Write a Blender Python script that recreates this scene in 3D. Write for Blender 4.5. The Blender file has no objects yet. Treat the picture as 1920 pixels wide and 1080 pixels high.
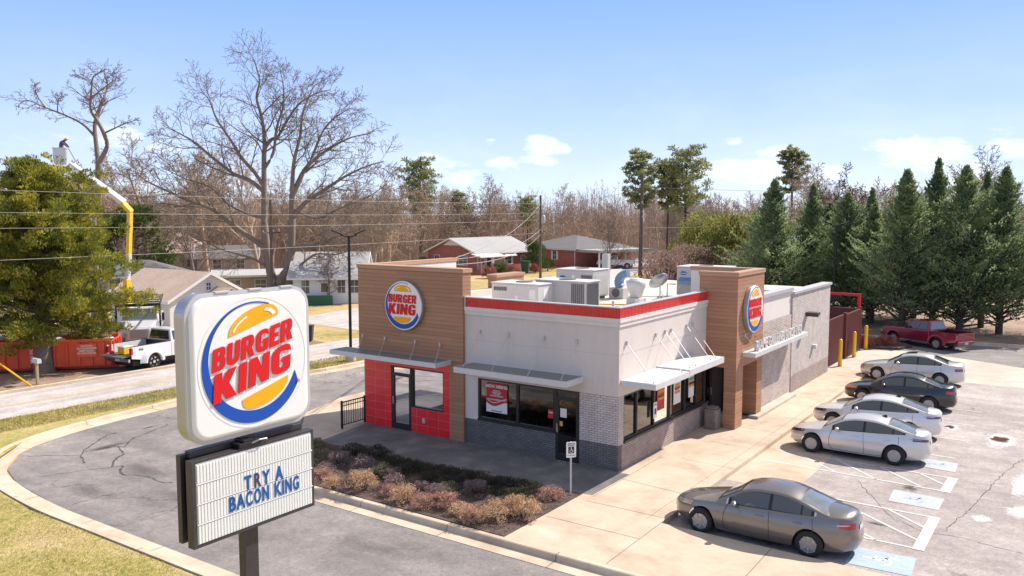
import bpy, bmesh, math, random
import numpy as np
from mathutils import Vector, Matrix, Euler
PI = math.pi
R = math.radians
SC = bpy.context.scene
COL = SC.collection
rng = np.random.default_rng(7)
random.seed(7)

# ------------------------------------------------------------------ materials
MATS = {}
class NT:
    def __init__(s, m):
        m.use_nodes = True
        s.t = m.node_tree; s.t.nodes.clear(); s.n = s.t.nodes; s.l = s.t.links
    def add(s, typ, **kw):
        nd = s.n.new(typ)
        for k, v in kw.items():
            if k == 'inp':
                for a, b in v.items():
                    if isinstance(b, bpy.types.NodeSocket): s.l.new(b, nd.inputs[a])
                    else: nd.inputs[a].default_value = b
            else: setattr(nd, k, v)
        return nd
def c4(c): return (c[0], c[1], c[2], 1.0)
def scaled(c, k): return tuple(min(1, max(0, x * k)) for x in c)
def ramp(t, fac, stops):
    r = t.add('ShaderNodeValToRGB'); e = r.color_ramp.elements
    while len(e) < len(stops): e.new(0.5)
    for i, (p, c) in enumerate(stops):
        e[i].position = p; e[i].color = c4(c) if hasattr(c, '__len__') else (c, c, c, 1)
    t.l.new(fac, r.inputs[0]); return r.outputs[0]
def noise(t, vec, scale, detail=4, rough=.6, dist=0.0):
    return t.add('ShaderNodeTexNoise', inp={'Vector': vec, 'Scale': scale, 'Detail': detail, 'Roughness': rough, 'Distortion': dist}).outputs['Fac']
def mix(t, fac, a, b, mode='MIX'):
    m = t.add('ShaderNodeMix', data_type='RGBA', blend_type=mode)
    for k, v in ((0, fac), (6, a), (7, b)):
        if isinstance(v, bpy.types.NodeSocket): t.l.new(v, m.inputs[k])
        else: m.inputs[k].default_value = c4(v) if hasattr(v, '__len__') else v
    return m.outputs[2]
def mth(t, op, a, b=0.0, c=None):
    m = t.add('ShaderNodeMath', operation=op)
    for k, v in enumerate((a, b) if c is None else (a, b, c)):
        if isinstance(v, bpy.types.NodeSocket): t.l.new(v, m.inputs[k])
        else: m.inputs[k].default_value = v
    return m.outputs[0]
def finish(t, col, rough=.7, metal=0.0, bump=None, bd=.02, spec=.5, coat=0.0, emit=None, es=0.0):
    b = t.add('ShaderNodeBsdfPrincipled')
    for k, v in (('Base Color', col), ('Roughness', rough), ('Metallic', metal), ('Specular IOR Level', spec), ('Coat Weight', coat)):
        if isinstance(v, bpy.types.NodeSocket): t.l.new(v, b.inputs[k])
        else: b.inputs[k].default_value = c4(v) if k == 'Base Color' else v
    b.inputs['Coat Roughness'].default_value = .05
    if bump is not None:
        bp = t.add('ShaderNodeBump', inp={'Strength': 1.0, 'Distance': bd, 'Height': bump}); t.l.new(bp.outputs[0], b.inputs['Normal'])
    o = t.add('ShaderNodeOutputMaterial'); t.l.new(b.outputs[0], o.inputs[0]); return b
def ocoord(t, which='Object'): return t.add('ShaderNodeTexCoord').outputs[which]
def wpos(t): return t.add('ShaderNodeNewGeometry').outputs['Position']
def M(name, col=None, rough=.6, metal=0.0, var=.12, scale=6.0, bump=0.0, bs=40.0, spec=.5, coat=0.0):
    """plain weathered surface: colour with two octaves of tone and a fine bump"""
    if name in MATS: return MATS[name]
    m = bpy.data.materials.new(name); t = NT(m); v = wpos(t)
    n = noise(t, v, scale, 5, .65)
    n2 = noise(t, v, scale * .13, 3, .5)
    cc = ramp(t, mth(t, 'ADD', mth(t, 'MULTIPLY', n, .6), mth(t, 'MULTIPLY', n2, .4)), [(.3, scaled(col, 1 - var)), (.7, scaled(col, 1 + var))])
    bp = noise(t, v, bs, 3, .6) if bump else None
    finish(t, cc, rough, metal, bp, bump, spec, coat)
    MATS[name] = m; return m
def newmat(name):
    m = bpy.data.materials.new(name); MATS[name] = m; return NT(m)

def glass_mat(name, tint=(.25, .28, .27), ior=1.7, see=.5):
    t = newmat(name)
    fr = t.add('ShaderNodeFresnel', inp={'IOR': ior}).outputs[0]
    tr = t.add('ShaderNodeBsdfTransparent', inp={'Color': c4(tint)})
    gl = t.add('ShaderNodeBsdfGlossy', inp={'Color': (1, 1, 1, 1), 'Roughness': .02})
    mx = t.add('ShaderNodeMixShader'); t.l.new(fr, mx.inputs[0]); t.l.new(tr.outputs[0], mx.inputs[1]); t.l.new(gl.outputs[0], mx.inputs[2])
    o = t.add('ShaderNodeOutputMaterial'); t.l.new(mx.outputs[0], o.inputs[0])
def leaf_mat(name, c1, c2, c3=None, scale=2.5, trans=.25):
    t = newmat(name); v = wpos(t)
    n = noise(t, v, scale, 3, .7); n2 = noise(t, v, scale * 12, 2, .5)
    f = mth(t, 'ADD', mth(t, 'MULTIPLY', n, .65), mth(t, 'MULTIPLY', n2, .35))
    st = [(.32, c1), (.5, c2)] + ([(.66, c3)] if c3 else [])
    cc = ramp(t, f, st)
    d = t.add('ShaderNodeBsdfDiffuse', inp={'Color': cc}); tr = t.add('ShaderNodeBsdfTranslucent', inp={'Color': cc})
    mx = t.add('ShaderNodeMixShader', inp={0: trans}); t.l.new(d.outputs[0], mx.inputs[1]); t.l.new(tr.outputs[0], mx.inputs[2])
    o = t.add('ShaderNodeOutputMaterial'); t.l.new(mx.outputs[0], o.inputs[0])

# ------------------------------------------------------------------ mesh tools
class MB:
    def __init__(s): s.v = []; s.f = []; s.m = []; s.mi = 0
    def vs(s, pts):
        b = len(s.v); s.v += [tuple(p) for p in pts]; return b
    def face(s, pts):
        b = s.vs(pts); s.f.append(tuple(range(b, b + len(pts)))); s.m.append(s.mi)
    def box(s, x0, y0, z0, x1, y1, z1):
        if x0 > x1: x0, x1 = x1, x0
        if y0 > y1: y0, y1 = y1, y0
        if z0 > z1: z0, z1 = z1, z0
        b = s.vs([(x0,y0,z0),(x1,y0,z0),(x1,y1,z0),(x0,y1,z0),(x0,y0,z1),(x1,y0,z1),(x1,y1,z1),(x0,y1,z1)])
        for q in ((3,2,1,0),(4,5,6,7),(0,1,5,4),(1,2,6,5),(2,3,7,6),(3,0,4,7)): s.f.append(tuple(b+i for i in q)); s.m.append(s.mi)
        return s
    def hexa(s, p8):
        b = s.vs(p8)
        for q in ((3,2,1,0),(4,5,6,7),(0,1,5,4),(1,2,6,5),(2,3,7,6),(3,0,4,7)): s.f.append(tuple(b+i for i in q)); s.m.append(s.mi)
        return s
    def loft(s, loops, caps=True, closed=True):
        n = len(loops[0]); b = s.vs([p for l in loops for p in l])
        for i in range(len(loops)-1):
            for j in range(n if closed else n-1):
                k = (j+1) % n
                s.f.append((b+i*n+j, b+i*n+k, b+(i+1)*n+k, b+(i+1)*n+j)); s.m.append(s.mi)
        if caps and closed:
            s.f.append(tuple(b+j for j in range(n))[::-1]); s.m.append(s.mi)
            s.f.append(tuple(b+(len(loops)-1)*n+j for j in range(n))); s.m.append(s.mi)
        return s
    def prism(s, poly, z0, z1):
        return s.loft([[(x,y,z0) for x,y in poly], [(x,y,z1) for x,y in poly]])
    def prism_y(s, poly, y0, y1):   # poly in (x,z)
        return s.loft([[(x,y0,z) for x,z in poly], [(x,y1,z) for x,z in poly]])
    def prism_x(s, poly, x0, x1):   # poly in (y,z)
        return s.loft([[(x0,y,z) for y,z in poly], [(x1,y,z) for y,z in poly]])
    def tube(s, pts, r, n=8, caps=True):
        P = [Vector(p) for p in pts]; rs = r if hasattr(r, '__len__') else [r]*len(P); loops = []
        for i, p in enumerate(P):
            d = (P[min(i+1,len(P)-1)] - P[max(i-1,0)]); d = d.normalized() if d.length > 1e-9 else Vector((0,0,1))
            a = Vector((0,0,1)) if abs(d.z) < .9 else Vector((1,0,0))
            u = d.cross(a).normalized(); w = d.cross(u)
            loops.append([p + (u*math.cos(2*PI*k/n) + w*math.sin(2*PI*k/n))*rs[i] for k in range(n)])
        return s.loft(loops, caps)
    def lathe(s, prof, n=24, c=(0,0,0), axis='z'):
        loops = []
        for r, z in prof:
            l = []
            for k in range(n):
                a = 2*PI*k/n; x, y = r*math.cos(a), r*math.sin(a)
                p = (x,y,z) if axis == 'z' else ((x,z,y) if axis == 'y' else (z,x,y))
                l.append((p[0]+c[0], p[1]+c[1], p[2]+c[2]))
            loops.append(l)
        return s.loft(loops)
    def ball(s, c, r, n=10, m=7):
        rr = r if hasattr(r, '__len__') else (r,r,r)
        loops = []
        for i in range(m+1):
            a = -PI/2 + PI*i/m; q = max(math.cos(a), 1e-3)
            loops.append([(c[0]+rr[0]*q*math.cos(2*PI*k/n), c[1]+rr[1]*q*math.sin(2*PI*k/n), c[2]+rr[2]*math.sin(a)) for k in range(n)])
        return s.loft(loops)
    def grid(s, P):  # P[i][j] points
        n = len(P[0]); b = s.vs([p for l in P for p in l])
        for i in range(len(P)-1):
            for j in range(n-1): s.f.append((b+i*n+j, b+i*n+j+1, b+(i+1)*n+j+1, b+(i+1)*n+j)); s.m.append(s.mi)
        return s
    def build(s, name, mats, parent=None, smooth=False, bevel=0, subd=0, loc=None, rot=None, norm=True, merge=False):
        me = bpy.data.meshes.new(name); me.from_pydata(s.v, [], s.f)
        if not isinstance(mats, (list, tuple)): mats = [mats]
        for m in mats: me.materials.append(MATS[m] if isinstance(m, str) else m)
        for p, i in zip(me.polygons, s.m): p.material_index = i
        if norm or merge:
            bm = bmesh.new(); bm.from_mesh(me)
            if merge: bmesh.ops.remove_doubles(bm, verts=bm.verts, dist=1e-5)
            if norm: bmesh.ops.recalc_face_normals(bm, faces=bm.faces)
            bm.to_mesh(me); bm.free()
        if smooth: me.shade_smooth()
        o = bpy.data.objects.new(name, me); COL.objects.link(o)
        if parent: o.parent = parent
        if loc: o.location = loc
        if rot: o.rotation_euler = rot
        if bevel:
            b = o.modifiers.new('bevel', 'BEVEL'); b.width = bevel; b.segments = 2; b.limit_method = 'ANGLE'; b.angle_limit = R(40)
        if subd:
            b = o.modifiers.new('s', 'SUBSURF'); b.levels = subd; b.render_levels = subd
        return o
def npmesh(name, V, F, mat, parent=None, loc=None, smooth=False, mesh_only=False, mi=None):
    me = bpy.data.meshes.new(name); V = np.asarray(V, np.float32); F = np.asarray(F, np.int32)
    me.vertices.add(len(V)); me.vertices.foreach_set('co', V.ravel())
    k = F.shape[1]; me.loops.add(F.size); me.loops.foreach_set('vertex_index', F.ravel())
    me.polygons.add(len(F)); me.polygons.foreach_set('loop_start', np.arange(0, F.size, k, dtype=np.int32))
    me.polygons.foreach_set('loop_total', np.full(len(F), k, np.int32))
    for m in (mat if isinstance(mat, (list, tuple)) else [mat]): me.materials.append(MATS[m])
    if mi is not None: me.polygons.foreach_set('material_index', np.asarray(mi, np.int32))
    me.update(calc_edges=True); me.validate()
    if smooth: me.shade_smooth()
    if mesh_only: return me
    o = bpy.data.objects.new(name, me); COL.objects.link(o)
    if parent: o.parent = parent
    if loc: o.location = loc
    return o
def tag(o, label=None, cat=None, group=None, kind=None):
    if label: o['label'] = label
    if cat: o['category'] = cat
    if group: o['group'] = group
    if kind: o['kind'] = kind
    return o
def thing(name, label, cat, loc=(0,0,0), rz=0.0, group=None):
    o = bpy.data.objects.new(name, None); COL.objects.link(o); o.location = loc; o.rotation_euler = (0,0,rz)
    return tag(o, label, cat, group)
def struct(name, mb, mat, **k):
    o = mb.build(name, mat, **k); o['kind'] = 'structure'; return o
def kids(o): return [c for c in bpy.data.objects if c.parent == o]
def dup(o, loc, rz=0.0, sc=1.0, label=None, group=None, parent=None, _top=True):
    c = o.copy(); COL.objects.link(c)
    if _top:
        c.location = loc; c.rotation_euler = (0,0,rz); c.scale = (sc,sc,sc) if not hasattr(sc,'__len__') else sc
        if label: c['label'] = label
        if group: c['group'] = group
    else: c.parent = parent
    for k in kids(o):
        dup(k, None, parent=c, _top=False)
    return c
# flat lettering -------------------------------------------------------------
def curve_mesh(loops, depth):
    cu = bpy.data.curves.new('tmp', 'CURVE'); cu.dimensions = '2D'; cu.fill_mode = 'BOTH'; cu.extrude = depth/2
    for L in loops:
        sp = cu.splines.new('POLY'); sp.points.add(len(L)-1); sp.use_cyclic_u = True
        for i, (x, y) in enumerate(L): sp.points[i].co = (x, y, 0, 1)
    return _conv(cu)
def _conv(cu):
    o = bpy.data.objects.new('tmp', cu); COL.objects.link(o)
    dg = bpy.context.evaluated_depsgraph_get(); me = bpy.data.meshes.new_from_object(o.evaluated_get(dg))
    bpy.data.objects.remove(o); bpy.data.curves.remove(cu); return me
def text_mesh(s, size, depth=.01, bold=0.0, squeeze=1.0, align='CENTER', spacing=1.0):
    cu = bpy.data.curves.new('tmp', 'FONT'); cu.body = s; cu.size = size; cu.extrude = depth/2; cu.offset = bold*size
    cu.align_x = align; cu.space_character = spacing; me = _conv(cu)
    for v in me.vertices: v.co.x *= squeeze
    return me
def place(me, name, mat, parent=None, loc=(0,0,0), rot=(R(90),0,0)):
    me.name = name; me.materials.clear(); me.materials.append(MATS[mat])
    o = bpy.data.objects.new(name, me); COL.objects.link(o); o.location = loc; o.rotation_euler = rot
    if parent: o.parent = parent
    return o
def rnd(pts):
    """closed outline; (x,y) or (x,y,r) rounds that corner"""
    out = []; n = len(pts)
    for i, p in enumerate(pts):
        if len(p) == 2: out.append((p[0],p[1])); continue
        P = Vector(p[:2]); A = Vector(pts[i-1][:2]) - P; B = Vector(pts[(i+1)%n][:2]) - P
        ra = min(p[2], A.length*.98); rb = min(p[2], B.length*.98)
        a = P + A.normalized()*ra; b = P + B.normalized()*rb
        for k in range(6):
            t = k/5; out.append(tuple(a*(1-t)**2 + P*(2*t*(1-t)) + b*t*t))
    return out
LET = {
 'B': (.80, [[(0,0),(.80,0,.26),(.80,.5,.2),(.70,.54),(.77,.6,.08),(.77,1,.26),(0,1)], [(.31,.19),(.5,.19,.1),(.5,.40,.1),(.31,.40)], [(.31,.62),(.47,.62,.08),(.47,.81,.08),(.31,.81)]]),
 'U': (.80, [[(0,1),(0,0,.36),(.8,0,.36),(.8,1),(.49,1),(.49,.22,.1),(.31,.22,.1),(.31,1)]]),
 'R': (.86, [[(0,0),(.31,0),(.31,.36),(.4,.36),(.52,0),(.87,0),(.68,.42),(.8,.52,.1),(.8,1,.28),(0,1)], [(.31,.57),(.49,.57,.09),(.49,.80,.09),(.31,.80)]]),
 'G': (.84, [[(0,0,.38),(.84,0,.2),(.84,.55),(.44,.55),(.44,.38),(.54,.38),(.54,.2),(.33,.2,.14),(.33,.8,.14),(.53,.8,.08),(.53,.68),(.84,.68),(.84,1,.32),(0,1,.38)]]),
 'E': (.64, [[(0,0),(.64,0),(.64,.22),(.31,.22),(.31,.4),(.58,.4),(.58,.61),(.31,.61),(.31,.78),(.64,.78),(.64,1),(0,1)]]),
 'K': (.88, [[(0,0),(.31,0),(.31,.36),(.52,0),(.92,0),(.6,.54),(.88,1),(.5,1),(.31,.66),(.31,1),(0,1)]]),
 'I': (.32, [[(0,0),(.32,0),(.32,1),(0,1)]]),
 'N': (.86, [[(0,0),(.3,0),(.3,.5),(.55,0),(.86,0),(.86,1),(.56,1),(.56,.5),(.32,1),(0,1)]]),
}
def word(s, x0, x1, y, h, tilt, shear=.09):
    """loops of a word fitted between x0 and x1"""
    gap = .10; tot = sum(LET[c][0] for c in s) + gap*(len(s)-1); k = (x1-x0)/tot; x = 0; loops = []
    for c in s:
        w, ls = LET[c]
        for L in ls:
            q = []
            for px, py in rnd(L):
                X = x0 + (x+px)*k + shear*py*h; Y = y + py*h
                q.append((X, Y + tilt*X))
            loops.append(q)
        x += w + gap
    return loops
def burger_logo(parent, Rr, tilt, y0, rim=0.0):
    """round bun emblem built in the local XZ plane facing -Y; y0 is the front plane"""
    S = lambda L: [(x*Rr, y*Rr) for x, y in L]
    def bun(top):
        pts = []; n = 26; cx, cy, w, h = (.0,.565,.46,.27) if top else ((.19,-.475,.44,-.25) if tilt > .1 else (-.04,-.455,.46,-.25))
        for i in range(n+1):
            a = PI*i/n; x = cx + w*math.cos(a); y = cy + h*(math.sin(a)**.8 if i not in (0,n) else 0)
            pts.append((x, y + tilt*x*1.25))
        return pts
    cres = []
    for i in range(61):
        a = R(72 + (333-72)*i/60); cres.append((.93*math.cos(a), .93*math.sin(a)))
    for i in range(61):
        a = R(337 - (337-70)*i/60); cres.append((.005+.825*math.cos(a), .085+.825*math.sin(a)))
    shine = []
    for i in range(15):
        a = R(110 + 62*i/14); x, y = .0+.40*math.cos(a), .575+.20*math.sin(a); shine.append((x, y+tilt*x*1.25))
    for i in range(15):
        a = R(172 - 62*i/14); x, y = .0+.365*math.cos(a), .575+.17*math.sin(a); shine.append((x, y+tilt*x*1.25))
    shine2 = []
    for i in range(15):
        a = R(8 + 50*i/14); x, y = .0+.41*math.cos(a), .575+.215*math.sin(a); shine2.append((x, y+tilt*x*1.25))
    for i in range(15):
        a = R(58 - 50*i/14); x, y = .0+.34*math.cos(a), .575+.175*math.sin(a); shine2.append((x, y+tilt*x*1.25))
    reg = [(.82+.03*math.cos(a), -.42+.03*math.sin(a)) for a in np.linspace(0, 2*PI, 12, endpoint=False)]
    reg2 = [(.82+.02*math.cos(a), -.42+.02*math.sin(a)) for a in np.linspace(0, 2*PI, 12, endpoint=False)]
    place(curve_mesh([S(cres)], .006), 'emblem_crescent', 'sign_blue', parent, (0, y0-.004, 0))
    for tp in (True, False): place(curve_mesh([S(bun(tp))], .006), 'emblem_bun', 'sign_yellow', parent, (0, y0-.004, 0))
    for sh_ in (shine, shine2): place(curve_mesh([S(sh_)], .004), 'emblem_highlight', 'sign_white', parent, (0, y0-.011, 0))
    loops = word('BURGER', -.77, .72, .115, .335, tilt) + word('KING', -.77, .66, -.355, .43, tilt)
    place(curve_mesh([S(l) for l in loops] + [S(reg), S(reg2)], .008), 'lettering', 'sign_red', parent, (0, y0-.016, 0))
def ngon(cx, cy, r, n=48): return [(cx+r*math.cos(2*PI*k/n), cy+r*math.sin(2*PI*k/n)) for k in range(n)]
# ------------------------------------------------------------------ material library
def build_mats():
    for nm, cb in (('stucco', (.64,.575,.53)), ('stucco_white', (.70,.645,.60))):
        t = newmat(nm); v = wpos(t); s = t.add('ShaderNodeSeparateXYZ', inp={0: v}); u = mth(t, 'ADD', s.outputs[0], s.outputs[1])
        st = noise(t, t.add('ShaderNodeCombineXYZ', inp={0: mth(t, 'MULTIPLY', u, 5.0), 1: mth(t, 'MULTIPLY', s.outputs[2], .55), 2: 0.0}).outputs[0], 1.0, 5, .7)
        n1 = noise(t, v, .9, 5, .65); c = ramp(t, mth(t, 'ADD', mth(t, 'MULTIPLY', n1, .5), mth(t, 'MULTIPLY', st, .5)), [(.34, scaled(cb, .91)), (.5, cb), (.66, scaled(cb, 1.04))])
        finish(t, c, .85, 0, noise(t, v, 60, 3, .6), .006)
    M('membrane', (.58,.53,.46), .8, var=.12, scale=1.2, bump=.01, bs=8)
    M('metal_grey', (.50,.49,.50), .45, .2, var=.06)
    M('canopy_top', (.235,.24,.228), .55, .3, var=.14, scale=2.0)
    M('canopy_edge', (.62,.62,.63), .5, .15, var=.08, scale=3)
    M('steel', (.55,.55,.56), .3, .9, var=.05)
    M('black_metal', (.02,.02,.025), .4, .3, var=.1)
    M('bronze', (.075,.068,.07), .45, .5, var=.2, scale=14)
    M('frame_dark', (.03,.028,.03), .4, .2, var=.1)
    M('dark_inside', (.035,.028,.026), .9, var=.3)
    M('floor_inside', (.10,.07,.05), .5, var=.2)
    M('hvac', (.47,.455,.445), .55, .1, var=.06, scale=4)
    M('hvac_light', (.62,.60,.58), .55, .1, var=.05, scale=4)
    M('hvac_dark', (.13,.13,.14), .6, .2, var=.1)
    M('blue_metal', (.16,.27,.42), .45, .4, var=.15)
    M('sign_white', (.80,.80,.80), .22, var=.02, coat=.4)
    M('sign_red', (.66,.008,.014), .5, var=.04, spec=.3)
    M('sign_blue', (.010,.075,.42), .5, var=.08, spec=.3)
    M('sign_yellow', (.92,.40,.008), .5, var=.05, spec=.3)
    M('silver_rim', (.42,.43,.46), .3, .7, var=.08, scale=2)
    M('letter_blue', (.010,.085,.34), .5, var=.35, scale=6, spec=.3)
    M('letter_purple', (.06,.035,.10), .4, var=.3, scale=9)
    M('marquee', (.78,.79,.78), .35, var=.04, scale=5, spec=.4)
    M('paper_white', (.78,.77,.75), .6, var=.03)
    M('paper_red', (.50,.02,.03), .5, var=.05)
    M('paper_orange', (.75,.25,.05), .5, var=.4, scale=12)
    M('paper_green', (.10,.35,.06), .5, var=.3, scale=12)
    M('maroon', (.13,.03,.03), .55, var=.12, scale=3)
    M('red_paint', (.62,.012,.03), .4, var=.08)
    M('yellow_paint', (.84,.50,.015), .4, var=.08, coat=.2)
    M('bark', (.22,.175,.145), .95, var=.3, scale=8, bump=.03, bs=20)
    M('bark_pale', (.40,.33,.28), .95, var=.3, scale=5, bump=.03, bs=16)
    M('bark_wood', (.36,.28,.215), .95, var=.25, scale=.35)
    M('bark_pink', (.43,.325,.25), .95, var=.25, scale=.35)
    M('bark_dark', (.085,.065,.055), .95, var=.3, scale=6)
    M('pole_wood', (.13,.10,.085), .9, var=.25, scale=4)
    M('wire', (.30,.28,.26), .5, .3, var=.1)
    M('tyre', (.018,.018,.02), .8, var=.15)
    M('rim_silver', (.40,.40,.42), .38, .7, var=.05)
    M('car_black_trim', (.012,.012,.014), .35, var=.1)
    M('chrome', (.62,.62,.64), .15, 1.0, var=.02)
    M('car_grey', (.20,.18,.168), .26, .55, var=.04, coat=1, scale=1)
    M('car_silver', (.64,.62,.61), .3, .45, var=.03, coat=1, scale=1)
    M('car_silver_warm', (.60,.575,.55), .3, .45, var=.03, coat=1, scale=1)
    M('car_white_silver', (.70,.68,.67), .3, .35, var=.03, coat=1, scale=1)
    M('car_black', (.012,.011,.012), .22, .2, var=.05, coat=1, scale=1)
    M('car_maroon', (.25,.018,.055), .25, .5, var=.05, coat=1, scale=1)
    M('car_white', (.70,.70,.72), .3, .0, var=.04, coat=.8, scale=1)
    M('car_glass', (.03,.034,.032), .04, .0, var=.05, spec=1.0, coat=1)
    M('car_glass_front', (.10,.13,.12), .05, .0, var=.3, scale=5, spec=1.0, coat=1)
    M('car_glass_rear', (.22,.24,.24), .06, .3, var=.4, scale=3, spec=1.0, coat=1)
    M('tail_red', (.42,.008,.02), .15, var=.25, scale=20, coat=1)
    M('tail_dark', (.10,.006,.02), .12, var=.25, scale=20, coat=1)
    M('lamp_clear', (.45,.43,.38), .1, .4, var=.3, scale=20, coat=1)
    M('lamp_dark', (.06,.05,.06), .1, .4, var=.4, scale=25, coat=1)
    M('lamp_amber', (.75,.22,.03), .15, var=.2, scale=20, coat=1)
    M('lamp_gold', (.50,.40,.24), .12, .3, var=.2, scale=20, coat=1)
    M('plate', (.6,.6,.58), .5, var=.05)
    M('orange_steel', (.80,.095,.03), .5, .05, var=.14, scale=2, bump=.004, bs=10)
    M('orange_bright', (.80,.13,.03), .5, var=.08)
    M('white_siding', (.72,.71,.70), .7, var=.05, scale=2)
    M('shingle_tan', (.54,.41,.32), .95, var=.22, scale=5, bump=.02, bs=10)
    M('shingle_grey', (.36,.36,.36), .95, var=.14, scale=3, bump=.02, bs=10)
    M('shingle_dark', (.15,.145,.15), .95, var=.15, scale=3, bump=.02, bs=10)
    M('shingle_white', (.42,.41,.41), .95, var=.15, scale=3, bump=.02, bs=10)
    M('shingle_pink', (.42,.28,.26), .95, var=.15, scale=3)
    M('window_dark', (.05,.06,.07), .08, var=.2, spec=.9)
    M('wood_post', (.45,.33,.2), .85, var=.2)
    M('shirt_purple', (.14,.09,.18), .9, var=.1)
    M('trousers', (.05,.06,.10), .9, var=.1)
    M('skin', (.40,.22,.15), .6, var=.05)
    M('bin_dark', (.03,.035,.04), .5, var=.1)
    M('bin_green', (.01,.07,.045), .5, var=.1)
    M('tarp_green', (.03,.12,.07), .8, var=.1)
    M('aggregate', (.24,.21,.19), .9, var=.45, scale=45, bump=.02, bs=60)
    M('line_white', (.60,.57,.55), .8, var=.14, scale=9)
    M('line_blue', (.36,.45,.58), .85, var=.16, scale=7)
    M('line_pale', (.42,.45,.48), .85, var=.14, scale=7)
    M('line_yellow', (.55,.42,.22), .9, var=.2, scale=5)
    M('joint', (.17,.13,.10), .95, var=.3)
    M('crack', (.075,.07,.07), .95, var=.3)
    for nm, cb, soft in (('stain_brown', (.10,.055,.03), 2.4), ('stain_white', (.64,.61,.60), 2.0), ('stain_dark', (.09,.08,.08), .75), ('stain_tyre', (.12,.11,.11), .35)):
        t = newmat(nm); v = wpos(t); g = ocoord(t, 'Generated'); c0 = t.add('ShaderNodeVectorMath', operation='SUBTRACT', inp={0: g, 1: (.5,.5,0)}).outputs[0]
        c0 = t.add('ShaderNodeVectorMath', operation='MULTIPLY', inp={0: c0, 1: (1,1,0)}).outputs[0]
        r_ = t.add('ShaderNodeVectorMath', operation='LENGTH', inp={0: c0}).outputs['Value']
        f = mth(t, 'SUBTRACT', 1.0, mth(t, 'MULTIPLY', r_, 2.1)); n1 = noise(t, v, 3.0, 6, .75, .6); n2 = noise(t, v, 30, 2, .7)
        al = mth(t, 'MULTIPLY', mth(t, 'ADD', f, mth(t, 'ADD', mth(t, 'MULTIPLY', mth(t, 'SUBTRACT', n1, .5), 1.8), mth(t, 'MULTIPLY', mth(t, 'SUBTRACT', n2, .5), .8))), soft)
        al = t.add('ShaderNodeClamp', inp={0: al, 2: .85}).outputs[0]
        d = t.add('ShaderNodeBsdfDiffuse', inp={'Color': ramp(t, n2, [(.3, scaled(cb, .7)), (.7, scaled(cb, 1.2))])}); tr = t.add('ShaderNodeBsdfTransparent')
        mx = t.add('ShaderNodeMixShader', inp={0: al}); t.l.new(tr.outputs[0], mx.inputs[1]); t.l.new(d.outputs[0], mx.inputs[2]); o = t.add('ShaderNodeOutputMaterial'); t.l.new(mx.outputs[0], o.inputs[0])
    M('puddle', (.20,.25,.28), .05, var=.1, spec=1)
    M('flower_gold', (.55,.40,.1), .9, var=.3)
    glass_mat('pane_glass', (.30,.32,.31), 2.5)
    glass_mat('pane_glass_dark', (.30,.30,.32), 1.55)
    leaf_mat('leaf_cypress', (.10,.16,.09), (.22,.30,.155), (.50,.52,.22), .7, .5)
    leaf_mat('leaf_cedar', (.06,.10,.03), (.23,.25,.05), (.72,.58,.08), .8, .48)
    leaf_mat('leaf_pine', (.12,.16,.08), (.28,.30,.14), (.46,.44,.22), .6, .4)
    leaf_mat('leaf_magnolia', (.10,.12,.04), (.26,.26,.08), (.50,.45,.15), .8, .35)
    leaf_mat('leaf_red', (.24,.16,.135), (.38,.26,.22), (.52,.33,.28), 1.0, .35)
    leaf_mat('leaf_azalea', (.22,.07,.07), (.38,.15,.13), (.55,.3,.22), 3)
    leaf_mat('leaf_green', (.03,.06,.02), (.09,.13,.04), (.2,.22,.08), 2)
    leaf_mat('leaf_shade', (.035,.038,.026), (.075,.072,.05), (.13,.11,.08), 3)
    leaf_mat('leaf_plum', (.16,.11,.12), (.28,.21,.20), (.42,.32,.27), 4)
    leaf_mat('leaf_sage', (.14,.14,.08), (.25,.23,.14), (.40,.34,.22), 4)
    leaf_mat('leaf_coral', (.24,.12,.10), (.50,.29,.22), (.82,.58,.48), 7)
    leaf_mat('leaf_gold', (.30,.17,.09), (.60,.40,.24), (.88,.70,.48), 7)
    leaf_mat('grass_blade', (.20,.24,.035), (.42,.36,.13), (.58,.46,.24), .9, .3)
    leaf_mat('litter', (.12,.07,.05), (.25,.16,.11), (.42,.3,.22), 6, .1)
    # wood plank cladding: boards .145 m high with tone per board and grain
    for nm, a, b in (('planks', (.33,.165,.092), (.43,.225,.130)), ('planks_plain', (.40,.23,.145), (.46,.27,.17))):
        t = newmat(nm); v = wpos(t); s = t.add('ShaderNodeSeparateXYZ', inp={0: v})
        z = mth(t, 'DIVIDE', s.outputs[2], .145); fz = mth(t, 'FRACT', z); iz = mth(t, 'FLOOR', z)
        u = mth(t, 'ADD', s.outputs[0], s.outputs[1])
        wn = t.add('ShaderNodeTexWhiteNoise', noise_dimensions='2D', inp={0: t.add('ShaderNodeCombineXYZ', inp={0: iz, 1: mth(t, 'FLOOR', mth(t, 'ADD', mth(t, 'DIVIDE', u, 2.4), mth(t, 'MULTIPLY', iz, .37)))}).outputs[0]}).outputs[0]
        g = noise(t, t.add('ShaderNodeCombineXYZ', inp={0: mth(t, 'MULTIPLY', u, 1.5), 1: mth(t, 'MULTIPLY', s.outputs[2], 38), 2: iz}).outputs[0], 1.6, 5, .7)
        f = mth(t, 'ADD', mth(t, 'MULTIPLY', wn, .45), mth(t, 'MULTIPLY', g, .65))
        c = ramp(t, f, [(.2, a), (.8, b)])
        gap = mth(t, 'LESS_THAN', fz, .07); c = mix(t, mth(t, 'MULTIPLY', gap, .42), c, (.06,.03,.02))
        finish(t, c, .6, 0, mth(t, 'SUBTRACT', mth(t, 'MULTIPLY', g, .2), gap), .006)
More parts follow.
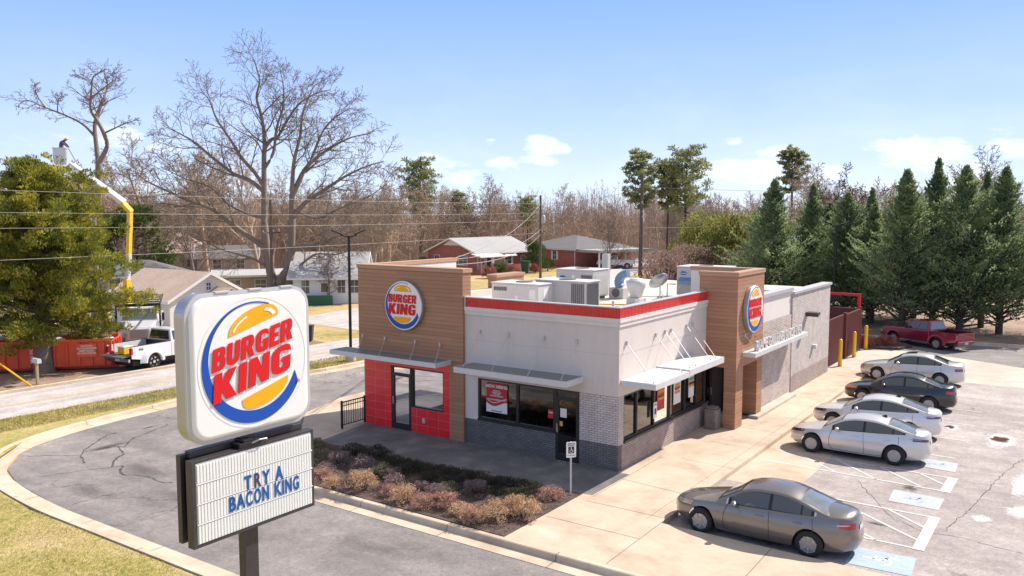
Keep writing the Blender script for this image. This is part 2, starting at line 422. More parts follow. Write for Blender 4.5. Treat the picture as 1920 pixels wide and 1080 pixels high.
    # painted brick
    for nm, a, b, mo in (('brick_light', (.52,.46,.43), (.60,.54,.51), (.30,.26,.25)), ('brick_dark', (.135,.13,.132), (.175,.168,.168), (.07,.065,.065)), ('brick_mid', (.36,.285,.255), (.44,.35,.315), (.22,.175,.16)), ('brick_red', (.33,.085,.07), (.42,.13,.105), (.36,.22,.19)), ('brick_tan', (.50,.42,.375), (.60,.52,.475), (.26,.21,.19))):
        t = newmat(nm); v = wpos(t); s = t.add('ShaderNodeSeparateXYZ', inp={0: v})
        u = mth(t, 'ADD', s.outputs[0], s.outputs[1])
        br = t.add('ShaderNodeTexBrick', inp={'Vector': t.add('ShaderNodeCombineXYZ', inp={0: u, 1: s.outputs[2], 2: 0.0}).outputs[0], 'Color1': c4(a), 'Color2': c4(b), 'Mortar': c4(mo), 'Scale': 1.0, 'Mortar Size': .009, 'Mortar Smooth': .2, 'Brick Width': .215, 'Row Height': .075})
        n = noise(t, v, 2.5, 4, .6); c = mix(t, .5, br.outputs[0], ramp(t, n, [(.3, .35), (.7, .65)]), 'OVERLAY')
        finish(t, c, .85, 0, mth(t, 'SUBTRACT', 1.0, br.outputs[1]), .006)
    # red tiles with pale joints
    t = newmat('red_tile'); v = wpos(t); s = t.add('ShaderNodeSeparateXYZ', inp={0: v})
    br = t.add('ShaderNodeTexBrick', offset=0.0, inp={'Vector': t.add('ShaderNodeCombineXYZ', inp={0: s.outputs[1], 1: s.outputs[2], 2: 0.0}).outputs[0], 'Color1': (.80,.024,.034,1), 'Color2': (.88,.032,.042,1), 'Mortar': (.80,.22,.24,1), 'Scale': 1.0, 'Mortar Size': .005, 'Brick Width': .53, 'Row Height': .31})
    finish(t, br.outputs[0], .25, 0, coat=.3)
    # siding with lap lines
    t = newmat('lap_siding'); v = wpos(t); s = t.add('ShaderNodeSeparateXYZ', inp={0: v})
    fz = mth(t, 'FRACT', mth(t, 'DIVIDE', s.outputs[2], .17)); c = mix(t, mth(t, 'LESS_THAN', fz, .1), (.80,.79,.77), (.52,.52,.53))
    finish(t, c, .7, 0, fz, .01)
    # corrugated red fascia
    t = newmat('fascia_red'); v = wpos(t); s = t.add('ShaderNodeSeparateXYZ', inp={0: v})
    u = mth(t, 'ADD', s.outputs[0], s.outputs[1]); w = mth(t, 'SINE', mth(t, 'MULTIPLY', u, 62.0))
    n = noise(t, v, 3.0, 3, .6)
    finish(t, ramp(t, n, [(.3, (.56,.008,.014)), (.7, (.70,.014,.022))]), .3, 0, w, .012, coat=.4)
    # pavements
    def pave(nm, base, dk, lt, seed, fine=.2, crack_s=None, big=.12):
        t = newmat(nm); v = wpos(t); vv = t.add('ShaderNodeVectorMath', operation='ADD', inp={0: v, 1: (seed, seed*2, 0)}).outputs[0]
        n1 = noise(t, vv, big, 5, .6, .8); n2 = noise(t, vv, 1.1, 5, .65); n3 = noise(t, vv, 38.0, 2, .7)
        n4 = noise(t, vv, .45, 6, .7, 1.5)
        f = mth(t, 'ADD', mth(t, 'MULTIPLY', n1, .55), mth(t, 'MULTIPLY', n2, .45))
        c = ramp(t, f, [(.33, dk), (.5, base), (.67, lt)])
        c = mix(t, fine, c, ramp(t, n3, [(.25, .15), (.75, .85)]), 'OVERLAY')
        c = mix(t, ramp(t, n4, [(.60, 0), (.72, .5)]), c, scaled(lt, 1.12))
        if nm.startswith('asphalt'):
            sp_ = t.add('ShaderNodeTexNoise', inp={'Vector': vv, 'Scale': 9.0, 'Detail': 4.0, 'Roughness': .85}).outputs[0]
            c = mix(t, .22, c, ramp(t, sp_, [(.36, .1), (.64, .9)]), 'OVERLAY')
            wr = noise(t, t.add('ShaderNodeVectorMath', operation='MULTIPLY', inp={0: vv, 1: ((1.1,.07,1) if nm != 'asphalt_old' else (.05,1.3,1))}).outputs[0], 1.0, 4, .6)
            c = mix(t, .20, c, ramp(t, wr, [(.36, .2), (.64, .8)]), 'OVERLAY')
        if crack_s:
            w = t.add('ShaderNodeVectorMath', operation='ADD', inp={0: vv, 1: t.add('ShaderNodeVectorMath', operation='SCALE', inp={0: t.add('ShaderNodeTexNoise', inp={'Vector': vv, 'Scale': 1.3, 'Detail': 5.0}).outputs[1], 'Scale': 1.6}).outputs[0]}).outputs[0]
            vo = t.add('ShaderNodeTexVoronoi', feature='DISTANCE_TO_EDGE', inp={'Vector': w, 'Scale': crack_s}).outputs[0]
            cr = mth(t, 'MULTIPLY', mth(t, 'LESS_THAN', vo, .004), ramp(t, noise(t, vv, .25, 3), [(.42, 0), (.55, .55)]))
            c = mix(t, cr, c, scaled(dk, .35))
        finish(t, c, .88, 0, n3, .006)
    pave('asphalt_drive', (.215,.193,.188), (.150,.135,.133), (.32,.285,.27), 3, .28, .10)
    pave('asphalt_lot', (.36,.315,.30), (.25,.215,.205), (.49,.44,.42), 9, .26, .16)
    pave('asphalt_old', (.46,.42,.40), (.35,.315,.305), (.58,.535,.50), 15, .3, .3)
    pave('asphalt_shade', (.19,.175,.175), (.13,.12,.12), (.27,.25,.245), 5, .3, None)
    pave('concrete', (.52,.415,.315), (.37,.28,.20), (.60,.50,.395), 4, .12, None, .42)
    pave('concrete_shaded', (.155,.145,.138), (.10,.094,.09), (.27,.25,.23), 31, .12, None, .55)  # walk concrete darkened so its colour carries the building's shade
    pave('concrete_old', (.50,.43,.37), (.40,.34,.28), (.60,.53,.46), 8, .14, None, .3)
    pave('curb', (.54,.44,.335), (.40,.30,.215), (.66,.56,.45), 12, .14, None, .6)
    pave('mulch', (.085,.055,.050), (.04,.026,.026), (.17,.12,.10), 2, .6, None, 2.0)
    pave('leaf_ground', (.30,.20,.14), (.14,.09,.065), (.42,.31,.22), 21, .5, None, .15)
    pave('bare_soil', (.25,.19,.15), (.14,.10,.085), (.36,.28,.22), 23, .4, None, .3)
    # lawn: dormant straw mixed with green
    t = newmat('lawn'); v = wpos(t)
    n1 = noise(t, v, .35, 6, .7, .5); n2 = noise(t, v, 5.0, 5, .75); n3 = noise(t, v, 30.0, 3, .7)
    f = mth(t, 'ADD', mth(t, 'MULTIPLY', n1, .5), mth(t, 'MULTIPLY', n2, .5))
    c = ramp(t, f, [(.38, (.21,.23,.04)), (.47, (.36,.31,.09)), (.56, (.50,.39,.18)), (.66, (.55,.42,.25))])
    c = mix(t, .5, c, ramp(t, n3, [(.25, .1), (.75, .9)]), 'OVERLAY'); finish(t, c, .95, 0, n3, .03)
    t = newmat('far_lawn'); v = wpos(t)
    n1 = noise(t, v, .12, 6, .7, .5); n2 = noise(t, v, 2.0, 5, .75)
    c = ramp(t, mth(t, 'ADD', mth(t, 'MULTIPLY', n1, .6), mth(t, 'MULTIPLY', n2, .4)), [(.38, (.24,.22,.06)), (.47, (.42,.31,.13)), (.56, (.50,.37,.19)), (.66, (.34,.23,.15))])
    finish(t, c, .95, 0, n2, .05)
build_mats()
# ------------------------------------------------------------------ camera, sun, sky
cam = bpy.data.objects.new('camera', bpy.data.cameras.new('camera')); COL.objects.link(cam); SC.camera = cam
cam.location = (-23.27, -12.08, 8.22); cam.rotation_euler = (R(90-5.099), 0, R(34.845-90))
cam.data.sensor_width = 36; cam.data.lens = 1562.91/1920*36; cam.data.clip_end = 5000; cam.data.clip_start = .2
SUNV = Vector((.95, -.40, 1.0)).normalized()
sl = bpy.data.lights.new('sun', 'SUN'); sl.energy = 4.6; sl.angle = R(.5); sl.color = (1.0, .91, .81)
so = bpy.data.objects.new('sun', sl); COL.objects.link(so); so.rotation_euler = (-SUNV).to_track_quat('-Z', 'Y').to_euler(); so.location = (60, -20, 80)
w = bpy.data.worlds.new('World'); SC.world = w; w.use_nodes = True
nt = w.node_tree; nt.nodes.clear()
class WT(NT):
    def __init__(s, t): s.t = t; s.n = t.nodes; s.l = t.links
t = WT(nt)
sky = t.add('ShaderNodeTexSky', sky_type='NISHITA', sun_disc=False, sun_elevation=math.asin(SUNV.z), sun_rotation=math.atan2(SUNV.x, SUNV.y), altitude=200, air_density=1.0, dust_density=.6, ozone_density=1.6)
dirv = t.add('ShaderNodeTexCoord').outputs['Generated']
sp = t.add('ShaderNodeSeparateXYZ', inp={0: dirv})
# small fair-weather cumulus: each a soft ellipse of directions broken up by noise
def ray(px, py):
    F = Vector((math.cos(R(34.845))*math.cos(R(-5.099)), math.sin(R(34.845))*math.cos(R(-5.099)), math.sin(R(-5.099))))
    Rr = Vector((math.sin(R(34.845)), -math.cos(R(34.845)), 0)); U = Rr.cross(F)
    return (F + Rr*((px-960)/1562.91) + U*((540-py)/1562.91)).normalized()
stretch = t.add('ShaderNodeVectorMath', operation='MULTIPLY', inp={0: dirv, 1: (1, 1, 2.6)}).outputs[0]
cn = noise(t, stretch, 26.0, 6, .6); cn2 = noise(t, stretch, 7.0, 4, .55)
tot = None
for px, py, rx, rz, amp in [(1005,301,34,9,.9),(1050,279,22,9,.8),(1018,274,30,16,.9),(952,309,28,11,.75),(865,332,30,12,.8),(812,312,48,20,.62),(1455,283,26,9,.85),(1722,282,62,18,1.0),(1690,292,50,14,.75),(1385,322,62,18,.8),(1450,320,40,14,.75),(1340,318,40,12,.6),(1372,264,16,7,.55),(920,268,10,6,.5),(1895,270,30,22,.6),(1795,320,60,16,.6),(312,272,26,12,.7),(240,262,60,24,.4),(1250,392,70,16,.35),(60,262,60,20,.3),(1560,330,60,16,.45),(1640,352,80,14,.5)]:
    d = ray(px, py); az = Vector((-d.y, d.x, 0)).normalized()
    a = t.add('ShaderNodeVectorMath', operation='DOT_PRODUCT', inp={0: dirv, 1: az}).outputs['Value']
    a = mth(t, 'DIVIDE', a, rx/1562.91*1.7); b = mth(t, 'DIVIDE', mth(t, 'SUBTRACT', sp.outputs[2], d.z), rz/1562.91*1.7)
    e = mth(t, 'SUBTRACT', 1.0, mth(t, 'ADD', mth(t, 'MULTIPLY', a, a), mth(t, 'MULTIPLY', b, b)))
    fr = t.add('ShaderNodeVectorMath', operation='DOT_PRODUCT', inp={0: dirv, 1: d}).outputs['Value']
    e = mth(t, 'MULTIPLY', mth(t, 'MAXIMUM', e, 0.0), mth(t, 'MULTIPLY', mth(t, 'GREATER_THAN', fr, 0.0), amp))
    tot = e if tot is None else mth(t, 'MAXIMUM', tot, e)
cm = mth(t, 'MULTIPLY', mth(t, 'SUBTRACT', mth(t, 'ADD', tot, mth(t, 'MULTIPLY', mth(t, 'SUBTRACT', cn, .5), 2.2)), .30), 1.7)
cm = mth(t, 'MULTIPLY', t.add('ShaderNodeClamp', inp={0: cm}).outputs[0], mth(t, 'GREATER_THAN', tot, 0.001))
cm = mth(t, 'MULTIPLY', cm, t.add('ShaderNodeClamp', inp={0: mth(t, 'MULTIPLY', tot, 3.0)}).outputs[0])
# thin high veil, a little brighter low in the sky
veil = mth(t, 'MULTIPLY', ramp(t, cn2, [(.45, 0), (.75, .28)]), ramp(t, sp.outputs[2], [(.0, 1), (.20, .05)]))
rp = t.add('ShaderNodeValToRGB'); e_ = rp.color_ramp.elements
for k_ in range(4): e_.new(.5)
for k_, (p_, c_) in enumerate([(0,(.66,.77,.92)),(.05,(.55,.68,.92)),(.13,(.385,.535,.90)),(.25,(.225,.395,.86)),(.42,(.30,.37,.56)),(1,(.46,.46,.47))]): e_[k_].position = p_; e_[k_].color = (*c_, 1)
t.l.new(sp.outputs[2], rp.inputs[0])
grad = t.add('ShaderNodeVectorMath', operation='SCALE', inp={0: rp.outputs[0], 'Scale': 10.0}).outputs[0]
lift = mix(t, .9, sky.outputs[0], grad)
m_ = t.add('ShaderNodeMix', data_type='RGBA'); m_.inputs[7].default_value = (8.6, 9.0, 9.6, 1)
t.l.new(lift, m_.inputs[6]); t.l.new(mth(t, 'MINIMUM', mth(t, 'ADD', mth(t, 'MULTIPLY', cm, .85), veil), .93), m_.inputs[0])
bg = t.add('ShaderNodeBackground', inp={0: m_.outputs[2], 1: .087}); ow = t.add('ShaderNodeOutputWorld'); t.l.new(bg.outputs[0], ow.inputs[0])
SC.view_settings.view_transform = 'Standard'; SC.view_settings.look = 'None'; SC.view_settings.gamma = 1; SC.view_settings.exposure = .66
SC.render.engine = 'CYCLES'; SC.cycles.max_bounces = 6; SC.cycles.transparent_max_bounces = 16; SC.cycles.use_denoising = True
SC.cycles.sample_clamp_indirect = 6

# ------------------------------------------------------------------ ground, roads, pavements
def sheet(name, poly, z, mat, zt=None):
    b = MB()
    if zt is None: b.face([(x, y, z) for x, y in poly])
    else: b.prism(poly, z, zt)
    return struct(name, b, mat)
b = MB(); b.grid([[(-1500+x*3000/2, -1500+y*3000/2, -.17) for y in range(3)] for x in range(3)])
struct('ground', b, 'far_lawn')
ROAD_S = [(-90,24.6),(-8,23.85),(11,22.95),(36,22.7),(60,22.9),(100,24.5),(180,30)]
ROAD_N = [(-90,29.6),(-5.6,29.1),(12,28.4),(36,28.3),(60,28.8),(100,31),(180,38)]
sheet('road', ROAD_S + ROAD_N[::-1], -.148, 'asphalt_old')
for k, off in enumerate((-.10, .10)):
    b = MB(); c = [((a[0]+q[0])/2, (a[1]+q[1])/2) for a, q in zip(ROAD_S, ROAD_N)]
    for i in range(len(c)-1):
        (x0,y0),(x1,y1) = c[i], c[i+1]; b.face([(x0,y0+off-.05,-.142),(x1,y1+off-.05,-.142),(x1,y1+off+.05,-.142),(x0,y0+off+.05,-.142)])
    struct('road_centre_line', b, 'line_yellow')
b = MB()
for i in range(len(ROAD_N)-1):
    (x0,y0),(x1,y1) = ROAD_N[i], ROAD_N[i+1]
    b.hexa([(x0,y0,-.17),(x1,y1,-.17),(x1,y1+.25,-.17),(x0,y0+.25,-.17),(x0,y0,-.02),(x1,y1,-.02),(x1,y1+.25,-.02),(x0,y0+.25,-.02)])
    if x1 > 3: break
struct('road_kerb', b, 'curb')
sheet('side_street', [(19.0,28.3),(21.5,28.3),(23.0,34.5),(30,37.6),(52,38.7),(80,40.0),(100,45),(140,60),(140,68),(96,51),(74,44.0),(52,42.2),(27,41.2),(20.0,39.5)], -.158, 'asphalt_old')
sheet('driveway', [(-2.2,29.3),(14,28.8),(14.5,34),(9,37.5),(1.5,33.2)], -.155, 'bare_soil')
sheet('yard_soil', [(-40,29.4),(-2.3,29.4),(1.5,33.2),(6,40),(-10,48),(-40,46)], -.160, 'leaf_ground')
sheet('woodland_floor', [(38,-60),(38,14),(46,19),(60,16),(120,26),(400,100),(900,0),(600,-500),(100,-300)], -.150, 'leaf_ground')
sheet('woodland_floor', [(80,75),(120,62),(420,110),(700,900),(-300,900),(-60,120),(10,84)], -.166, 'leaf_ground')
DR = [(-11.56,-40),(-11.56,3.8),(-11.61,9.35),(-11.59,12.2),(-11.28,15.1),(-10.8,16.8),(-9.63,18.4),(-8.12,19.25),(-5.7,19.9),(-2.56,20.25),(1.5,20.6),(5.6,20.8),(8.7,20.5),(22,20.5),(36.2,20.5),(36.2,-40)]
DR = [tuple(p) for p in DR]
sheet('drive', [p for p in DR[:14]] + [(22,15),(22,2),(-3.2,2),(-3.2,-3.0),(-3.2,-40)], -.150, 'asphalt_drive')
sheet('parking_lot', [(-3.3,-40),(-3.3,-2.5),(23.5,-2.5),(23.5,-40)], -.146, 'asphalt_lot')
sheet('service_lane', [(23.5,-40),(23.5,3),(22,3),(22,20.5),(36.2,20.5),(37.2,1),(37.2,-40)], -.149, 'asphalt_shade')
sheet('apron', [(23.3,-12),(23.1,-6.9),(22.0,-3.0),(22.0,-.6),(30.5,-.5),(31.8,-2.8),(30.8,-6.2),(29.0,-10),(27.0,-14),(23.4,-14)], -.142, 'concrete_old')
sheet('parking_pad', [(1.65,-5.08),(1.65,-2.9),(23.2,-2.8),(22.8,-4.9)], -.1415, 'concrete')
# lawn, raised to the kerb top
lawn_edge = [(-12.3,-60),(-12.3,4.2),(-12.34,9.35),(-12.38,11.9),(-12.1,14.3),(-11.4,16.6),(-10.5,18.0),(-8.65,19.85),(-5.95,20.75),(-2.0,21.1),(1.5,21.35),(5.85,21.55),(8.9,21.25),(22,21.2),(37,21.2)]
b = MB(); b.face([(x,y,-.02) for x,y in [(-120,-60)] + lawn_edge + [(60,21.2),(60,22.6),(36,22.5),(11,22.75),(-8,23.65),(-120,24.4)]])
struct('lawn', b, 'lawn')
b = MB()
outer = [(-120,24.4),(-8,23.65),(11,22.75),(36,22.5),(60,22.6)]
for i in range(len(outer)-1): b.face([(*outer[i],-.02),(*outer[i+1],-.02),(outer[i+1][0],outer[i+1][1]+.25,-.149),(outer[i][0],outer[i][1]+.25,-.149)])
struct('lawn_verge', b, 'lawn')
def offs(path, d):
    out = []
    for i, p in enumerate(path):
        a = Vector(path[max(i-1,0)]); c = Vector(path[min(i+1,len(path)-1)]); t_ = (c-a).normalized(); out.append((p[0]-t_.y*d, p[1]+t_.x*d))
    return out
def smooth_path(P, k=5):
    out = []; P = [Vector((*p,0)) for p in P]
    for i in range(len(P)-1):
        p0, p1, p2, p3 = P[max(i-1,0)], P[i], P[i+1], P[min(i+2,len(P)-1)]
        for j in range(k):
            s = j/k; q = .5*((2*p1)+(p2-p0)*s+(2*p0-5*p1+4*p2-p3)*s*s+(3*p1-p0-3*p2+p3)*s**3); out.append((q.x,q.y))
    out.append((P[-1].x,P[-1].y)); return out
def kerb(name, path, side, gut=.45, top=.02, mat='curb', cw=.2, jn=3.0):
    """kerb and gutter along path (path = road edge of the gutter); side=+1 puts the kerb on the left"""
    rows = []
    for d, z in ((0,-.155),(0,-.138),(gut,-.128),(gut+.03,top-.02),(gut+.06,top),(gut+cw,top),(gut+cw,-.16)):
        rows.append([(x,y,z) for x,y in offs(path, side*d)])
    P = [[rows[i][j] for i in range(len(rows))] for j in range(len(path))]
    b = MB(); b.grid(P); o = struct(name, b, mat)
    L = 0; jb = MB()
    for j in range(1, len(path)):
        L += (Vector(path[j])-Vector(path[j-1])).length
        if L > jn:
            L = 0; tv = (Vector(path[j])-Vector(path[j-1])).normalized()*.012
            q = [Vector(r) for r in P[j][1:6]]
            for a, c in zip(q[:-1], q[1:]):
                up = Vector((0,0,.003))
                jb.face([a+up-tv.to_3d(), c+up-tv.to_3d(), c+up+tv.to_3d(), a+up+tv.to_3d()])
    if jb.f: jo = struct('joint', jb, 'joint', parent=o)
    return o
kerb('lawn_kerb', smooth_path([(-11.56,-40),(-11.56,-20),(-11.56,-8),(-11.56,-2)] + DR[1:14], 6), 1, gut=.5)
bed_path = [(-7.13,-12),(-7.12,-6),(-7.12,-1),(-7.12,4),(-7.1,8),(-6.95,10.4),(-6.3,11.9),(-5.0,12.8),(-3.2,13.3),(-1.6,13.4)]
kerb('bed_kerb', smooth_path(bed_path, 6), -1, gut=.42)
kerb('lot_kerb', [(37.2,-40),(37.2,-12),(36.9,-8),(36.6,-4),(36.2,-.5),(36.2,6),(36.2,20.5)][::-1], 1, gut=.35)
# concrete walks round the restaurant
walk = [(-3.05,10.6),(-2.5,-.12),(-6.46,-.12),(-6.46,-12),(-3.32,-12),(-3.27,-3.0),(1.7,-2.95),(2.5,-2.95),(22.6,-2.85),(22.6,14),(22.6,15.3),(2.6,15.3),(-.4,14.3),(-1.6,13.0),(-3.3,12.8),(-4.9,12.2),(-5.7,11.4),(-6.3,10.6)]
sheet('sidewalk', walk, -.16, 'concrete', 0.0)
sheet('planting_bed', [(-3.06,10.59),(-2.51,-.13),(-6.46,-.13),(-6.46,10.0),(-6.3,10.59)], -.1, 'mulch', .03)
sheet('front_walk_shade', [(-.01,-.02),(-.01,11.1),(-2.97,10.55),(-2.45,-.1),(-2.4,-.42),(-.01,-.42)], .0015, 'concrete_shaded')  # darker sheet over the sidewalk: shade in front of the wall, painted in
b = MB()
def line(b, x0, y0, x1, y1, w, z):
    d = Vector((x1-x0, y1-y0, 0)).normalized(); n = Vector((-d.y, d.x, 0))*w/2
    p, q = Vector((x0,y0,z)), Vector((x1,y1,z)); b.face([p-n, q-n, q+n, p+n])
for s in [(-2.5,-.5,2.3,-.42),(-2.9,-.5,-2.9,-2.9),(-2.9,-.45,-6.4,-.45) if 0 else (-2.9,-3.0,-6.4,-3.05),(-6.4,-6.0,-3.3,-5.96),(-6.4,-8.9,-3.3,-8.9),(-.55,-.45,-.8,-2.9),(-.02,2.35,-2.6,2.35),(-.02,4.5,-2.7,4.4),(-.02,6.8,-2.85,6.8),(-.02,8.75,-2.95,8.6),(-.02,11.2,-3.0,10.9),(-4.6,-.2,-4.6,-3.0)]:
    line(b, *s, .018, .0035)
for k in range(9):
    line(b, 2.55+k*2.6, -1.05, 2.45+k*2.6, -2.9, .018, .0025)
line(b, -3.2, -2.55, 22, -2.55, .012, .0025)
for k, x in enumerate((24.0,26.6,29.2)): line(b, x, -.7, x, -6.5, .02, -.139)
line(b, 23.0, -3.4, 31, -3.4, .02, -.139)
struct('walk_joints', b, 'joint')
# painted marks
Z = -.1375
def strip(b, p, q, w=.085): line(b, p[0], p[1], q[0], q[1], w, Z)
b = MB()
strip(b, (5.95,-3.2),(5.87,-8.75)); strip(b, (4.47,-3.2),(4.35,-8.71)); b.face([(4.27,-8.66,Z+.001),(5.93,-8.68,Z+.001),(5.93,-8.96,Z+.001),(4.27,-8.94,Z+.001)])
for p, q in (((5.89,-5.28),(4.39,-6.84)),((5.92,-6.59),(4.45,-8.1)),((5.87,-7.84),(5.05,-8.65)),((5.93,-3.9),(4.45,-5.6))): strip(b, p, q)
struct('access_aisle_marking', b, 'line_white')
b = MB()
strip(b, (1.78,-5.1),(1.75,-8.8)); strip(b, (-.86,-5.0),(-.88,-8.85)); b.face([(-.95,-8.75,Z+.001),(1.80,-8.75,Z+.001),(1.80,-9.02,Z+.001),(-.95,-9.02,Z+.001)])
for p, q in (((1.76,-6.15),(-.3,-8.81)),((1.72,-7.7),(.75,-8.8)),((.5,-6.0),(-.86,-7.9))): strip(b, p, q)
struct('access_aisle_marking', b, 'line_white')
for i, x in enumerate((8.42,11.08,13.80,16.53,19.42,22.2)):
    b = MB(); strip(b, (x,-5.0),(x-.06,-8.6)); struct('stall_line', b, 'line_white')
b = MB()
for k in range(4): strip(b, (2.6+2.7*k,-15.6),(2.55+2.7*k,-19.4))
strip(b, (.62,-12.6),(.1,-16)); struct('stall_line', b, 'line_white')
for i, (poly, mt) in enumerate([([(-1.62,-7.55),(-1.55,-8.95),(-2.72,-9.02),(-2.80,-7.58)],'line_blue'),([(3.66,-7.49),(3.58,-8.88),(2.44,-8.88),(2.48,-7.55)],'line_pale'),([(7.75,-7.75),(7.74,-8.75),(6.6,-8.8),(6.7,-7.75)],'line_pale')]):
    b = MB(); b.face([(x,y,Z) for x,y in poly]); o = struct('accessible_stall_marking', b, mt)
    cx = sum(p[0] for p in poly)/4; cy = sum(p[1] for p in poly)/4; m2 = MB(); k = .95 if i == 0 else .8
    mt2 = 'line_white' if i == 0 else 'line_blue'
    def P2(u, v): return (cx + v*k, cy - u*k)   # u across the stall depth, v up
    def seg(a, c, w):
        (x0,y0),(x1,y1) = P2(*a), P2(*c); line(m2, x0, y0, x1, y1, w, Z+.002)
    m2.face([(*P2(-.38+.07*math.cos(a), .02+.07*math.sin(a)), Z+.002) for a in np.linspace(0,2*PI,12,endpoint=False)])
    seg((-.32,.02),(.05,.0),.09); seg((-.2,.01),(-.16,.26),.06); seg((.05,0),(.1,.3),.08); seg((.08,.3),(.38,.28),.07); 
    for a in np.linspace(-1.9,1.3,9)[:-1]:
        seg((.0+.27*math.cos(a)*.9, -.05-.27*math.sin(a)),(.0+.27*math.cos(a+.4)*.9,-.05-.27*math.sin(a+.4)),.06)
    m2.build('wheelchair_symbol', mt2, o, norm=False)['kind'] = 'structure'
# stains, cracks and puddle
def blob(name, cx, cy, rx, ry, mat, z=Z-.002, seed=0, jag=.25, n=40):
    q = np.random.default_rng(seed); ph = q.uniform(0, 6.28, 5); b = MB(); pts = []
    for k in range(n):
        a = 2*PI*k/n; r = 1 + jag*sum(math.sin((i+2)*a+ph[i])/(i+1.5) for i in range(5)) + q.uniform(-.06,.06)
        pts.append((cx+rx*r*math.cos(a), cy+ry*r*math.sin(a), z))
    b.face(pts); return struct(name, b, mat)
blob('salt_stain', 11.9,-9.65,1.55,.62,'stain_white',seed=1); blob('drain_debris', 12.0,-9.62,.42,.38,'stain_brown',Z,2,.35)
blob('salt_stain', 12.85,-7.95,.7,.3,'stain_white',seed=3); blob('oil_stain', 13.0,-7.85,.28,.16,'stain_brown',Z,4,.5)
blob('salt_stain', 6.6,-10.7,2.2,.35,'stain_white',seed=5); blob('salt_stain', 3.5,-10.75,.75,.42,'stain_white',seed=6); blob('salt_stain', 2.4,-9.9,.35,.38,'stain_white',seed=8)
for k_, (x_, y_, a_, b_) in enumerate(((-2.2,-5.6,.5,.8),(7.2,-5.6,.5,.9),(10.7,-5.4,.5,.8),(16,-5.3,.5,.8),(13.2,-6.2,.6,.8),(19.5,-6.6,.5,.7))): blob('oil_stain', x_, y_, a_, b_, 'stain_dark', Z-.003, 60+k_, .3)
for k_, (x_, y_) in enumerate(((-9.2,9.5),(-9.9,6.0),(-8.3,13.0),(-10.4,12.5),(-8.6,2.6),(-9.8,-.5))): blob('oil_stain', x_, y_, .45, 1.5, 'stain_tyre', -.1465, 80+k_, .3)
for k_, (x_, y_, a_, b_) in enumerate(((.9,-2.0,.7,.3),(-5.4,-4.6,.4,.9),(5.2,-2.0,.8,.3),(10.0,-2.1,1.0,.3))): blob('rust_stain', x_, y_, a_, b_, 'stain_brown', .0045, 90+k_, .3) if False else None
blob('oil_stain', 4.1,-7.85,.38,.2,'stain_dark',Z,9,.5); blob('oil_stain', .35,-7.6,.12,.3,'stain_dark',Z-.001,10,.5)
blob('puddle', -3.0,22.2,2.3,.42,'puddle',-.012,11,.15)
blob('wet_patch', -7.5,16.7,.62,.35,'stain_dark',-.1465,12,.4); blob('wet_patch', -5.0,18.0,.5,.12,'stain_dark',-.1465,13,.4)
b = MB()
def crackline(pts, w, z, seed):
    q = np.random.default_rng(seed); P = [Vector((*p,0)) for p in pts]; out = []
    for a, c in zip(P[:-1], P[1:]):
        n = max(2, int((c-a).length/.15))
        for k in range(n): p = a.lerp(c, k/n); out.append(p + Vector((q.normal(0,.025), q.normal(0,.025), 0)))
    out.append(P[-1])
    for i in range(len(out)-1):
        ww = w*q.uniform(.5,1.4); d = (out[i+1]-out[i]).normalized(); n_ = Vector((-d.y,d.x,0))*ww/2
        b.face([(out[i]-n_).to_tuple()[:2]+(z,), (out[i+1]-n_).to_tuple()[:2]+(z,), (out[i+1]+n_).to_tuple()[:2]+(z,), (out[i]+n_).to_tuple()[:2]+(z,)])
for i, (pts, w_) in enumerate([([(-9.0,15.4),(-8.54,16.42),(-8.12,17.0),(-6.65,18.19),(-6.2,18.3)],.06),([(-7.6,15.46),(-7.22,16.4),(-7.13,16.15),(-6.39,16.95),(-5.3,17.4),(-4.36,17.8)],.06),([(-7.6,15.4),(-8.25,14.9),(-8.73,14.2),(-8.41,14.1),(-8.79,13.6),(-8.93,13.17)],.07),([(-10.7,15.2),(-9.37,14.62),(-8.73,14.2)],.03),([(-9.8,18.0),(-8.54,16.42)],.03),([(-11.3,11.73),(-10.08,11.68)],.035),([(-8.93,13.17),(-8.58,12.34),(-8.66,11.53),(-8.49,11.1)],.05),([(-10.65,8.9),(-9.96,8.87)],.02)]):
    crackline(pts, w_, -.1462, i)
struct('asphalt_cracks', b, 'crack')
b = MB()
for i, (pts, w_) in enumerate([([(.8,-9.28),(2.2,-9.45),(3.7,-9.68),(6,-9.9),(8.15,-10.23),(9.6,-10.5)],.02),([(.3,-11.06),(.34,-10.44),(.58,-9.71),(.5,-8.7),(1.1,-7.87),(2.4,-7.2),(3.9,-6.4)],.015),([(9,-10.4),(12,-11.2),(16,-11),(20,-12)],.02),([(15,-8.7),(15.8,-10),(17,-12)],.015)]):
    crackline(pts, w_, Z-.003, 30+i)
struct('asphalt_cracks', b, 'crack')
# ------------------------------------------------------------------ restaurant
RB = thing('restaurant_building', 'single-storey fast food restaurant with wood plank towers, red parapet band and grey canopies', 'restaurant')
def bx(name, mat, boxes, bevel=0, parent=None, **k):
    b = MB()
    for q in boxes: b.box(*q)
    return b.build(name, mat, parent or RB, bevel=bevel, **k)
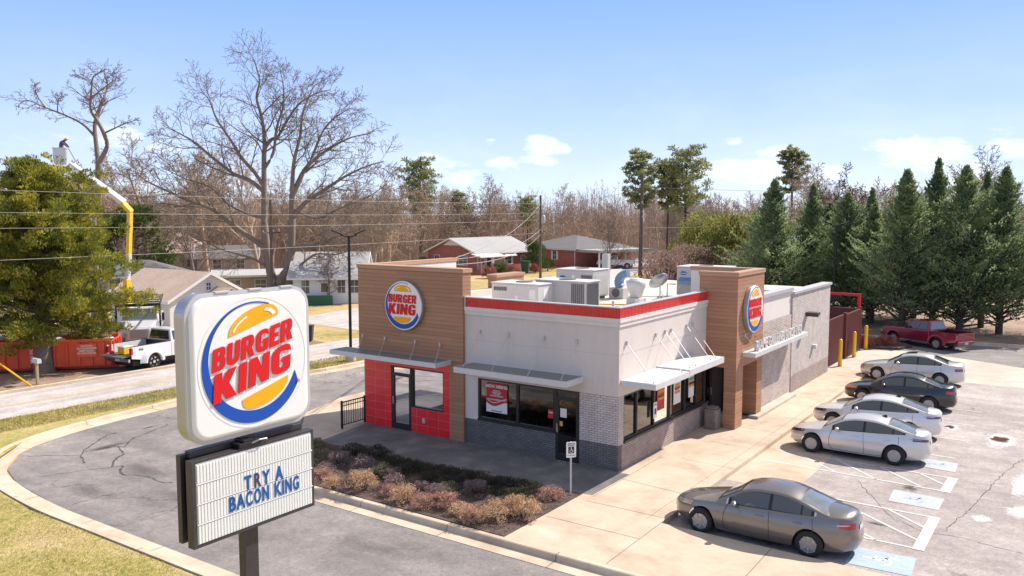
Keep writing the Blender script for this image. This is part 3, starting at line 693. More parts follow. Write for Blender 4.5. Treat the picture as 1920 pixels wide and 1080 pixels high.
# front wall (x=0 face) and side wall (y=0 face)
bx('upper_wall', 'stucco', [(0,.25,2.42,.25,6.2,4.83),(0,0,2.42,7.6,.25,4.83),(.25,10.95,0,21.5,11.2,4.7),(21.25,-.75,0,21.5,10.95,4.2),(0,11.0,0,.25,11.2,4.6)])
bx('wall_joint', 'metal_grey', [(-.004,.0,3.75,0,6.15,3.765),(0,-.004,3.75,7.2,0,3.765)])
bx('cornice', 'stucco_white', [(-.07,-.07,4.80,.25,6.15,4.93),(.25,-.07,4.80,7.2,.25,4.93),(-.04,-.04,4.66,0,6.15,4.795),(0,-.04,4.66,7.2,0,4.795)])
bx('parapet_fascia', 'fascia_red', [(-.035,-.035,4.935,.12,6.12,5.25),(.12,-.035,4.935,7.2,.12,5.25)])
bx('parapet_cap', 'metal_grey', [(-.05,-.05,5.253,.18,6.15,5.285),(.18,-.05,5.253,7.2,.18,5.285),(-.06,6.10,4.85,.2,6.165,5.30)], bevel=.004)
bx('left_pier', 'stucco_white', [(0,5.6,.90,.25,6.17,2.42)])
bx('brick_base', 'brick_dark', [(0,0,0,.25,1.43,.84),(0,2.35,0,.25,6.17,.90)])
bx('side_brick_base', 'brick_mid', [(.25,0,0,7.5,.22,.84),(7.28,.22,0,7.5,1.4,.9)])
bx('brick_pier', 'brick_light', [(0,0,.84,.25,1.43,2.42),(.25,0,.84,.36,.22,2.42)])
bx('window_sill', 'frame_dark', [(.36,-.05,.84,7.5,.2,.92),(-.03,2.35,.90,.2,5.6,.96)])
# roof deck and floor inside
bx('roof', 'membrane', [(.25,.25,4.15,21.25,10.95,4.4)])
bx('parapet_inner', 'stucco_white', [(.12,.12,4.4,.2,10.95,5.2),(.2,.12,4.4,7.2,.2,5.2)])
bx('parapet_inner', 'stucco_white', [(12.5,10.9,4.4,21.2,10.95,4.95)])
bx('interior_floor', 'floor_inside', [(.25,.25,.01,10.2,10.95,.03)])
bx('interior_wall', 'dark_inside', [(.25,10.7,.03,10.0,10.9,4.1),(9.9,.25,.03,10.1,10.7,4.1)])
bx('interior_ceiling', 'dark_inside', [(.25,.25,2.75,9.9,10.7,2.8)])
def window(name, axis, u0, u1, z0, z1, splits, glass='pane_glass', at=0.0, fr=.06, rails=()):
    """framed opening; axis 'y' = front wall (runs along y), 'x' = side wall"""
    b = MB(); d0, d1 = at+.02, at+.12
    def q(a0, a1, c0, c1, e0=d0, e1=d1):
        (b.box(e0, a0, c0, e1, a1, c1) if axis == 'y' else b.box(a0, e0, c0, a1, e1, c1))
    q(u0, u1, z0, z0+fr); q(u0, u1, z1-fr, z1); q(u0, u0+fr, z0+fr, z1-fr); q(u1-fr, u1, z0+fr, z1-fr)
    for s in splits: q(s-.04, s+.04, z0+fr, z1-fr)
    for (a0, a1, z) in rails: q(a0, a1, z-.03, z+.03, d0+.005, d1-.005)
    f = b.build(name, 'frame_dark', RB)
    es = [u0] + list(splits) + [u1]
    for a, c in zip(es[:-1], es[1:]):
        g = MB(); e = (at+d1)/2+.02
        g.face([(e,a+.03,z0+.03),(e,c-.03,z0+.03),(e,c-.03,z1-.03),(e,a+.03,z1-.03)] if axis == 'y' else [(a+.03,e,z0+.03),(c-.03,e,z0+.03),(c-.03,e,z1-.03),(a+.03,e,z1-.03)])
        g.build('pane', glass, f)
    return f
window('front_window', 'y', 2.40, 5.60, .96, 2.42, (3.92,), 'pane_glass_dark')
window('side_window', 'x', .36, 7.28, .92, 2.42, (1.36,2.68,4.0,5.3,6.4))
def door(axis, u0, u1, z1, zt, at, hside=1):
    b = MB(); d0, d1 = at+.02, at+.10
    def q(a0, a1, c0, c1, e0=d0, e1=d1): (b.box(e0, a0, c0, e1, a1, c1) if axis == 'y' else b.box(a0, e0, c0, a1, e1, c1))
    q(u0,u0+.08,0.0,zt); q(u1-.08,u1,0.0,zt); q(u0+.08,u1-.08,zt-.06,zt); q(u0+.08,u1-.08,z1,z1+.12); q(u0+.08,u1-.08,.0,.24); q(u0+.08,u0+.14,.24,z1); q(u1-.14,u1-.08,.24,z1)
    o = b.build('door', 'frame_dark', RB); g = MB(); e = at+.06
    for z0, z2 in ((.24,z1),(z1+.12,zt-.06)):
        g.face([(e,u0+.1,z0),(e,u1-.1,z0),(e,u1-.1,z2),(e,u0+.1,z2)] if axis == 'y' else [(u0+.1,e,z0),(u1-.1,e,z0),(u1-.1,e,z2),(u0+.1,e,z2)])
    g.build('pane', 'pane_glass_dark', o)
    h = MB(); hu = u1-.11 if hside > 0 else u0+.11; 
    (h.box(at-.03,hu-.02,.95,at+.02,hu+.02,1.25) if axis == 'y' else h.box(hu-.02,at-.03,.95,hu+.02,at+.02,1.25)); h.build('handle', 'steel', o, bevel=.008)
    return o
door('y', 1.43, 2.40, 2.05, 2.42, 0)
door('x', 7.55, 8.55, 2.05, 2.42, .25); 
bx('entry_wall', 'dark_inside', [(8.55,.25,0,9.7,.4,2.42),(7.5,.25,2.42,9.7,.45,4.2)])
# left wood tower over red tiled wall
bx('tower_cladding', 'planks', [(-.12,6.17,2.9,.35,11.35,6.12),(-.10,6.17,0,.3,6.81,2.9),(.35,11.05,2.9,5.6,11.35,6.12)])
bx('tower_inner_face', 'stucco_white', [(.351,6.3,4.4,.37,11.04,6.1),(.37,11.03,4.4,5.6,11.048,6.1)])
bx('tower_coping', 'planks_plain', [(-.16,6.13,6.12,.40,11.39,6.27),(.40,11.0,6.12,5.66,11.39,6.27)], bevel=.008)
bx('panel_joint', 'planks_plain', [(-.124,8.755,3.1,-.12,8.775,6.1)])
bx('red_tile_wall', 'red_tile', [(-.02,6.81,0,.2,7.17,2.9),(-.02,7.17,0,.2,8.74,.93),(-.02,9.76,0,.2,11.15,2.9),(-.02,7.17,2.44,.2,9.76,2.9),(-.02,8.70,.93,.2,8.76,2.44) if 0 else (-.02,11.15,0,.2,11.16,2.9)])
bx('side_trim', 'planks', [(.2,11.16,0,.6,11.3,2.9)])
window('tower_window', 'y', 7.17, 8.74, .93, 2.44, (), 'pane_glass_dark')
door('y', 8.74, 9.76, 2.05, 2.44, -.02)
b = MB(); b.box(-.10,8.02,.42,-.02,8.14,.60); b.build('outlet_cover', 'metal_grey', RB, bevel=.01)
# right wood tower with walk-through
bx('tower_cladding', 'planks', [(7.2,-1.22,0,7.97,-.75,2.35),(7.2,-1.22,2.35,10.25,-.92,5.86),(7.2,-.92,2.35,7.5,.3,5.86),(9.95,-.92,2.35,10.25,1.8,5.86),(9.62,-1.22,.1,10.25,-.4,2.35)])
bx('tower_ceiling', 'planks_plain', [(7.5,-.92,2.36,9.95,-.0,2.45)])
bx('tower_inner_face', 'stucco_white', [(7.5,-.92,4.4,9.95,-.90,5.85),(9.93,-.90,4.4,9.95,1.8,5.85)])
bx('tower_coping', 'planks_plain', [(7.16,-1.26,5.86,10.29,-.88,6.02),(7.16,-.88,5.86,7.54,.34,6.02),(9.91,-.88,5.86,10.29,1.84,6.02)], bevel=.008)
bx('tower_base', 'concrete_old', [(9.3,-1.42,.0,14.6,-1.0,.12)], bevel=.015)
# rear service block
bx('rear_upper_wall', 'stucco_white', [(10.25,-.95,3.68,14.95,-.7,4.74)])
bx('rear_brick_wall', 'brick_tan', [(10.25,-1.0,0,14.95,-.7,3.68)])
bx('rear_side_wall', 'brick_light', [(14.95,-1.03,.80,21.5,-.75,4.55)])
bx('rear_side_base', 'brick_mid', [(14.95,-1.032,0,21.5,-.75,.797)])
bx('rear_cap', 'metal_grey', [(10.25,-1.06,4.74,15.02,-.62,4.90),(15.0,-1.10,4.553,21.6,-.60,4.68)], bevel=.01)
bx('rear_cap_band', 'stucco_white', [(10.25,-.99,4.60,14.97,-.95,4.735)])
bx('rear_return', 'stucco_white', [(14.7,-.7,4.4,14.95,1.5,4.74)])
b = MB(); b.prism_y([(17.0,3.55),(17.55,3.55),(17.5,3.42),(17.1,3.34)], -1.6, -1.03); b.build('wall_light', 'bronze', RB, bevel=.02)
b = MB(); b.box(18.35,-1.22,1.62,18.62,-1.03,1.82); b.build('wall_light', 'hvac_light', RB, bevel=.02)
b = MB(); b.box(10.55,-1.06,1.55,10.68,-1.0,1.68); b.build('doorbell', 'black_metal', RB, bevel=.01)
# drive-through bump behind
bx('window_bay_parapet', 'planks', [(8.6,11.0,4.4,10.9,11.5,5.2),(8.6,11.2,0,10.9,11.5,4.4)])
bx('window_bay_coping', 'planks_plain', [(8.55,10.95,5.2,10.95,11.55,5.34)])
# canopies: slab with fascia, hung on rods
def canopy(x0, y0, x1, y1, z, h, rods, mat='canopy_edge', top='canopy_top'):
    b = MB(); b.box(x0, y0, z-h, x1, y1, z); b.mi = 1
    b.face([(x0+.05,y0+.05,z+.004),(x1-.05,y0+.05,z+.004),(x1-.05,y1-.05,z+.004),(x0+.05,y1-.05,z+.004)])
    o = b.build('canopy', [mat, top], RB, norm=False)
    for i, (p, q) in enumerate(rods):
        r = MB(); r.tube([p, q], .0115, 6); d = Vector(q)-Vector(p); r.ball(p, .03, 6, 4)
        n = Vector((0,0,0)); r.box(p[0]-.035, p[1]-.035, p[2]-.06, p[0]+.035, p[1]+.035, p[2]+.07); r.ball(q, .03, 6, 4)
        r.build('rod', 'metal_grey', o)
    return o
canopy(-1.02, 6.70, -.125, 12.05, 2.96, .17, [((-.15,y,3.47),(-.88,y-.38,2.98)) for y in (11.1,9.92,8.39,7.2)])
canopy(-1.10, 1.27, -.005, 5.82, 2.95, .19, [((-.03,y,4.08),(-.95,y+.03,2.97)) for y in (5.48,4.26,2.80,1.53)])
canopy(.12, -1.22, 2.74, -.005, 2.95, .19, [((x,-.03,4.1),(x-.2,-1.08,2.97)) for x in (.46,2.63)], top='stucco_white')
canopy(2.77, -1.22, 5.93, -.005, 3.0, .21, [((x,-.03,4.12),(x-.3,-1.08,3.02)) for x in (3.38,3.87,5.25,5.76)], top='stucco_white')
canopy(7.85, -1.74, 15.0, -1.225, 2.90, .17, [((8.0,-1.25,3.55),(8.35,-1.66,2.92))], top='stucco_white')
# channel letters standing on the long canopy
lt = text_mesh('FLAME GRILLING SINCE 1954', .52, .10, .018, 1.0, 'LEFT', 1.02)
xs = [v.co.x for v in lt.vertices]; k = 6.1/(max(xs)-min(xs)); 
for v in lt.vertices: v.co.x = (v.co.x-min(xs))*k
lo = place(lt, 'canopy_lettering', 'hvac_light', RB, (8.3,-1.58,2.93)); 
r = MB(); r.box(8.2,-1.60,2.90,14.5,-1.54,2.925)
for i in range(5): r.tube([(8.9+i*1.3,-1.3,3.42),(8.9+i*1.3,-1.55,3.36)], .014, 5)
r.build('letter_rail', 'steel', RB)
# round emblems
def round_sign(loc, rot, Rr):
    b = MB(); b.lathe([(Rr*.985,0.0),(Rr,.02),(Rr,.16),(Rr*.985,.175)], 64, axis='y')
    o = b.build('round_sign', 'silver_rim', RB, loc=loc, rot=rot)
    f = MB(); f.loft([[(x,-.002,y) for x,y in ngon(0,0,Rr*.975,64)], [(x,-.012,y) for x,y in ngon(0,0,Rr*.96,64)]]); f.build('sign_face', 'sign_white', o)
    burger_logo(o, Rr, .0, -.014); return o
round_sign((-.30, 8.85, 4.81), (0,0,R(-90)), .93)
round_sign((8.68, -1.40, 4.51), (0,0,0), .93)
# window graphics
def poster(name, w, h, mat, loc, rz, parent=RB):
    b = MB(); b.box(-w/2,-.004,-h/2,w/2,.004,h/2); return b.build(name, mat, parent, loc=loc, rot=(0,0,rz))
p = poster('hiring_poster', .90, 1.03, 'paper_red', (.04,4.80,1.77), R(-90))
w_ = MB(); n = 16
for i in range(n):
    x0, x1 = -.45+.9*i/n, -.45+.9*(i+1)/n; f = lambda x: -.20 - .10*math.sin((x+.45)*5.2) - .06*x
    w_.face([(x0,-.006,-.515),(x1,-.006,-.515),(x1,-.006,f(x1)),(x0,-.006,f(x0))])
w_.build('poster_base', 'paper_white', p)
w_ = MB()
for k, dz in ((0,.05),(1,.11)):
    for i in range(n):
        x0, x1 = -.45+.9*i/n, -.45+.9*(i+1)/n; f = lambda x: -.20 - .10*math.sin((x+.45)*5.2) - .06*x + (dz if k else -dz)
        w_.face([(x0,-.008,f(x0)),(x1,-.008,f(x1)),(x1,-.008,f(x1)+.022),(x0,-.008,f(x0)+.022)])
w_.build('poster_wave', 'sign_white', p)
place(text_mesh('NOW HIRING', .15, .004, .03), 'poster_heading', 'sign_white', p, (0,-.008,.36))
place(text_mesh('WORK AT\nBURGER KING\nFOR SOME\nAMAZING BENEFITS', .062, .004, .02), 'poster_text', 'sign_white', p, (0,-.008,.24))
place(text_mesh('WWW.BURGERKING.COM', .062, .004, .03), 'poster_text', 'sign_white', p, (0,-.008,-.08))
place(text_mesh('WE TRAIN & HIRE', .055, .004, .03), 'poster_text', 'frame_dark', p, (0,-.010,-.48))
p = poster('door_notice', .24, .30, 'paper_white', (.05,2.07,1.62), R(-90)); p = poster('door_notice', .11, .16, 'flower_gold', (.05,2.16,1.25), R(-90))
p = poster('door_notice', .26, .30, 'paper_red', (.05,2.55,1.52), R(-90)); place(text_mesh('OPEN', .08, .004, .02), 'notice_text', 'sign_white', p, (0,-.006,.02))
for x, wd, hh, z, pal in ((3.25,.62,.95,1.86,('paper_red','paper_orange')),(4.65,.62,1.0,1.84,('paper_white','paper_orange')),(5.95,.50,1.0,1.86,('paper_white','paper_green'))):
    p = poster('menu_poster', wd, hh, pal[0], (x,.045,z), 0)
    q = np.random.default_rng(int(x*10)); m = MB()
    for j, (zz, hw, hh2) in enumerate(((.18,.22,.06),(.10,.24,.025),(.055,.23,.03),(0.0,.24,.035),(-.07,.22,.05))):
        m.mi = j; m.prism_y(rnd([(-hw,zz-hh2,.03),(hw,zz-hh2,.03),(hw,zz+hh2,.03),(-hw,zz+hh2,.03)]), -.012-.001*j, -.005)
    m.build('food_picture', ['paper_orange','paper_green','paper_red','stain_brown','paper_orange'] if pal[1] != 'paper_green' else ['paper_green','paper_white','paper_red','frame_dark','paper_orange'], p)
    if x < 4: place(text_mesh('2.49', .20, .004, .03, .8), 'price', 'sign_white', p, (0,-.008,.28))
b = MB(); b.prism_y(rnd([(-.13,1.22,.02),(.13,1.22,.02),(.13,1.78,.02),(-.13,1.78,.02)]), -.05, -.035); p = b.build('wall_sign', 'sign_white', RB, loc=(2.62,0,0))
b = MB(); b.box(-.07,-.056,1.36,.07,-.052,1.56); b.build('symbol_panel', 'letter_blue', p)
place(text_mesh('PARKING', .05, .003, .02), 'sign_text', 'frame_dark', p, (0,-.053,1.68))
# ------------------------------------------------------------------ furniture seen through the glass
def dining_table(x, y, z0=.03):
    t_ = thing('dining_table', None, 'table', (x,y,z0), 0, 'dining tables inside the restaurant')
    b = MB(); b.box(-.3,-.35,.72,.3,.35,.76); b.build('tabletop', 'wood_post', t_, bevel=.01)
    b = MB(); b.tube([(0,0,.03),(0,0,.72)], .035, 8); b.build('pedestal', 'steel', t_)
    b = MB(); b.box(-.25,-.25,0,.25,.25,.03); b.build('base', 'black_metal', t_, bevel=.008); return t_
def dining_chair(x, y, rz):
    t_ = thing('dining_chair', None, 'chair', (x,y,.03), rz, 'dining chairs inside the restaurant')
    b = MB(); b.box(-.2,-.2,.43,.2,.2,.47); b.build('seat', 'maroon', t_, bevel=.01)
    b = MB(); b.box(-.2,.18,.55,.2,.21,.88); b.build('backrest', 'maroon', t_, bevel=.01)
    for sx in (-1,1):
        for sy in (-1,1):
            b = MB(); b.tube([(sx*.18,sy*.18,0),(sx*.18,sy*.18,.43 if sy < 0 else .88)], .014, 6); b.build('leg', 'steel', t_)
    return t_
tb = dining_table(1.3, 3.0); ch = dining_chair(1.3, 2.35, PI)
L1 = 'small pedestal dining table behind the restaurant windows'; L2 = 'dark dining chair at a table behind the restaurant windows'
tb['label'] = L1; ch['label'] = L2
for x, y in ((1.3,4.8),(3.4,1.3),(5.4,1.3),(1.5,8.2)): dup(tb, (x,y,.03))
for x, y, a in ((1.3,3.65,0),(1.3,4.15,PI),(1.3,5.45,0),(2.75,1.3,PI/2),(4.05,1.3,-PI/2),(4.75,1.3,PI/2),(6.05,1.3,-PI/2),(1.5,7.55,PI)): dup(ch, (x,y,.03), a)
# ------------------------------------------------------------------ rooftop plant
def hvac(label, x0, y0, x1, y1, z1, mat, feats, z0=4.4):
    o = thing('rooftop_air_conditioner', label, 'air conditioner', ((x0+x1)/2,(y0+y1)/2,z0), 0, 'rooftop air conditioners')
    a, b_, h = (x1-x0)/2, (y1-y0)/2, z1-z0
    m = MB(); m.box(-a,-b_,.14,a,b_,h-.05); m.build('cabinet', mat, o, bevel=.012)
    m = MB(); m.box(-a-.03,-b_-.03,h-.045,a+.03,b_+.03,h); m.build('lid', 'hvac_light', o, bevel=.012)
    m = MB(); m.box(-a+.1,-b_+.1,0,a-.1,b_-.1,.14); m.build('kerb_base', 'hvac_dark', o)
    for f in feats:
        kind, side, u0, u1, w0, w1 = f; m = MB()
        def q(p0, p1, r0, r1, d): (m.box(-a-d,p0,r0,-a+.002,p1,r1) if side == 'w' else m.box(p0,-b_-d,r0,p1,-b_+.002,r1))
        if kind == 'fins':
            n = max(2,int((u1-u0)/.07))
            for i in range(n): u = u0+(u1-u0)*(i+.25)/n; q(u, u+(u1-u0)/n*.5, w0, w1, .025)
            m.build('condenser_fins', 'hvac_dark', o)
        elif kind == 'panel': q(u0,u1,w0,w1,.012); m.build('access_panel', 'hvac', o, bevel=.004)
        elif kind == 'dark': q(u0,u1,w0,w1,.015); m.build('filter_opening', 'hvac_dark', o)
        elif kind == 'slots':
            for i in range(8): u = u0+(u1-u0)*i/8; q(u, u+(u1-u0)/8*.7, w0, w1, .012)
            m.build('vent_slots', 'hvac_dark', o)
        elif kind == 'label': q(u0,u1,w0,w1,.008); m.build('sticker', 'paper_white', o)
        elif kind == 'yellow': q(u0,u1,w0,w1,.008); m.build('sticker', 'flower_gold', o)
        elif kind == 'logo':
            pts = [((u0+u1)/2+(u1-u0)/2*math.cos(t_), (w0+w1)/2+(w1-w0)/2*math.sin(t_)) for t_ in np.linspace(0,2*PI,20,endpoint=False)]
            m.prism_x(pts, -a-.01, -a); lg = m.build('maker_badge', 'letter_blue', o)
            place(text_mesh('Carrier', (w1-w0)*.62, .004, .01), 'badge_text', 'sign_white', lg, (-a-.013,(u0+u1)/2,(w0+w1)/2-(w1-w0)*.2), (R(90),0,R(-90)))
    m = MB(); m.lathe([(.32,h),(.32,h+.03),(.28,h+.035)], 20, ((0,.0,0))); m.build('fan_guard', 'hvac_dark', o)
    return o
hvac('long pale rooftop unit with vent slots along its upper left corner, nearest the wood tower', 1.6,4.1,2.9,6.15,5.7,'hvac_light',
     [('slots','w',.35,.95,1.0,1.14),('label','w',-.15,-.02,.7,.85),('label','w',.2,.45,.35,.7),('slots','w',.7,.95,.2,.35),('label','s',-.3,0,.75,1.1),('yellow','s',-.1,.1,.35,.5),('label','w',-.9,-.65,.75,1.1)])
hvac('tall rooftop unit with finned condenser wrapped round its right end', 2.6,2.7,3.6,4.85,5.8,'hvac',
     [('dark','w',.35,.95,.7,1.25),('panel','w',-.3,.3,.2,1.2),('fins','w',-1.0,-.45,.15,1.3),('fins','s',-.45,.4,.15,1.3),('label','w',-.12,.05,.75,.95)])
hvac('rearmost grey rooftop unit with blue oval badge behind the finned unit', 8.8,5.9,10.2,7.8,5.75,'hvac',
     [('logo','w',.45,.8,.85,1.05),('label','w',-.0,.12,.95,1.08),('dark','w',-.9,-.35,.25,1.1),('panel','s',-.5,.5,.2,1.1)])
o = hvac('large grey rooftop unit with blue hood beside the right wood tower', 12.1,1.2,13.6,3.4,5.85,'hvac',
     [('logo','w',.6,.95,1.05,1.22),('slots','w',-.9,-.3,1.2,1.28),('label','w',-.3,-.15,.3,.9),('label','w',.1,.2,1.1,1.2)], z0=4.4)
m = MB(); m.prism_y([(-.75,.95),(-.95,.78),(-.95,.66),(-.75,.66)], .25, .95); m.build('intake_hood', 'blue_metal', o)
# kitchen exhaust: bowl fan, blower with elbow and stack, dish, pipe
o = thing('exhaust_fan', 'white bowl-shaped kitchen exhaust fan on a square roof curb', 'exhaust fan', (7.9,3.35,4.4))
m = MB(); m.box(-.3,-.3,0,.3,.3,.35); m.build('curb', 'hvac_light', o, bevel=.02)
m = MB(); m.lathe([(.24,.35),(.27,.5),(.40,.85),(.42,1.05),(.30,1.07),(.27,1.14),(.18,1.16)], 28); m.build('bowl', 'hvac_light', o, smooth=True)
m = MB(); m.box(-.1,-.48,.0,.0,-.4,.35); m.lathe([(.09,0),(.09,.3),(.10,.31)], 14, (-.45,-.25,0)); m.build('grease_box', 'hvac_light', o)
o = thing('blower', 'galvanised rooftop blower with blue elbow duct and tall square stack', 'blower', (10.3,5.4,4.4))
m = MB(); m.box(-.3,-.35,0,.3,.35,.5); m.build('housing', 'hvac', o, bevel=.03)
m = MB(); m.lathe([(.2,0),(.2,.05)], 20, (-.31,0,.28), 'x'); m.build('fan_inlet', 'hvac_dark', o)
m = MB(); 
loops = []
for i in range(7):
    a = R(-35+115*i/6); c = Vector((.0,-.25,.5+0)); p = Vector((0, -.55+.55*math.cos(a)*1.0, .75+.42*math.sin(a))); n_ = Vector((0,math.cos(a),math.sin(a)))
    loops.append([p+Vector((-.17,0,0))-n_*.16, p+Vector((.17,0,0))-n_*.16, p+Vector((.17,0,0))+n_*.16, p+Vector((-.17,0,0))+n_*.16])
m.loft(loops); m.build('elbow_duct', 'blue_metal', o, bevel=.01)
m = MB(); m.box(.75,1.0,0,1.05,1.3,1.95); m.build('stack', 'hvac', o, bevel=.01)
o = thing('satellite_dish', 'weathered mesh satellite dish on a short roof post', 'satellite dish', (9.9,3.2,4.4))
m = MB(); m.tube([(0,0,0),(0,0,.75)], .03, 8); m.tube([(.3,-.2,0),(0,0,.5)], .015, 6); m.build('post', 'steel', o)
m = MB(); m.lathe([(.02,0),(.15,.015),(.32,.07),(.46,.15),(.46,.16),(.31,.085),(.15,.03),(.02,.012)], 26); 
d = m.build('reflector', 'silver_rim', o, smooth=True, loc=(0,0,.82), rot=(R(48),0,R(150)))
m = MB(); m.tube([(.3,0,.06),(0,0,.45)], .01, 5); m.ball((0,0,.45),.04,6,4); m.tube([(-.3,0,.06),(0,0,.45)], .008, 5); m.build('feed_arm', 'steel', d)
m = MB(); m.tube([(6.5,6.3,4.46),(7.6,3.6,4.46),(7.6,2.9,4.46)], .03, 6); m.tube([(5.0,6.9,4.46),(6.5,6.3,4.46)], .03, 6); m.box(5.9,6.35,4.4,6.2,6.5,4.62)
tag(m.build('gas_pipe', 'yellow_paint'), 'yellow gas pipe running low across the white roof', 'pipe')
m = MB(); m.tube([(12.2,3.9,4.4),(12.2,3.9,5.0),(12.2,3.5,5.0)], .035, 8); tag(m.build('vent_pipe', 'hvac_light'), 'white bent vent pipe left of the hooded rooftop unit', 'pipe')
for k, (x, y) in enumerate(((16.4,2.0),(16.4,1.55))):
    m = MB(); m.lathe([(.08,0),(.08,.42),(.17,.46),(.19,.58),(.14,.66),(.03,.70)], 16)
    tag(m.build('roof_vent', 'steel', loc=(x,y,4.4), smooth=True), ('left' if k == 0 else 'right')+' one of the paired round metal vents above the rear brick wall', 'vent', 'paired roof vents')
for k, (x, y) in enumerate(((11.3,.2),(12.6,.2))):
    m = MB(); m.tube([(0,0,0),(0,0,1.35)], .03, 6); m.tube([(0,0,1.35),(.5,0,1.35)], .02, 6)
    tag(m.build('roof_rail', 'hvac_light', loc=(x,y,4.4)), ('nearer' if k == 0 else 'farther')+' thin pale post standing just behind the right wood tower', 'post', 'thin roof posts')

for k, (x0, y0, x1, y1) in enumerate(((4.2,.3,4.2,10.8),(8.6,.3,8.6,10.8),(12.9,.3,12.9,10.8))):
    b = MB(); b.box(x0-.05,y0,4.401,x1+.05,y1,4.406); b.build('roof_seam', 'metal_grey', RB)
for k, pts in enumerate(([(3.7,4.9,4.47),(5.2,5.4,4.47),(8.7,6.2,4.47)],[(2.95,5.2,4.47),(3.3,6.5,4.47),(6.0,6.9,4.47)],[(10.7,5.2,4.47),(11.6,4.0,4.47),(12.1,3.2,4.47)])):
    b = MB(); b.tube(pts, .022, 6)
    for p in pts: b.box(p[0]-.06,p[1]-.1,4.402,p[0]+.06,p[1]+.1,4.45)
    tag(b.build('conduit', 'hvac'), ('grey conduit running between the finned and the badged rooftop units','grey conduit curving round the slotted rooftop unit','grey conduit from the blower to the hooded rooftop unit')[k], 'conduit')
for x, y in ((5.6,3.2),(6.4,7.9),(11.2,8.8)):
    b = MB(); b.lathe([(.10,0),(.06,.06),(.05,.4),(.05,.42)],12,(x,y,4.4)); b.build('roof_vent_stub', 'hvac', RB, smooth=True)
# ------------------------------------------------------------------ vehicles
def interp(keys, x):
    ks = sorted(keys)
    if x <= ks[0][0]: return ks[0][1]
    if x >= ks[-1][0]: return ks[-1][1]
    for i in range(len(ks)-1):
        if ks[i][0] <= x <= ks[i+1][0]:
            x0, y0 = ks[i]; x1, y1 = ks[i+1]
            m0 = (y1-y0)/(x1-x0) if i == 0 else (ks[i+1][1]-ks[i-1][1])/(ks[i+1][0]-ks[i-1][0])
            m1 = (y1-y0)/(x1-x0) if i+2 >= len(ks) else (ks[i+2][1]-ks[i][1])/(ks[i+2][0]-ks[i][0])
            h = x1-x0; t_ = (x-x0)/h
            return (2*t_**3-3*t_**2+1)*y0 + (t_**3-2*t_**2+t_)*h*m0 + (-2*t_**3+3*t_**2)*y1 + (t_**3-t_**2)*h*m1
def patch(name, fn, us, vs, mat, parent, off, inward=None, smooth=True):
    """thin panel following surface fn(u,v), lifted off it by `off`; inward = point the surface faces away from"""
    eps = 1e-3; P = []
    for u in us:
        row = []
        for v in vs:
            p = Vector(fn(u, v)); du = Vector(fn(u+eps, v))-Vector(fn(u-eps, v)); dv = Vector(fn(u, v+eps))-Vector(fn(u, v-eps)); n = du.cross(dv)
            n = n.normalized() if n.length > 1e-12 else Vector((0,0,1))
            c = Vector(inward(p)) if inward else Vector((p.x*.8, 0, .5))
            if n.dot(p-c) < 0: n = -n
            row.append(p+n*off)
        P.append(row)
    b = MB(); b.grid(P); return b.build(name, mat, parent, smooth=smooth)
def wheel(parent, x, y, r, w, style, side, rim='rim_silver'):
    """tyre with rim as its sub-part; axle along y"""
    b = MB(); h = w/2
    b.lathe([(r*.62,-h*.8),(r*.70,-h),(r*.93,-h*.96),(r,-h*.6),(r,h*.6),(r*.93,h*.96),(r*.70,h),(r*.62,h*.8),(r*.62,-h*.8)], 32, axis='y')
    o = b.build('wheel', 'tyre', parent, loc=(x,y,r), smooth=True)
    b = MB(); s = side
    b.mi = 1; b.lathe([(r*.66,0),(r*.66,s*h*.5),(.01,s*h*.5)], 28, axis='y')
    b.mi = 0; b.lathe([(r*.60,s*h*.72),(r*.68,s*h*.90),(r*.70,s*h*.80),(r*.66,s*h*.3)], 32, axis='y')
    def spoke(a, r0, r1, w0, w1, y0, y1):
        c, s_ = math.cos(a), math.sin(a); q = []
        for yy in (y0-s*.015, y0+s*.01):
            for rr, ww in ((r0,w0),(r1,w1)):
                for sg in (-1,1): q.append((rr*c-sg*ww*s_, yy+(0 if rr == r0 else (y1-y0)), rr*s_+sg*ww*c))
        b.hexa([q[0],q[1],q[3],q[2],q[4],q[5],q[7],q[6]])
    if style == 'cover':
        b.lathe([(.01,s*h*.66),(r*.22,s*h*.72),(r*.25,s*h*.80)], 28, axis='y')
        for k in range(7): spoke(2*PI*k/7+.2, r*.2, r*.66, r*.05, r*.068, s*h*.70, s*h*.86)
    elif style == 'multi':
        for k in range(10): spoke(2*PI*k/10+.2, r*.1, r*.66, r*.016, r*.024, s*h*.62, s*h*.84)
    elif style == 'truck':
        b.lathe([(.01,s*h*.9),(r*.2,s*h*.9),(r*.24,s*h*.6)], 20, axis='y')
        for k in range(6): spoke(2*PI*k/6+.2, r*.2, r*.66, r*.12, r*.13, s*h*.6, s*h*.8)
    else:
        for k in range(5):
            for d in (-.15,.15): spoke(2*PI*k/5+.3+d, r*.1, r*.66, r*.022, r*.026, s*h*.6, s*h*.84)
    b.lathe([(.01,s*h*.74),(r*.10,s*h*.74),(r*.14,s*h*.5)], 16, axis='y')
    b.build('rim', [rim, 'car_black_trim'], o); return o

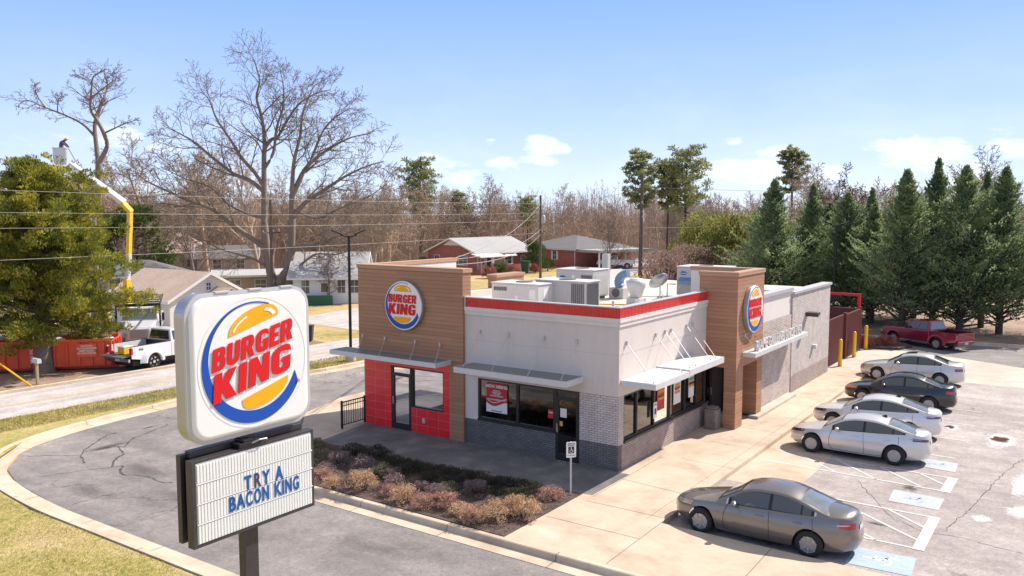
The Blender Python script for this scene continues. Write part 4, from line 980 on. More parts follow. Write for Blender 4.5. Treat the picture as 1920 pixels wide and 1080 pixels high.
def sedan(name, label, loc, rz, P, group=None):
    L, W, H, wb, fo = P['L'], P['W'], P['H'], P['wb'], P['fo']; paint = P['paint']; rw = P.get('rw', .33)
    o = thing(name, label, 'car', loc, rz, group); a = L/2; hw = W/2
    xf = a-fo; xr = xf-wb; zw = rw; Ra = rw+.055; sill = .20
    zb = lambda x: interp(P['belt'], x/L); zc = lambda x: interp(P['top'], x/L)
    fa = [(.10,-.16),(.22,-.05),(.36,0),(.50,0),(.62,-.035),(.72,-.10),(.85,-.20),(1.0,-.3)]
    ra = [(.10,-.18),(.24,-.06),(.40,0),(.52,0),(.62,-.03),(.80,-.05),(.95,-.06),(1.05,-.09),(1.2,-.14)]
    bw = [(.10,-.10),(.25,-.035),(.45,0),(.62,-.003),(.74,-.02),(.86,-.05),(.96,-.085),(1.1,-.14)]
    nf, nr = P.get('nf', 2.7), P.get('nr', 3.3)
    def E(c, z):   # point of the lower body for plan station c in [-1,1] at height z
        n = nf if c > 0 else nr
        x = c*(a+interp(fa if c > 0 else ra, z)); y = (hw+interp(bw, z))*(max(0, 1-abs(c)**n))**(1/n)*(1-.035*max(0,-c)**2)
        return x, y, z
    def Eth(th, z):
        n = nf if th < PI/2 else nr; c = math.copysign(abs(math.cos(th))**(2/n), math.cos(th)); A = (a+interp(fa if c > 0 else ra, z))
        return (c*A, (hw+interp(bw, z))*abs(math.sin(th))**(2/n)*(1-.035*max(0,-c)**2), z)
    cs = set()
    for i in range(15):
        th = PI/2*i/14
        cs.add(round(math.cos(th)**(2/nf), 4)); cs.add(-round(math.cos(th)**(2/nr), 4))
    cs |= set(round(v, 4) for v in np.linspace(-.8,.8,13))
    for xw in (xf, xr):
        for k in range(13): cs.add(round((xw+Ra*math.cos(PI*k/12))/a, 4))
        for s in (-1,1): cs.add(round((xw+s*(Ra+.004))/a, 4))
    cs = sorted(c for c in cs if -1 <= c <= 1)
    def zlow(c):
        x = c*a
        for xw in (xf, xr):
            if abs(x-xw) <= Ra+1e-3: return max(sill, zw+math.sqrt(max(0, Ra*Ra-(x-xw)**2)))
        return sill + (.04 if abs(c) > .93 else 0)
    ts = [0,.06,.2,.4,.6,.78,.9,1.0]; us = [.93,.8,.6,.35,.12]; us = us+[0]+[-u for u in us[::-1]]
    rows = []
    for c in cs:
        x0 = c*a; z1 = zb(x0); z0 = min(zlow(c), z1-.05); S = [E(c, z0+(z1-z0)*q) for q in ts]
        X, Y, Z1 = S[-1]; top = [(X, Y*u, Z1+(max(zc(x0),Z1+.004)-Z1)*(1-abs(u)**2.6)) for u in us]
        rows.append([(p[0],p[1],p[2]) for p in S] + top + [(p[0],-p[1],p[2]) for p in S[::-1]])
    b = MB(); b.grid(rows); o_body = b.build('body', paint, o, smooth=True, merge=True)
    b = MB(); b.loft([[(x,-y,.17),(x,y,.17),(x,y,.6),(x,-y,.6)] for x, y in ((-a+.55,hw-.34),(-a+.8,hw-.26),(a-.9,hw-.26),(a-.65,hw-.36))]); b.build('underbody', 'car_black_trim', o)
    # cabin
    cx = P['cabin']; xs0, xs1 = cx[0][0], cx[-1][0]
    zr = lambda x: interp(cx, x); yr = lambda x: interp(P['rail'], x)
    def ybelt(x): c = max(-1, min(1, x/a)); return E(c, zb(x))[1]-.015
    def rail(x):
        k = P['drop']; return max(zr(x)-interp(k, x), zb(x)-.01)
    def Sd(x, v, s=1):
        y0, z0 = ybelt(x), zb(x)-.02; y1, z1 = yr(x), rail(x); y = y0+(y1-y0)*v**1.25; return (x, s*y, z0+(z1-z0)*v)
    def Tp(x, u): z1 = rail(x); return (x, yr(x)*u, z1+(zr(x)-z1)*(1-abs(u)**2.4))
    xs = np.linspace(xs0, xs1, 34); rows = []
    vv = [0,.25,.5,.75,.93,1.0]; uu = [.94,.8,.5,.2,0,-.2,-.5,-.8,-.94]
    for x in xs: rows.append([Sd(x,v) for v in vv]+[Tp(x,u) for u in uu]+[Sd(x,v,-1) for v in vv[::-1]])
    b = MB(); b.grid(rows); b.build('cabin', paint, o, smooth=True)
    hd, rh = P['header'], P['rheader']; inw = lambda p: (p.x*.6+hd*.2, 0, .7)
    patch('windshield_surround', Tp, np.linspace(xs0-.02,hd+.02,10), np.linspace(-.95,.95,15), 'car_black_trim', o, .004, inw)
    ws = patch('windshield', Tp, np.linspace(xs0-.10,hd+.05,10), np.linspace(-.90,.90,15), 'car_glass_front', o, .008, inw)
    patch('rear_surround', Tp, np.linspace(rh+.02,xs1+.02,10), np.linspace(-.93,.93,15), 'car_black_trim', o, .004, inw)
    patch('rear_window', Tp, np.linspace(rh-.03,xs1+.07,10), np.linspace(-.88,.88,15), P.get('rglass','car_glass_rear'), o, .008, inw)
    if P.get('sunroof'): patch('sunroof', Tp, np.linspace(hd-.15,hd-.65,5), np.linspace(-.6,.6,7), 'car_glass', o, .006, inw)
    w0, w1, bp = P['dlo']
    def side_glass(nm, x0, x1, v0, v1, mat, off, s):
        def fn(x, q):
            vlo = v0; h = rail(x)-zb(x)+.02
            vhi = max(vlo+.005, min(v1, 1-.05/max(h,.06))); return Sd(x, vlo+(vhi-vlo)*q, s)
        return patch(nm, fn, np.linspace(x0,x1,14), np.linspace(0,1,6), mat, o, off, lambda p: (p.x,0,p.z-.1))
    for s in (1,-1):
        if P.get('chrome_line'): side_glass('window_trim', w0+.05, w1-.05, .03, .93, 'chrome', .003, s)
        side_glass('window_surround', w0, w1, .06, .90, 'car_black_trim', .005, s)
        side_glass('window', w0-.09, bp+.035, .11, .86, 'car_glass', .008, s)
        side_glass('window', bp-.045, P['qp']+.02, .11, .86, 'car_glass', .008, s)
        side_glass('window', P['qp']-.02, w1+.07, .11, .84, 'car_glass', .008, s)
        # door seams, handles, mirror
        for pts in P['seams']:
            b = MB()
            for (x0,z0),(x1,z1) in zip(pts[:-1], pts[1:]):
                for k in range(6):
                    q0, q1 = k/6, (k+1)/6; A = Vector(E((x0+(x1-x0)*q0)/a, z0+(z1-z0)*q0)); B_ = Vector(E((x0+(x1-x0)*q1)/a, z0+(z1-z0)*q1))
                    A.y += .004; B_.y += .004; A.y *= s; B_.y *= s; d = (B_-A).normalized(); n = Vector((-d.z,0,d.x))*.006; b.face([A-n,B_-n,B_+n,A+n])
            b.build('door_seam', 'car_black_trim', o_body)
        for x in P['handles']:
            p = E(x/a, .80); b = MB(); b.hexa([(x-.11,s*(p[1]-.01),.79),(x+.11,s*(p[1]-.01),.785),(x+.10,s*(p[1]+.035),.79),(x-.10,s*(p[1]+.035),.795),(x-.11,s*(p[1]-.01),.82),(x+.11,s*(p[1]-.01),.815),(x+.10,s*(p[1]+.03),.815),(x-.10,s*(p[1]+.03),.82)])
            b.build('door_handle', P.get('handle', paint), o, bevel=.008)
        x = w0-.22; b = MB(); b.ball((x+.02, s*(ybelt(x)+.13), zb(x)+.07), (.075,.11,.065), 10, 7); b.build('mirror', paint, o, smooth=True)
        b = MB(); b.ball((x-.005, s*(ybelt(x)+.135), zb(x)+.07), (.065,.095,.052), 10, 7); b.build('mirror_glass', 'chrome', o, smooth=True)
        # lamps
        def lamp(nm, th0, th1, z0, z1, z2, z3, mat, off=.008):
            def fn(u, v):
                th = R(th0+(th1-th0)*u); lo = z0+(z2-z0)*u; hi = z1+(z3-z1)*u; p = Eth(th, lo+(hi-lo)*v); return (p[0], s*p[1], p[2])
            return patch(nm, fn, np.linspace(0,1,10), np.linspace(0,1,5), mat, o, off, lambda p: (p.x*.7,0,p.z))
        h = P['head']; lamp('headlight', *h[:6], h[6]); 
        if len(h) > 7: lamp('turn_signal', h[1]-5, h[1]-.3, h[4]+.02, h[5]-.03, h[4]+.03, h[5]-.05, 'lamp_amber', .012)
        tl = P['tail']; lamp('taillight', *tl[:6], tl[6])
        if len(tl) > 7: lamp('reverse_light', tl[1]-4, tl[1]-30 if 0 else tl[1]+14, tl[4]+.07, tl[5]-.05, tl[4]+.07, tl[5]-.05, 'lamp_clear', .012)
        for k, x in enumerate((xf, xr)): wheel(o, x, s*(hw-.115), rw, .21, P['style'], s)
        if P.get('skirt'):
            pass
    def fr(th0, th1, z0, z1):
        def fn(u, v):
            th = R(th0+(th1-th0)*u); p = Eth(abs(th), z0+(z1-z0)*v); return (p[0], p[1]*(1 if th >= 0 else -1), p[2])
        return fn
    fi = lambda p: (p.x*.7,0,p.z)
    patch('grille', fr(-11,11,.40,.60), np.linspace(0,1,13), np.linspace(0,1,5), 'car_black_trim', o, .006, fi)
    patch('front_intake', fr(-14,14,.24,.33), np.linspace(0,1,13), np.linspace(0,1,3), 'car_black_trim', o, .006, fi)
    def rr(y0, y1, z0, z1):
        return lambda u, v: (-(a+interp(ra, z0+(z1-z0)*v))*(1-.0*u)+.0, y0+(y1-y0)*u, z0+(z1-z0)*v)
    patch('licence_plate', rr(-.16,.16,.70,.82), [0,1], [0,1], 'plate', o, .012, fi)
    b = MB(); zt = zc(-a*.93); 
    b.build('x', paint) if 0 else None
    if P.get('fin'): b = MB(); x = rh+.25; z = zr(x); b.hexa([(x-.12,-.02,z-.01),(x+.12,-.02,z-.01),(x+.12,.02,z-.01),(x-.12,.02,z-.01),(x-.10,-.006,z+.07),(x-.04,-.006,z+.07),(x-.04,.006,z+.07),(x-.10,.006,z+.07)]); b.build('antenna_fin', 'car_black_trim', o, bevel=.004)
    b = MB(); b.box(-a+.02,-.55,.36,-a+.2,.55,.40); 
    return o
camry = dict(L=4.80, W=1.82, H=1.47, wb=2.776, fo=.96, paint='car_grey', rw=.325, style='cover', chrome_line=True, nf=2.5, nr=3.2,
    belt=[(-.5,.93),(-.46,1.0),(-.40,1.02),(-.25,.985),(0,.945),(.2,.90),(.30,.84),(.42,.74),(.5,.62)],
    top=[(-.5,1.0),(-.475,1.10),(-.42,1.13),(-.3,1.14),(0,1.1),(.20,.99),(.30,.93),(.42,.82),(.47,.74),(.5,.64)],
    cabin=[(1.05,.97),(.75,1.14),(.38,1.36),(.05,1.45),(-.35,1.475),(-.75,1.445),(-1.15,1.32),(-1.55,1.16),(-1.75,1.09)],
    rail=[(1.05,.72),(.4,.61),(-.3,.60),(-1.1,.60),(-1.75,.66)], drop=[(1.05,.05),(.4,.08),(-.3,.09),(-1.1,.08),(-1.75,.04)],
    header=.40, rheader=-1.02, dlo=(.72,-1.42,-.36), qp=-1.12, handles=(-.12,-1.05),
    seams=[[(.80,.92),(.83,.70),(.80,.30),(.70,.24),(-.38,.23)],[(-.36,.95),(-.38,.23)],[(-.38,.23),(-1.0,.24),(-1.15,.45),(-1.45,.66),(-1.42,.95)]],
    head=(20,46,.58,.70,.66,.77,'lamp_gold',1), tail=(166,141,.76,.90,.78,.93,'tail_red',1), rglass='car_glass_rear')
sedan('parked_car', 'dark grey sedan with plain silver wheel covers, nearest the camera beside the planting bed', (-2.13,-5.42,-.142), R(90), camry)
el = dict(camry, L=4.62, W=1.80, H=1.44, wb=2.70, fo=.90, paint='car_silver', style='alloy', chrome_line=False, nf=2.5, nr=2.9,
    belt=[(-.5,.93),(-.46,1.0),(-.40,1.03),(-.25,.99),(0,.935),(.2,.88),(.30,.82),(.42,.73),(.5,.60)],
    top=[(-.5,1.0),(-.48,1.09),(-.43,1.12),(-.3,1.14),(0,1.1),(.20,.96),(.30,.90),(.42,.80),(.47,.72),(.5,.62)],
    cabin=[(1.10,.94),(.80,1.11),(.42,1.32),(.05,1.42),(-.35,1.445),(-.75,1.415),(-1.2,1.30),(-1.62,1.17),(-1.90,1.09)],
    rail=[(1.10,.72),(.4,.60),(-.3,.585),(-1.1,.57),(-1.90,.62)], drop=[(1.10,.05),(.4,.08),(-.3,.09),(-1.1,.08),(-1.90,.04)],
    header=.42, rheader=-1.02, dlo=(.74,-1.58,-.30), qp=-1.20, handles=(-.08,-1.02), fin=True,
    seams=[[(.80,.90),(.83,.70),(.80,.32),(.70,.25),(-.32,.24)],[(-.30,.93),(-.34,.24)],[(-.34,.24),(-.95,.25),(-1.1,.45),(-1.42,.66),(-1.42,.95)]],
    head=(16,44,.58,.68,.66,.76,'lamp_dark',1), tail=(168,136,.80,.88,.84,.94,'tail_dark',1))
sedan('parked_car', 'silver sedan with dark purple tail lamps and alloy wheels, just behind the nearest striped aisle', (7.13,-5.72,-.137), R(90), el)
fo_ = dict(el, L=4.64, paint='car_white_silver', tail=(174,138,.82,.90,.84,.93,'tail_dark',1), header=.40, rheader=-.98)
sedan('parked_car', 'pale silver sedan with black roof fin parked between the silver sedan and the black sedan', (10.75,-5.55,-.137), R(90), fo_)
bl = dict(el, L=4.53, W=1.78, wb=2.65, paint='car_black', style='multi', H=1.46, fin=False, handle='car_black', head=(18,46,.58,.68,.66,.76,'lamp_amber'), tail=(166,142,.76,.88,.80,.91,'tail_red'), rglass='car_glass',
    cabin=[(1.06,.95),(.78,1.11),(.40,1.33),(.05,1.435),(-.35,1.46),(-.75,1.42),(-1.15,1.28),(-1.5,1.15),(-1.75,1.07)],
    dlo=(.70,-1.48,-.30), rail=[(1.06,.72),(.4,.60),(-.3,.585),(-1.1,.57),(-1.75,.64)], drop=[(1.06,.05),(.4,.08),(-.3,.09),(-1.1,.08),(-1.75,.04)])
sedan('parked_car', 'glossy black sedan with ten-spoke wheels parked in the row', (16.05,-5.45,-.137), R(90), bl)
g6 = dict(camry, L=4.80, wb=2.85, fo=.93, paint='car_silver_warm', style='alloy', chrome_line=False, sunroof=True, rglass='car_glass',
    head=(20,48,.57,.70,.62,.77,'lamp_gold'), tail=(165,140,.74,.90,.76,.88,'tail_red'), dlo=(.70,-1.42,-.36))
sedan('parked_car', 'silver sedan with dark sunroof, farthest in the row near the yellow bollards', (22.1,-4.95,-.137), R(90), g6)

def pickup(name, label, loc, rz, P, group=None):
    o = thing(name, label, 'pickup truck', loc, rz, group)
    L, W, wb, fo, r = P['L'], P['W'], P['wb'], P['fo'], P['r']; a = L/2; hw = W/2; paint = P['paint']
    xf = a-fo; xr = xf-wb; gh, hz, bz, cz = P['ground'], P['hood'], P['belt'], P['roof']
    cf, cb = P['cowl'], P['cabback']; Ra = r+.08
    def arch(xw, z0, zt, x0, x1):
        """side outline from x0 to x1 (descending along the bottom) with an arch over xw"""
        pts = []; 
        for k in range(13):
            th = PI*k/12; pts.append((xw-Ra*math.cos(th), max(z0, r+Ra*math.sin(th))))
        return pts
    # front clip and cab lower body
    poly = [(cb,gh)] + arch(xf, gh, 0, 0, 0) + [(a-.10,gh+.05),(a,gh+.12),(a,hz-.28),(a-.06,hz-.10),(a-.22,hz-.02),(cf+.1,bz+.02),(cf-.2,bz+.02),(cb,bz+.02)]
    b = MB(); loops = []
    for y, sx in ((-hw,.03),(-hw+.06,0),(hw-.06,0),(hw,.03)):
        loops.append([(x if x < a-.25 else x-sx*2.5, y, z-(sx*1.6 if z > .9 and x > cf else (sx if z > .9 else 0))) for x, z in poly])
    b.loft(loops); b.build('body', paint, o, bevel=.03)
    # cab
    f0, r0, f1, r1 = cf+.05, cb+.02, cf-.62, cb+.12; y0, y1 = hw-.06, hw-.24
    def side(u, v, s=1):   # u along 0 front..1 rear
        x = (f0+(f1-f0)*v)*(1-u)+(r0+(r1-r0)*v)*u; return (x, s*(y0+(y1-y0)*v), bz+(cz-bz)*v)
    def front(u, v): x = f0+(f1-f0)*v; return (x, (y0+(y1-y0)*v)*u, bz+(cz-bz)*v)
    def rear(u, v): x = r0+(r1-r0)*v; return (x, (y0+(y1-y0)*v)*u, bz+(cz-bz)*v)
    b = MB(); b.hexa([side(1,0),side(1,0,-1),side(0,0,-1),side(0,0),side(1,1),side(1,1,-1),side(0,1,-1),side(0,1)]); b.build('cab', paint, o, bevel=.05)
    inw = lambda p: ((cf+cb)/2-.2,0,1.3)
    patch('windshield', front, np.linspace(-.90,.90,2), [.12,.90], 'car_glass_front', o, .012, inw, False)
    patch('rear_window', rear, np.linspace(-.85,.85,2), [.12,.86], 'car_glass', o, .012, inw, False)
    n = P.get('doors', 2)
    for s in (1,-1):
        sd = lambda u, v: side(u, v, s)
        spans = [(.13,.52),(.57,.90)] if n == 4 else ([(.16,.70),(.76,.92)] if n == 3 else [(.18,.88)])
        for u0, u1 in spans:
            patch('window', lambda u, v: sd(u, v), [u0,u1], [.10,.86], 'car_glass', o, .012, inw, False)
            x = side(u1, 0)[0]; m = MB(); m.box(x+.06,s*(hw-.005),bz-.14,x+.24,s*(hw+.025),bz-.10); m.build('door_handle', P.get('hmat',paint), o, bevel=.008)
            m = MB(); m.box(x-.04,s*(hw+.001),gh+.1,x-.028,s*(hw+.004),bz); m.build('door_seam', 'car_black_trim', o)
        m = MB(); m.box(cf-.42,s*(hw+.02),bz+.02,cf-.28,s*(hw+.20),bz+.24); m.build('mirror', P.get('mmat','car_black_trim'), o, bevel=.03)
        m = MB(); m.box(a-.16,s*(hw-.42),hz-.42,a+.008,s*(hw-.03),hz-.20); m.build('headlight', 'lamp_clear', o, bevel=.02)
        for x in (xf, xr):
            dual = P.get('dually') and x == xr
            wheel(o, x, s*(hw-.14+(.12 if dual else 0)), r, .25, 'truck', s, 'chrome' if P.get('dually') else 'rim_silver')
            # flared arch lip
            fl = MB(); pr = []
            ex = .17 if dual else .035
            for k in range(13):
                th = PI*k/12; c_, s_ = math.cos(th), math.sin(th)
                pr.append([(x+(Ra+.0)*c_, s*(hw-.02), r+(Ra+.0)*s_),(x+(Ra+.0)*c_, s*(hw+ex), r+(Ra+.0)*s_),(x+(Ra+.09)*c_, s*(hw+ex*.8), r+(Ra+.09)*s_),(x+(Ra+.16+ex)*c_, s*(hw-.02), r+(Ra+.14+ex)*s_)])
            fl.grid(pr); fl.build('wheel_arch_flare', paint, o, smooth=True)
    m = MB(); m.box(a-.04,-hw+.48,hz-.46,a+.012,hw-.48,hz-.16); m.build('grille', 'car_black_trim' if P.get('dg') else 'chrome', o, bevel=.01)
    m = MB(); m.box(a-.05,-hw+.03,gh+.08,a+.10,hw-.03,gh+.34); m.build('front_bumper', 'chrome' if P.get('dually') else paint, o, bevel=.04)
    # bed
    bt = P['bedz']; bp = [(-a+.02,gh+.18)] + [( -q[0]+2*xr if 0 else q[0], q[1]) for q in arch(xr, gh+.02, 0, 0, 0)] + [(cb-.02,gh),(cb-.02,bt),(-a+.02,bt)]
    for s in (1,-1):
        b = MB(); b.prism_y(bp, s*(hw-.07), s*hw); b.build('bed_side', paint, o, bevel=.012)
        m = MB(); m.box(-a+.02,s*(hw-.075),bt,cb-.03,s*(hw+.005),bt+.03); m.build('bed_rail', 'car_black_trim', o, bevel=.008)
        m = MB(); m.box(-a-.005,s*(hw-.18),bt-.42,-a+.10,s*(hw+.008),bt-.06); m.build('taillight', 'tail_red', o, bevel=.015)
    m = MB(); m.box(-a+.05,-hw+.07,gh+.28,cb-.03,hw-.07,gh+.34); m.box(cb-.09,-hw+.07,gh+.3,cb-.03,hw-.07,bt); m.build('bed_floor', P.get('bedmat','car_black_trim'), o)
    m = MB()
    if P.get('tailgate_down'): m.hexa([(-a-.52,-hw+.14,gh+.27),(-a+.0,-hw+.14,gh+.27),(-a,hw-.14,gh+.27),(-a-.52,hw-.14,gh+.27),(-a-.52,-hw+.14,gh+.33),(-a,-hw+.14,gh+.34),(-a,hw-.14,gh+.34),(-a-.52,hw-.14,gh+.33)])
    else: m.box(-a,-hw+.18,gh+.25,-a+.06,hw-.18,bt+.01)
    m.build('tailgate', paint if not P.get('tailgate_down') else 'hvac_dark', o, bevel=.012)
    m = MB(); m.box(-a-.10,-hw+.12,gh-.02,-a+.02,hw-.12,gh+.19); m.build('rear_bumper', P.get('bumper','chrome'), o, bevel=.03)
    m = MB(); m.box(-a-.105,-.16,gh+.02,-a-.10,.16,gh+.15); m.build('licence_plate', 'plate', o)
    m = MB(); m.box(-a+.3,-hw+.28,.28,a-.25,hw-.28,gh+.25); m.tube([(xr,-hw+.1,r),(xr,hw-.1,r)],.07,8); m.tube([(xf,-hw+.1,r),(xf,hw-.1,r)],.06,8); m.build('chassis', 'car_black_trim', o)
    if P.get('step'):
        for s in (1,-1): m = MB(); m.box(cb+.1,s*(hw-.02),gh-.08,xf-Ra-.08,s*(hw+.09),gh-.03); m.build('side_step', 'chrome', o, bevel=.01)
    return o
red = dict(L=5.25, W=1.78, wb=3.0, fo=.92, r=.36, ground=.42, hood=1.05, belt=1.10, roof=1.66, cowl=1.02, cabback=-.82, bedz=1.10, paint='car_maroon', doors=4, step=True, bumper='car_maroon', dg=True)
d = Vector((1.31,2.55,0)).normalized(); ang = math.atan2(d.y, d.x); c = Vector((34.02,-3.42,0)) + Vector((d.y,-d.x,0))*.86
rt = pickup('pickup_truck', 'maroon four-door pickup with red stripe on its tailgate beside the conifer row', (c.x+d.x*.15, c.y+d.y*.15, -.147), ang, red)
m = MB(); m.box(-2.632,-.72,.60,-2.625,.72,.66); m.build('tailgate_stripe', 'tail_red', rt)
white = dict(L=5.9, W=2.0, wb=3.6, fo=.95, r=.41, ground=.55, hood=1.32, belt=1.34, roof=1.98, cowl=1.15, cabback=-.35, bedz=1.36, paint='car_white', doors=2, dually=True, tailgate_down=True)
# rear near wheel at (1.98,29.3); nose points away to the right
a0 = R(8); wt = pickup('pickup_truck', 'white dual-rear-wheel pickup with lowered tailgate and a cooler in its bed', (1.98+1.6*math.cos(a0)-1.05*math.sin(a0)+.3, 29.35+1.6*math.sin(a0)+1.05*math.cos(a0), -.165), a0, white)
m = MB(); m.box(-.85,-.28,.9,-.55,.28,1.0) 
place(text_mesh('FX4', .16, .004, .02), 'side_badge', 'car_black_trim', wt, (-2.35,-1.01,1.12), (R(90),0,0))
ck = thing('cooler', 'yellow cooler with tan lid standing in the bed of the white pickup', 'cooler', (1.98-.85*math.cos(a0)-.6*math.sin(a0)*0+.05, 30.2, .73), a0)
b = MB(); b.box(-.3,-.25,0,.3,.25,.34); b.build('body', 'yellow_paint', ck, bevel=.03); b = MB(); b.box(-.31,-.26,.34,.31,.26,.42); b.build('lid', 'stucco', ck, bevel=.03)
util = dict(white, L=5.7, W=1.95, r=.40, doors=2, dually=False, tailgate_down=False, dg=True)
pickup('pickup_truck', 'white utility pickup parked by the far brick house carport', (91.0,48.0,-.15), R(118), util)
# bucket truck
bt_ = thing('bucket_truck', 'white bucket truck with black headache rack and raised yellow and white boom', 'bucket truck', (6.3,37.1,-.15), R(236))
b = MB(); 
b.loft([[(x,-w_,z0),(x,w_,z0),(x,w_*.97,z1),(x,-w_*.97,z1)] for x, w_, z0, z1 in ((3.0,.62,.75,1.45),(2.85,.78,.72,1.62),(1.5,.95,.7,1.78),(1.45,1.05,.7,1.80))]); b.build('hood', 'car_white', bt_, bevel=.06)
b = MB(); b.box(-.1,-1.1,.7,1.45,1.1,1.8); b.build('cab', 'car_white', bt_, bevel=.06)
b = MB(); b.hexa([(-.1,-1.08,1.8),(1.40,-1.08,1.8),(1.40,1.08,1.8),(-.1,1.08,1.8),(-.05,-1.0,2.6),(1.0,-1.0,2.6),(1.0,1.0,2.6),(-.05,1.0,2.6)]); b.build('cab_roof', 'car_white', bt_, bevel=.06)
patch('windshield', lambda u, v: (1.40-.40*v, (1.08-.08*v)*u, 1.8+.8*v), [-.9,.9], [.08,.85], 'car_glass_front', bt_, .02, lambda p: (.5,0,2.1), False)
b = MB()
for i in range(9): b.box(3.0,-.45+i*.1,.95,3.03,-.38+i*.1,1.42)
b.box(2.98,-.5,.92,3.01,.5,1.45); b.build('grille', 'hvac', bt_)
for s in (1,-1):
    b = MB(); b.ball((2.2,s*1.0,.85),(.62,.22,.42),10,7); b.build('fender', 'car_white', bt_, smooth=True)
    b = MB(); b.box(2.85,s*.72-.12,1.0,2.97,s*.72+.12,1.2); b.build('headlight', 'lamp_clear', bt_, bevel=.02)
    wheel(bt_, 2.15, s*.98, .5, .28, 'truck', s); wheel(bt_, -2.6, s*.98, .5, .5, 'truck', s)
    b = MB(); b.tube([(1.4,s*1.08,1.7),(1.5,s*1.32,1.75),(1.5,s*1.32,2.2)],.025,6); b.box(1.44,s*1.26,1.8,1.52,s*1.4,2.25); b.build('mirror', 'car_black_trim', bt_)
b = MB(); b.box(2.95,-1.15,.5,3.2,1.15,.78); b.build('bumper', 'chrome', bt_, bevel=.03)
b = MB()
for s in (1,-1): b.box(2.9,s*1.2-.05,.5,3.0,s*1.2+.05,2.95); b.box(-3.8,s*1.2-.04,2.87,3.0,s*1.2+.04,2.95)
b.box(2.88,-1.25,2.83,3.02,1.25,3.0)
for i in range(5): b.box(-3.5+1.5*i,-1.2,2.88,-3.4+1.5*i,1.2,2.94)
b.build('rack', 'black_metal', bt_)
b = MB(); b.box(-4.2,-1.15,.75,-.2,1.15,1.15); b.box(-4.2,-1.2,1.15,-1.2,-.75,1.8); b.box(-4.2,.75,1.15,-1.2,1.2,1.8); b.build('utility_body', 'car_white', bt_, bevel=.02)
b = MB(); b.box(-4.2,-.4,.45,2.9,.4,.75); b.build('chassis', 'car_black_trim', bt_)
def world_tube(name, pts, r, mat, parent, n=4):
    inv = (Matrix.Translation(parent.location) @ Euler(parent.rotation_euler).to_matrix().to_4x4()).inverted()
    b = MB(); b.tube([inv @ Vector(p) for p in pts], r, n); return b.build(name, mat, parent, bevel=.02)
world_tube('boom_pedestal', [(6.55,38.9,1.0),(6.5,38.9,4.0)], [.34,.24], 'yellow_paint', bt_)
world_tube('lower_boom', [(6.5,38.9,3.4),(6.8,39.0,5.6)], .17, 'hvac_light', bt_)
world_tube('lower_boom', [(6.75,39.0,5.4),(7.1,39.2,8.5)], .19, 'yellow_paint', bt_)
world_tube('boom_elbow', [(7.15,39.15,8.3),(6.75,39.5,8.95)], .22, 'yellow_paint', bt_)
world_tube('upper_boom', [(6.85,39.4,8.9),(4.6,41.6,11.45)], [.26,.17], 'car_white', bt_)
b = MB(); inv = (Matrix.Translation(bt_.location) @ Euler(bt_.rotation_euler).to_matrix().to_4x4()).inverted(); q = inv @ Vector((4.2,42.0,11.35))
b.loft([[(q.x+x*k,q.y+y*k,q.z+z) for x,y in ((-.36,-.36),(.36,-.36),(.36,.36),(-.36,.36))] for k, z in ((.85,0),(1,.35),(1.0,.95),(1.08,.96),(1.08,1.02),(.95,1.02),(.93,.1))], caps=False); b.face([(q.x+x*.85,q.y+y*.85,q.z) for x,y in ((-.36,-.36),(.36,-.36),(.36,.36),(-.36,.36))])
b.build('bucket', 'car_white', bt_)
# worker leaning out of the bucket
pv = [(0,0,0),(0,0,.18),(.02,0,.36),(.10,0,.50),(.20,0,.56),(.27,0,.60),   # pelvis..neck,head base
      (.10,.19,.48),(.28,.22,.30),(.45,.12,.14),  (.10,-.19,.48),(.28,-.22,.30),(.45,-.12,.12),
      (0,.10,-.08),(.03,.11,-.45),(-.02,.11,-.80),(0,-.10,-.08),(.03,-.11,-.45),(-.02,-.11,-.80),(.34,0,.62)]
pe = [(0,1),(1,2),(2,3),(3,4),(4,5),(5,18),(3,6),(6,7),(7,8),(3,9),(9,10),(10,11),(0,12),(12,13),(13,14),(0,15),(15,16),(16,17)]
pr = [.15,.14,.16,.15,.07,.08,.07,.05,.035,.07,.05,.035,.10,.07,.05,.10,.07,.05,.095]
me = bpy.data.meshes.new('person'); me.from_pydata(pv, pe, []); me.materials.append(MATS['shirt_purple'])
me.materials.append(MATS['skin'])
po = bpy.data.objects.new('person', me); COL.objects.link(po); po.location = (4.3,42.0,12.28); po.rotation_euler = (0,0,R(-48))
po.modifiers.new('skin','SKIN'); 
for i, v in enumerate(me.skin_vertices[0].data): v.radius = (pr[i],pr[i]); v.use_root = (i == 0)
s_ = po.modifiers.new('sub','SUBSURF'); s_.levels = 1; s_.render_levels = 1
tag(po, 'worker in purple shirt leaning out of the raised white bucket over the cedar', 'person')
b = MB(); b.ball((.33,0,.66),(.12,.10,.08),10,6); b.lathe([(.16,0),(.15,.01)],14,(.34,0,.64)); b.build('hard_hat', 'yellow_paint', po, smooth=True)
b = MB(); b.tube([(.42,0,.1),(.85,.0,-.75)],.035,6); tag(b.build('pole_saw', 'wood_post', loc=po.location, rot=po.rotation_euler), 'long wooden-handled saw held by the worker in the bucket', 'saw')
# roll-off dumpster
dz = math.atan2(32.38-35.6, 1.02+2.76); dm = thing('dumpster', 'long orange roll-off dumpster filled with debris behind the cedar trunk', 'dumpster', (1.6,32.0,-.15), R(139))
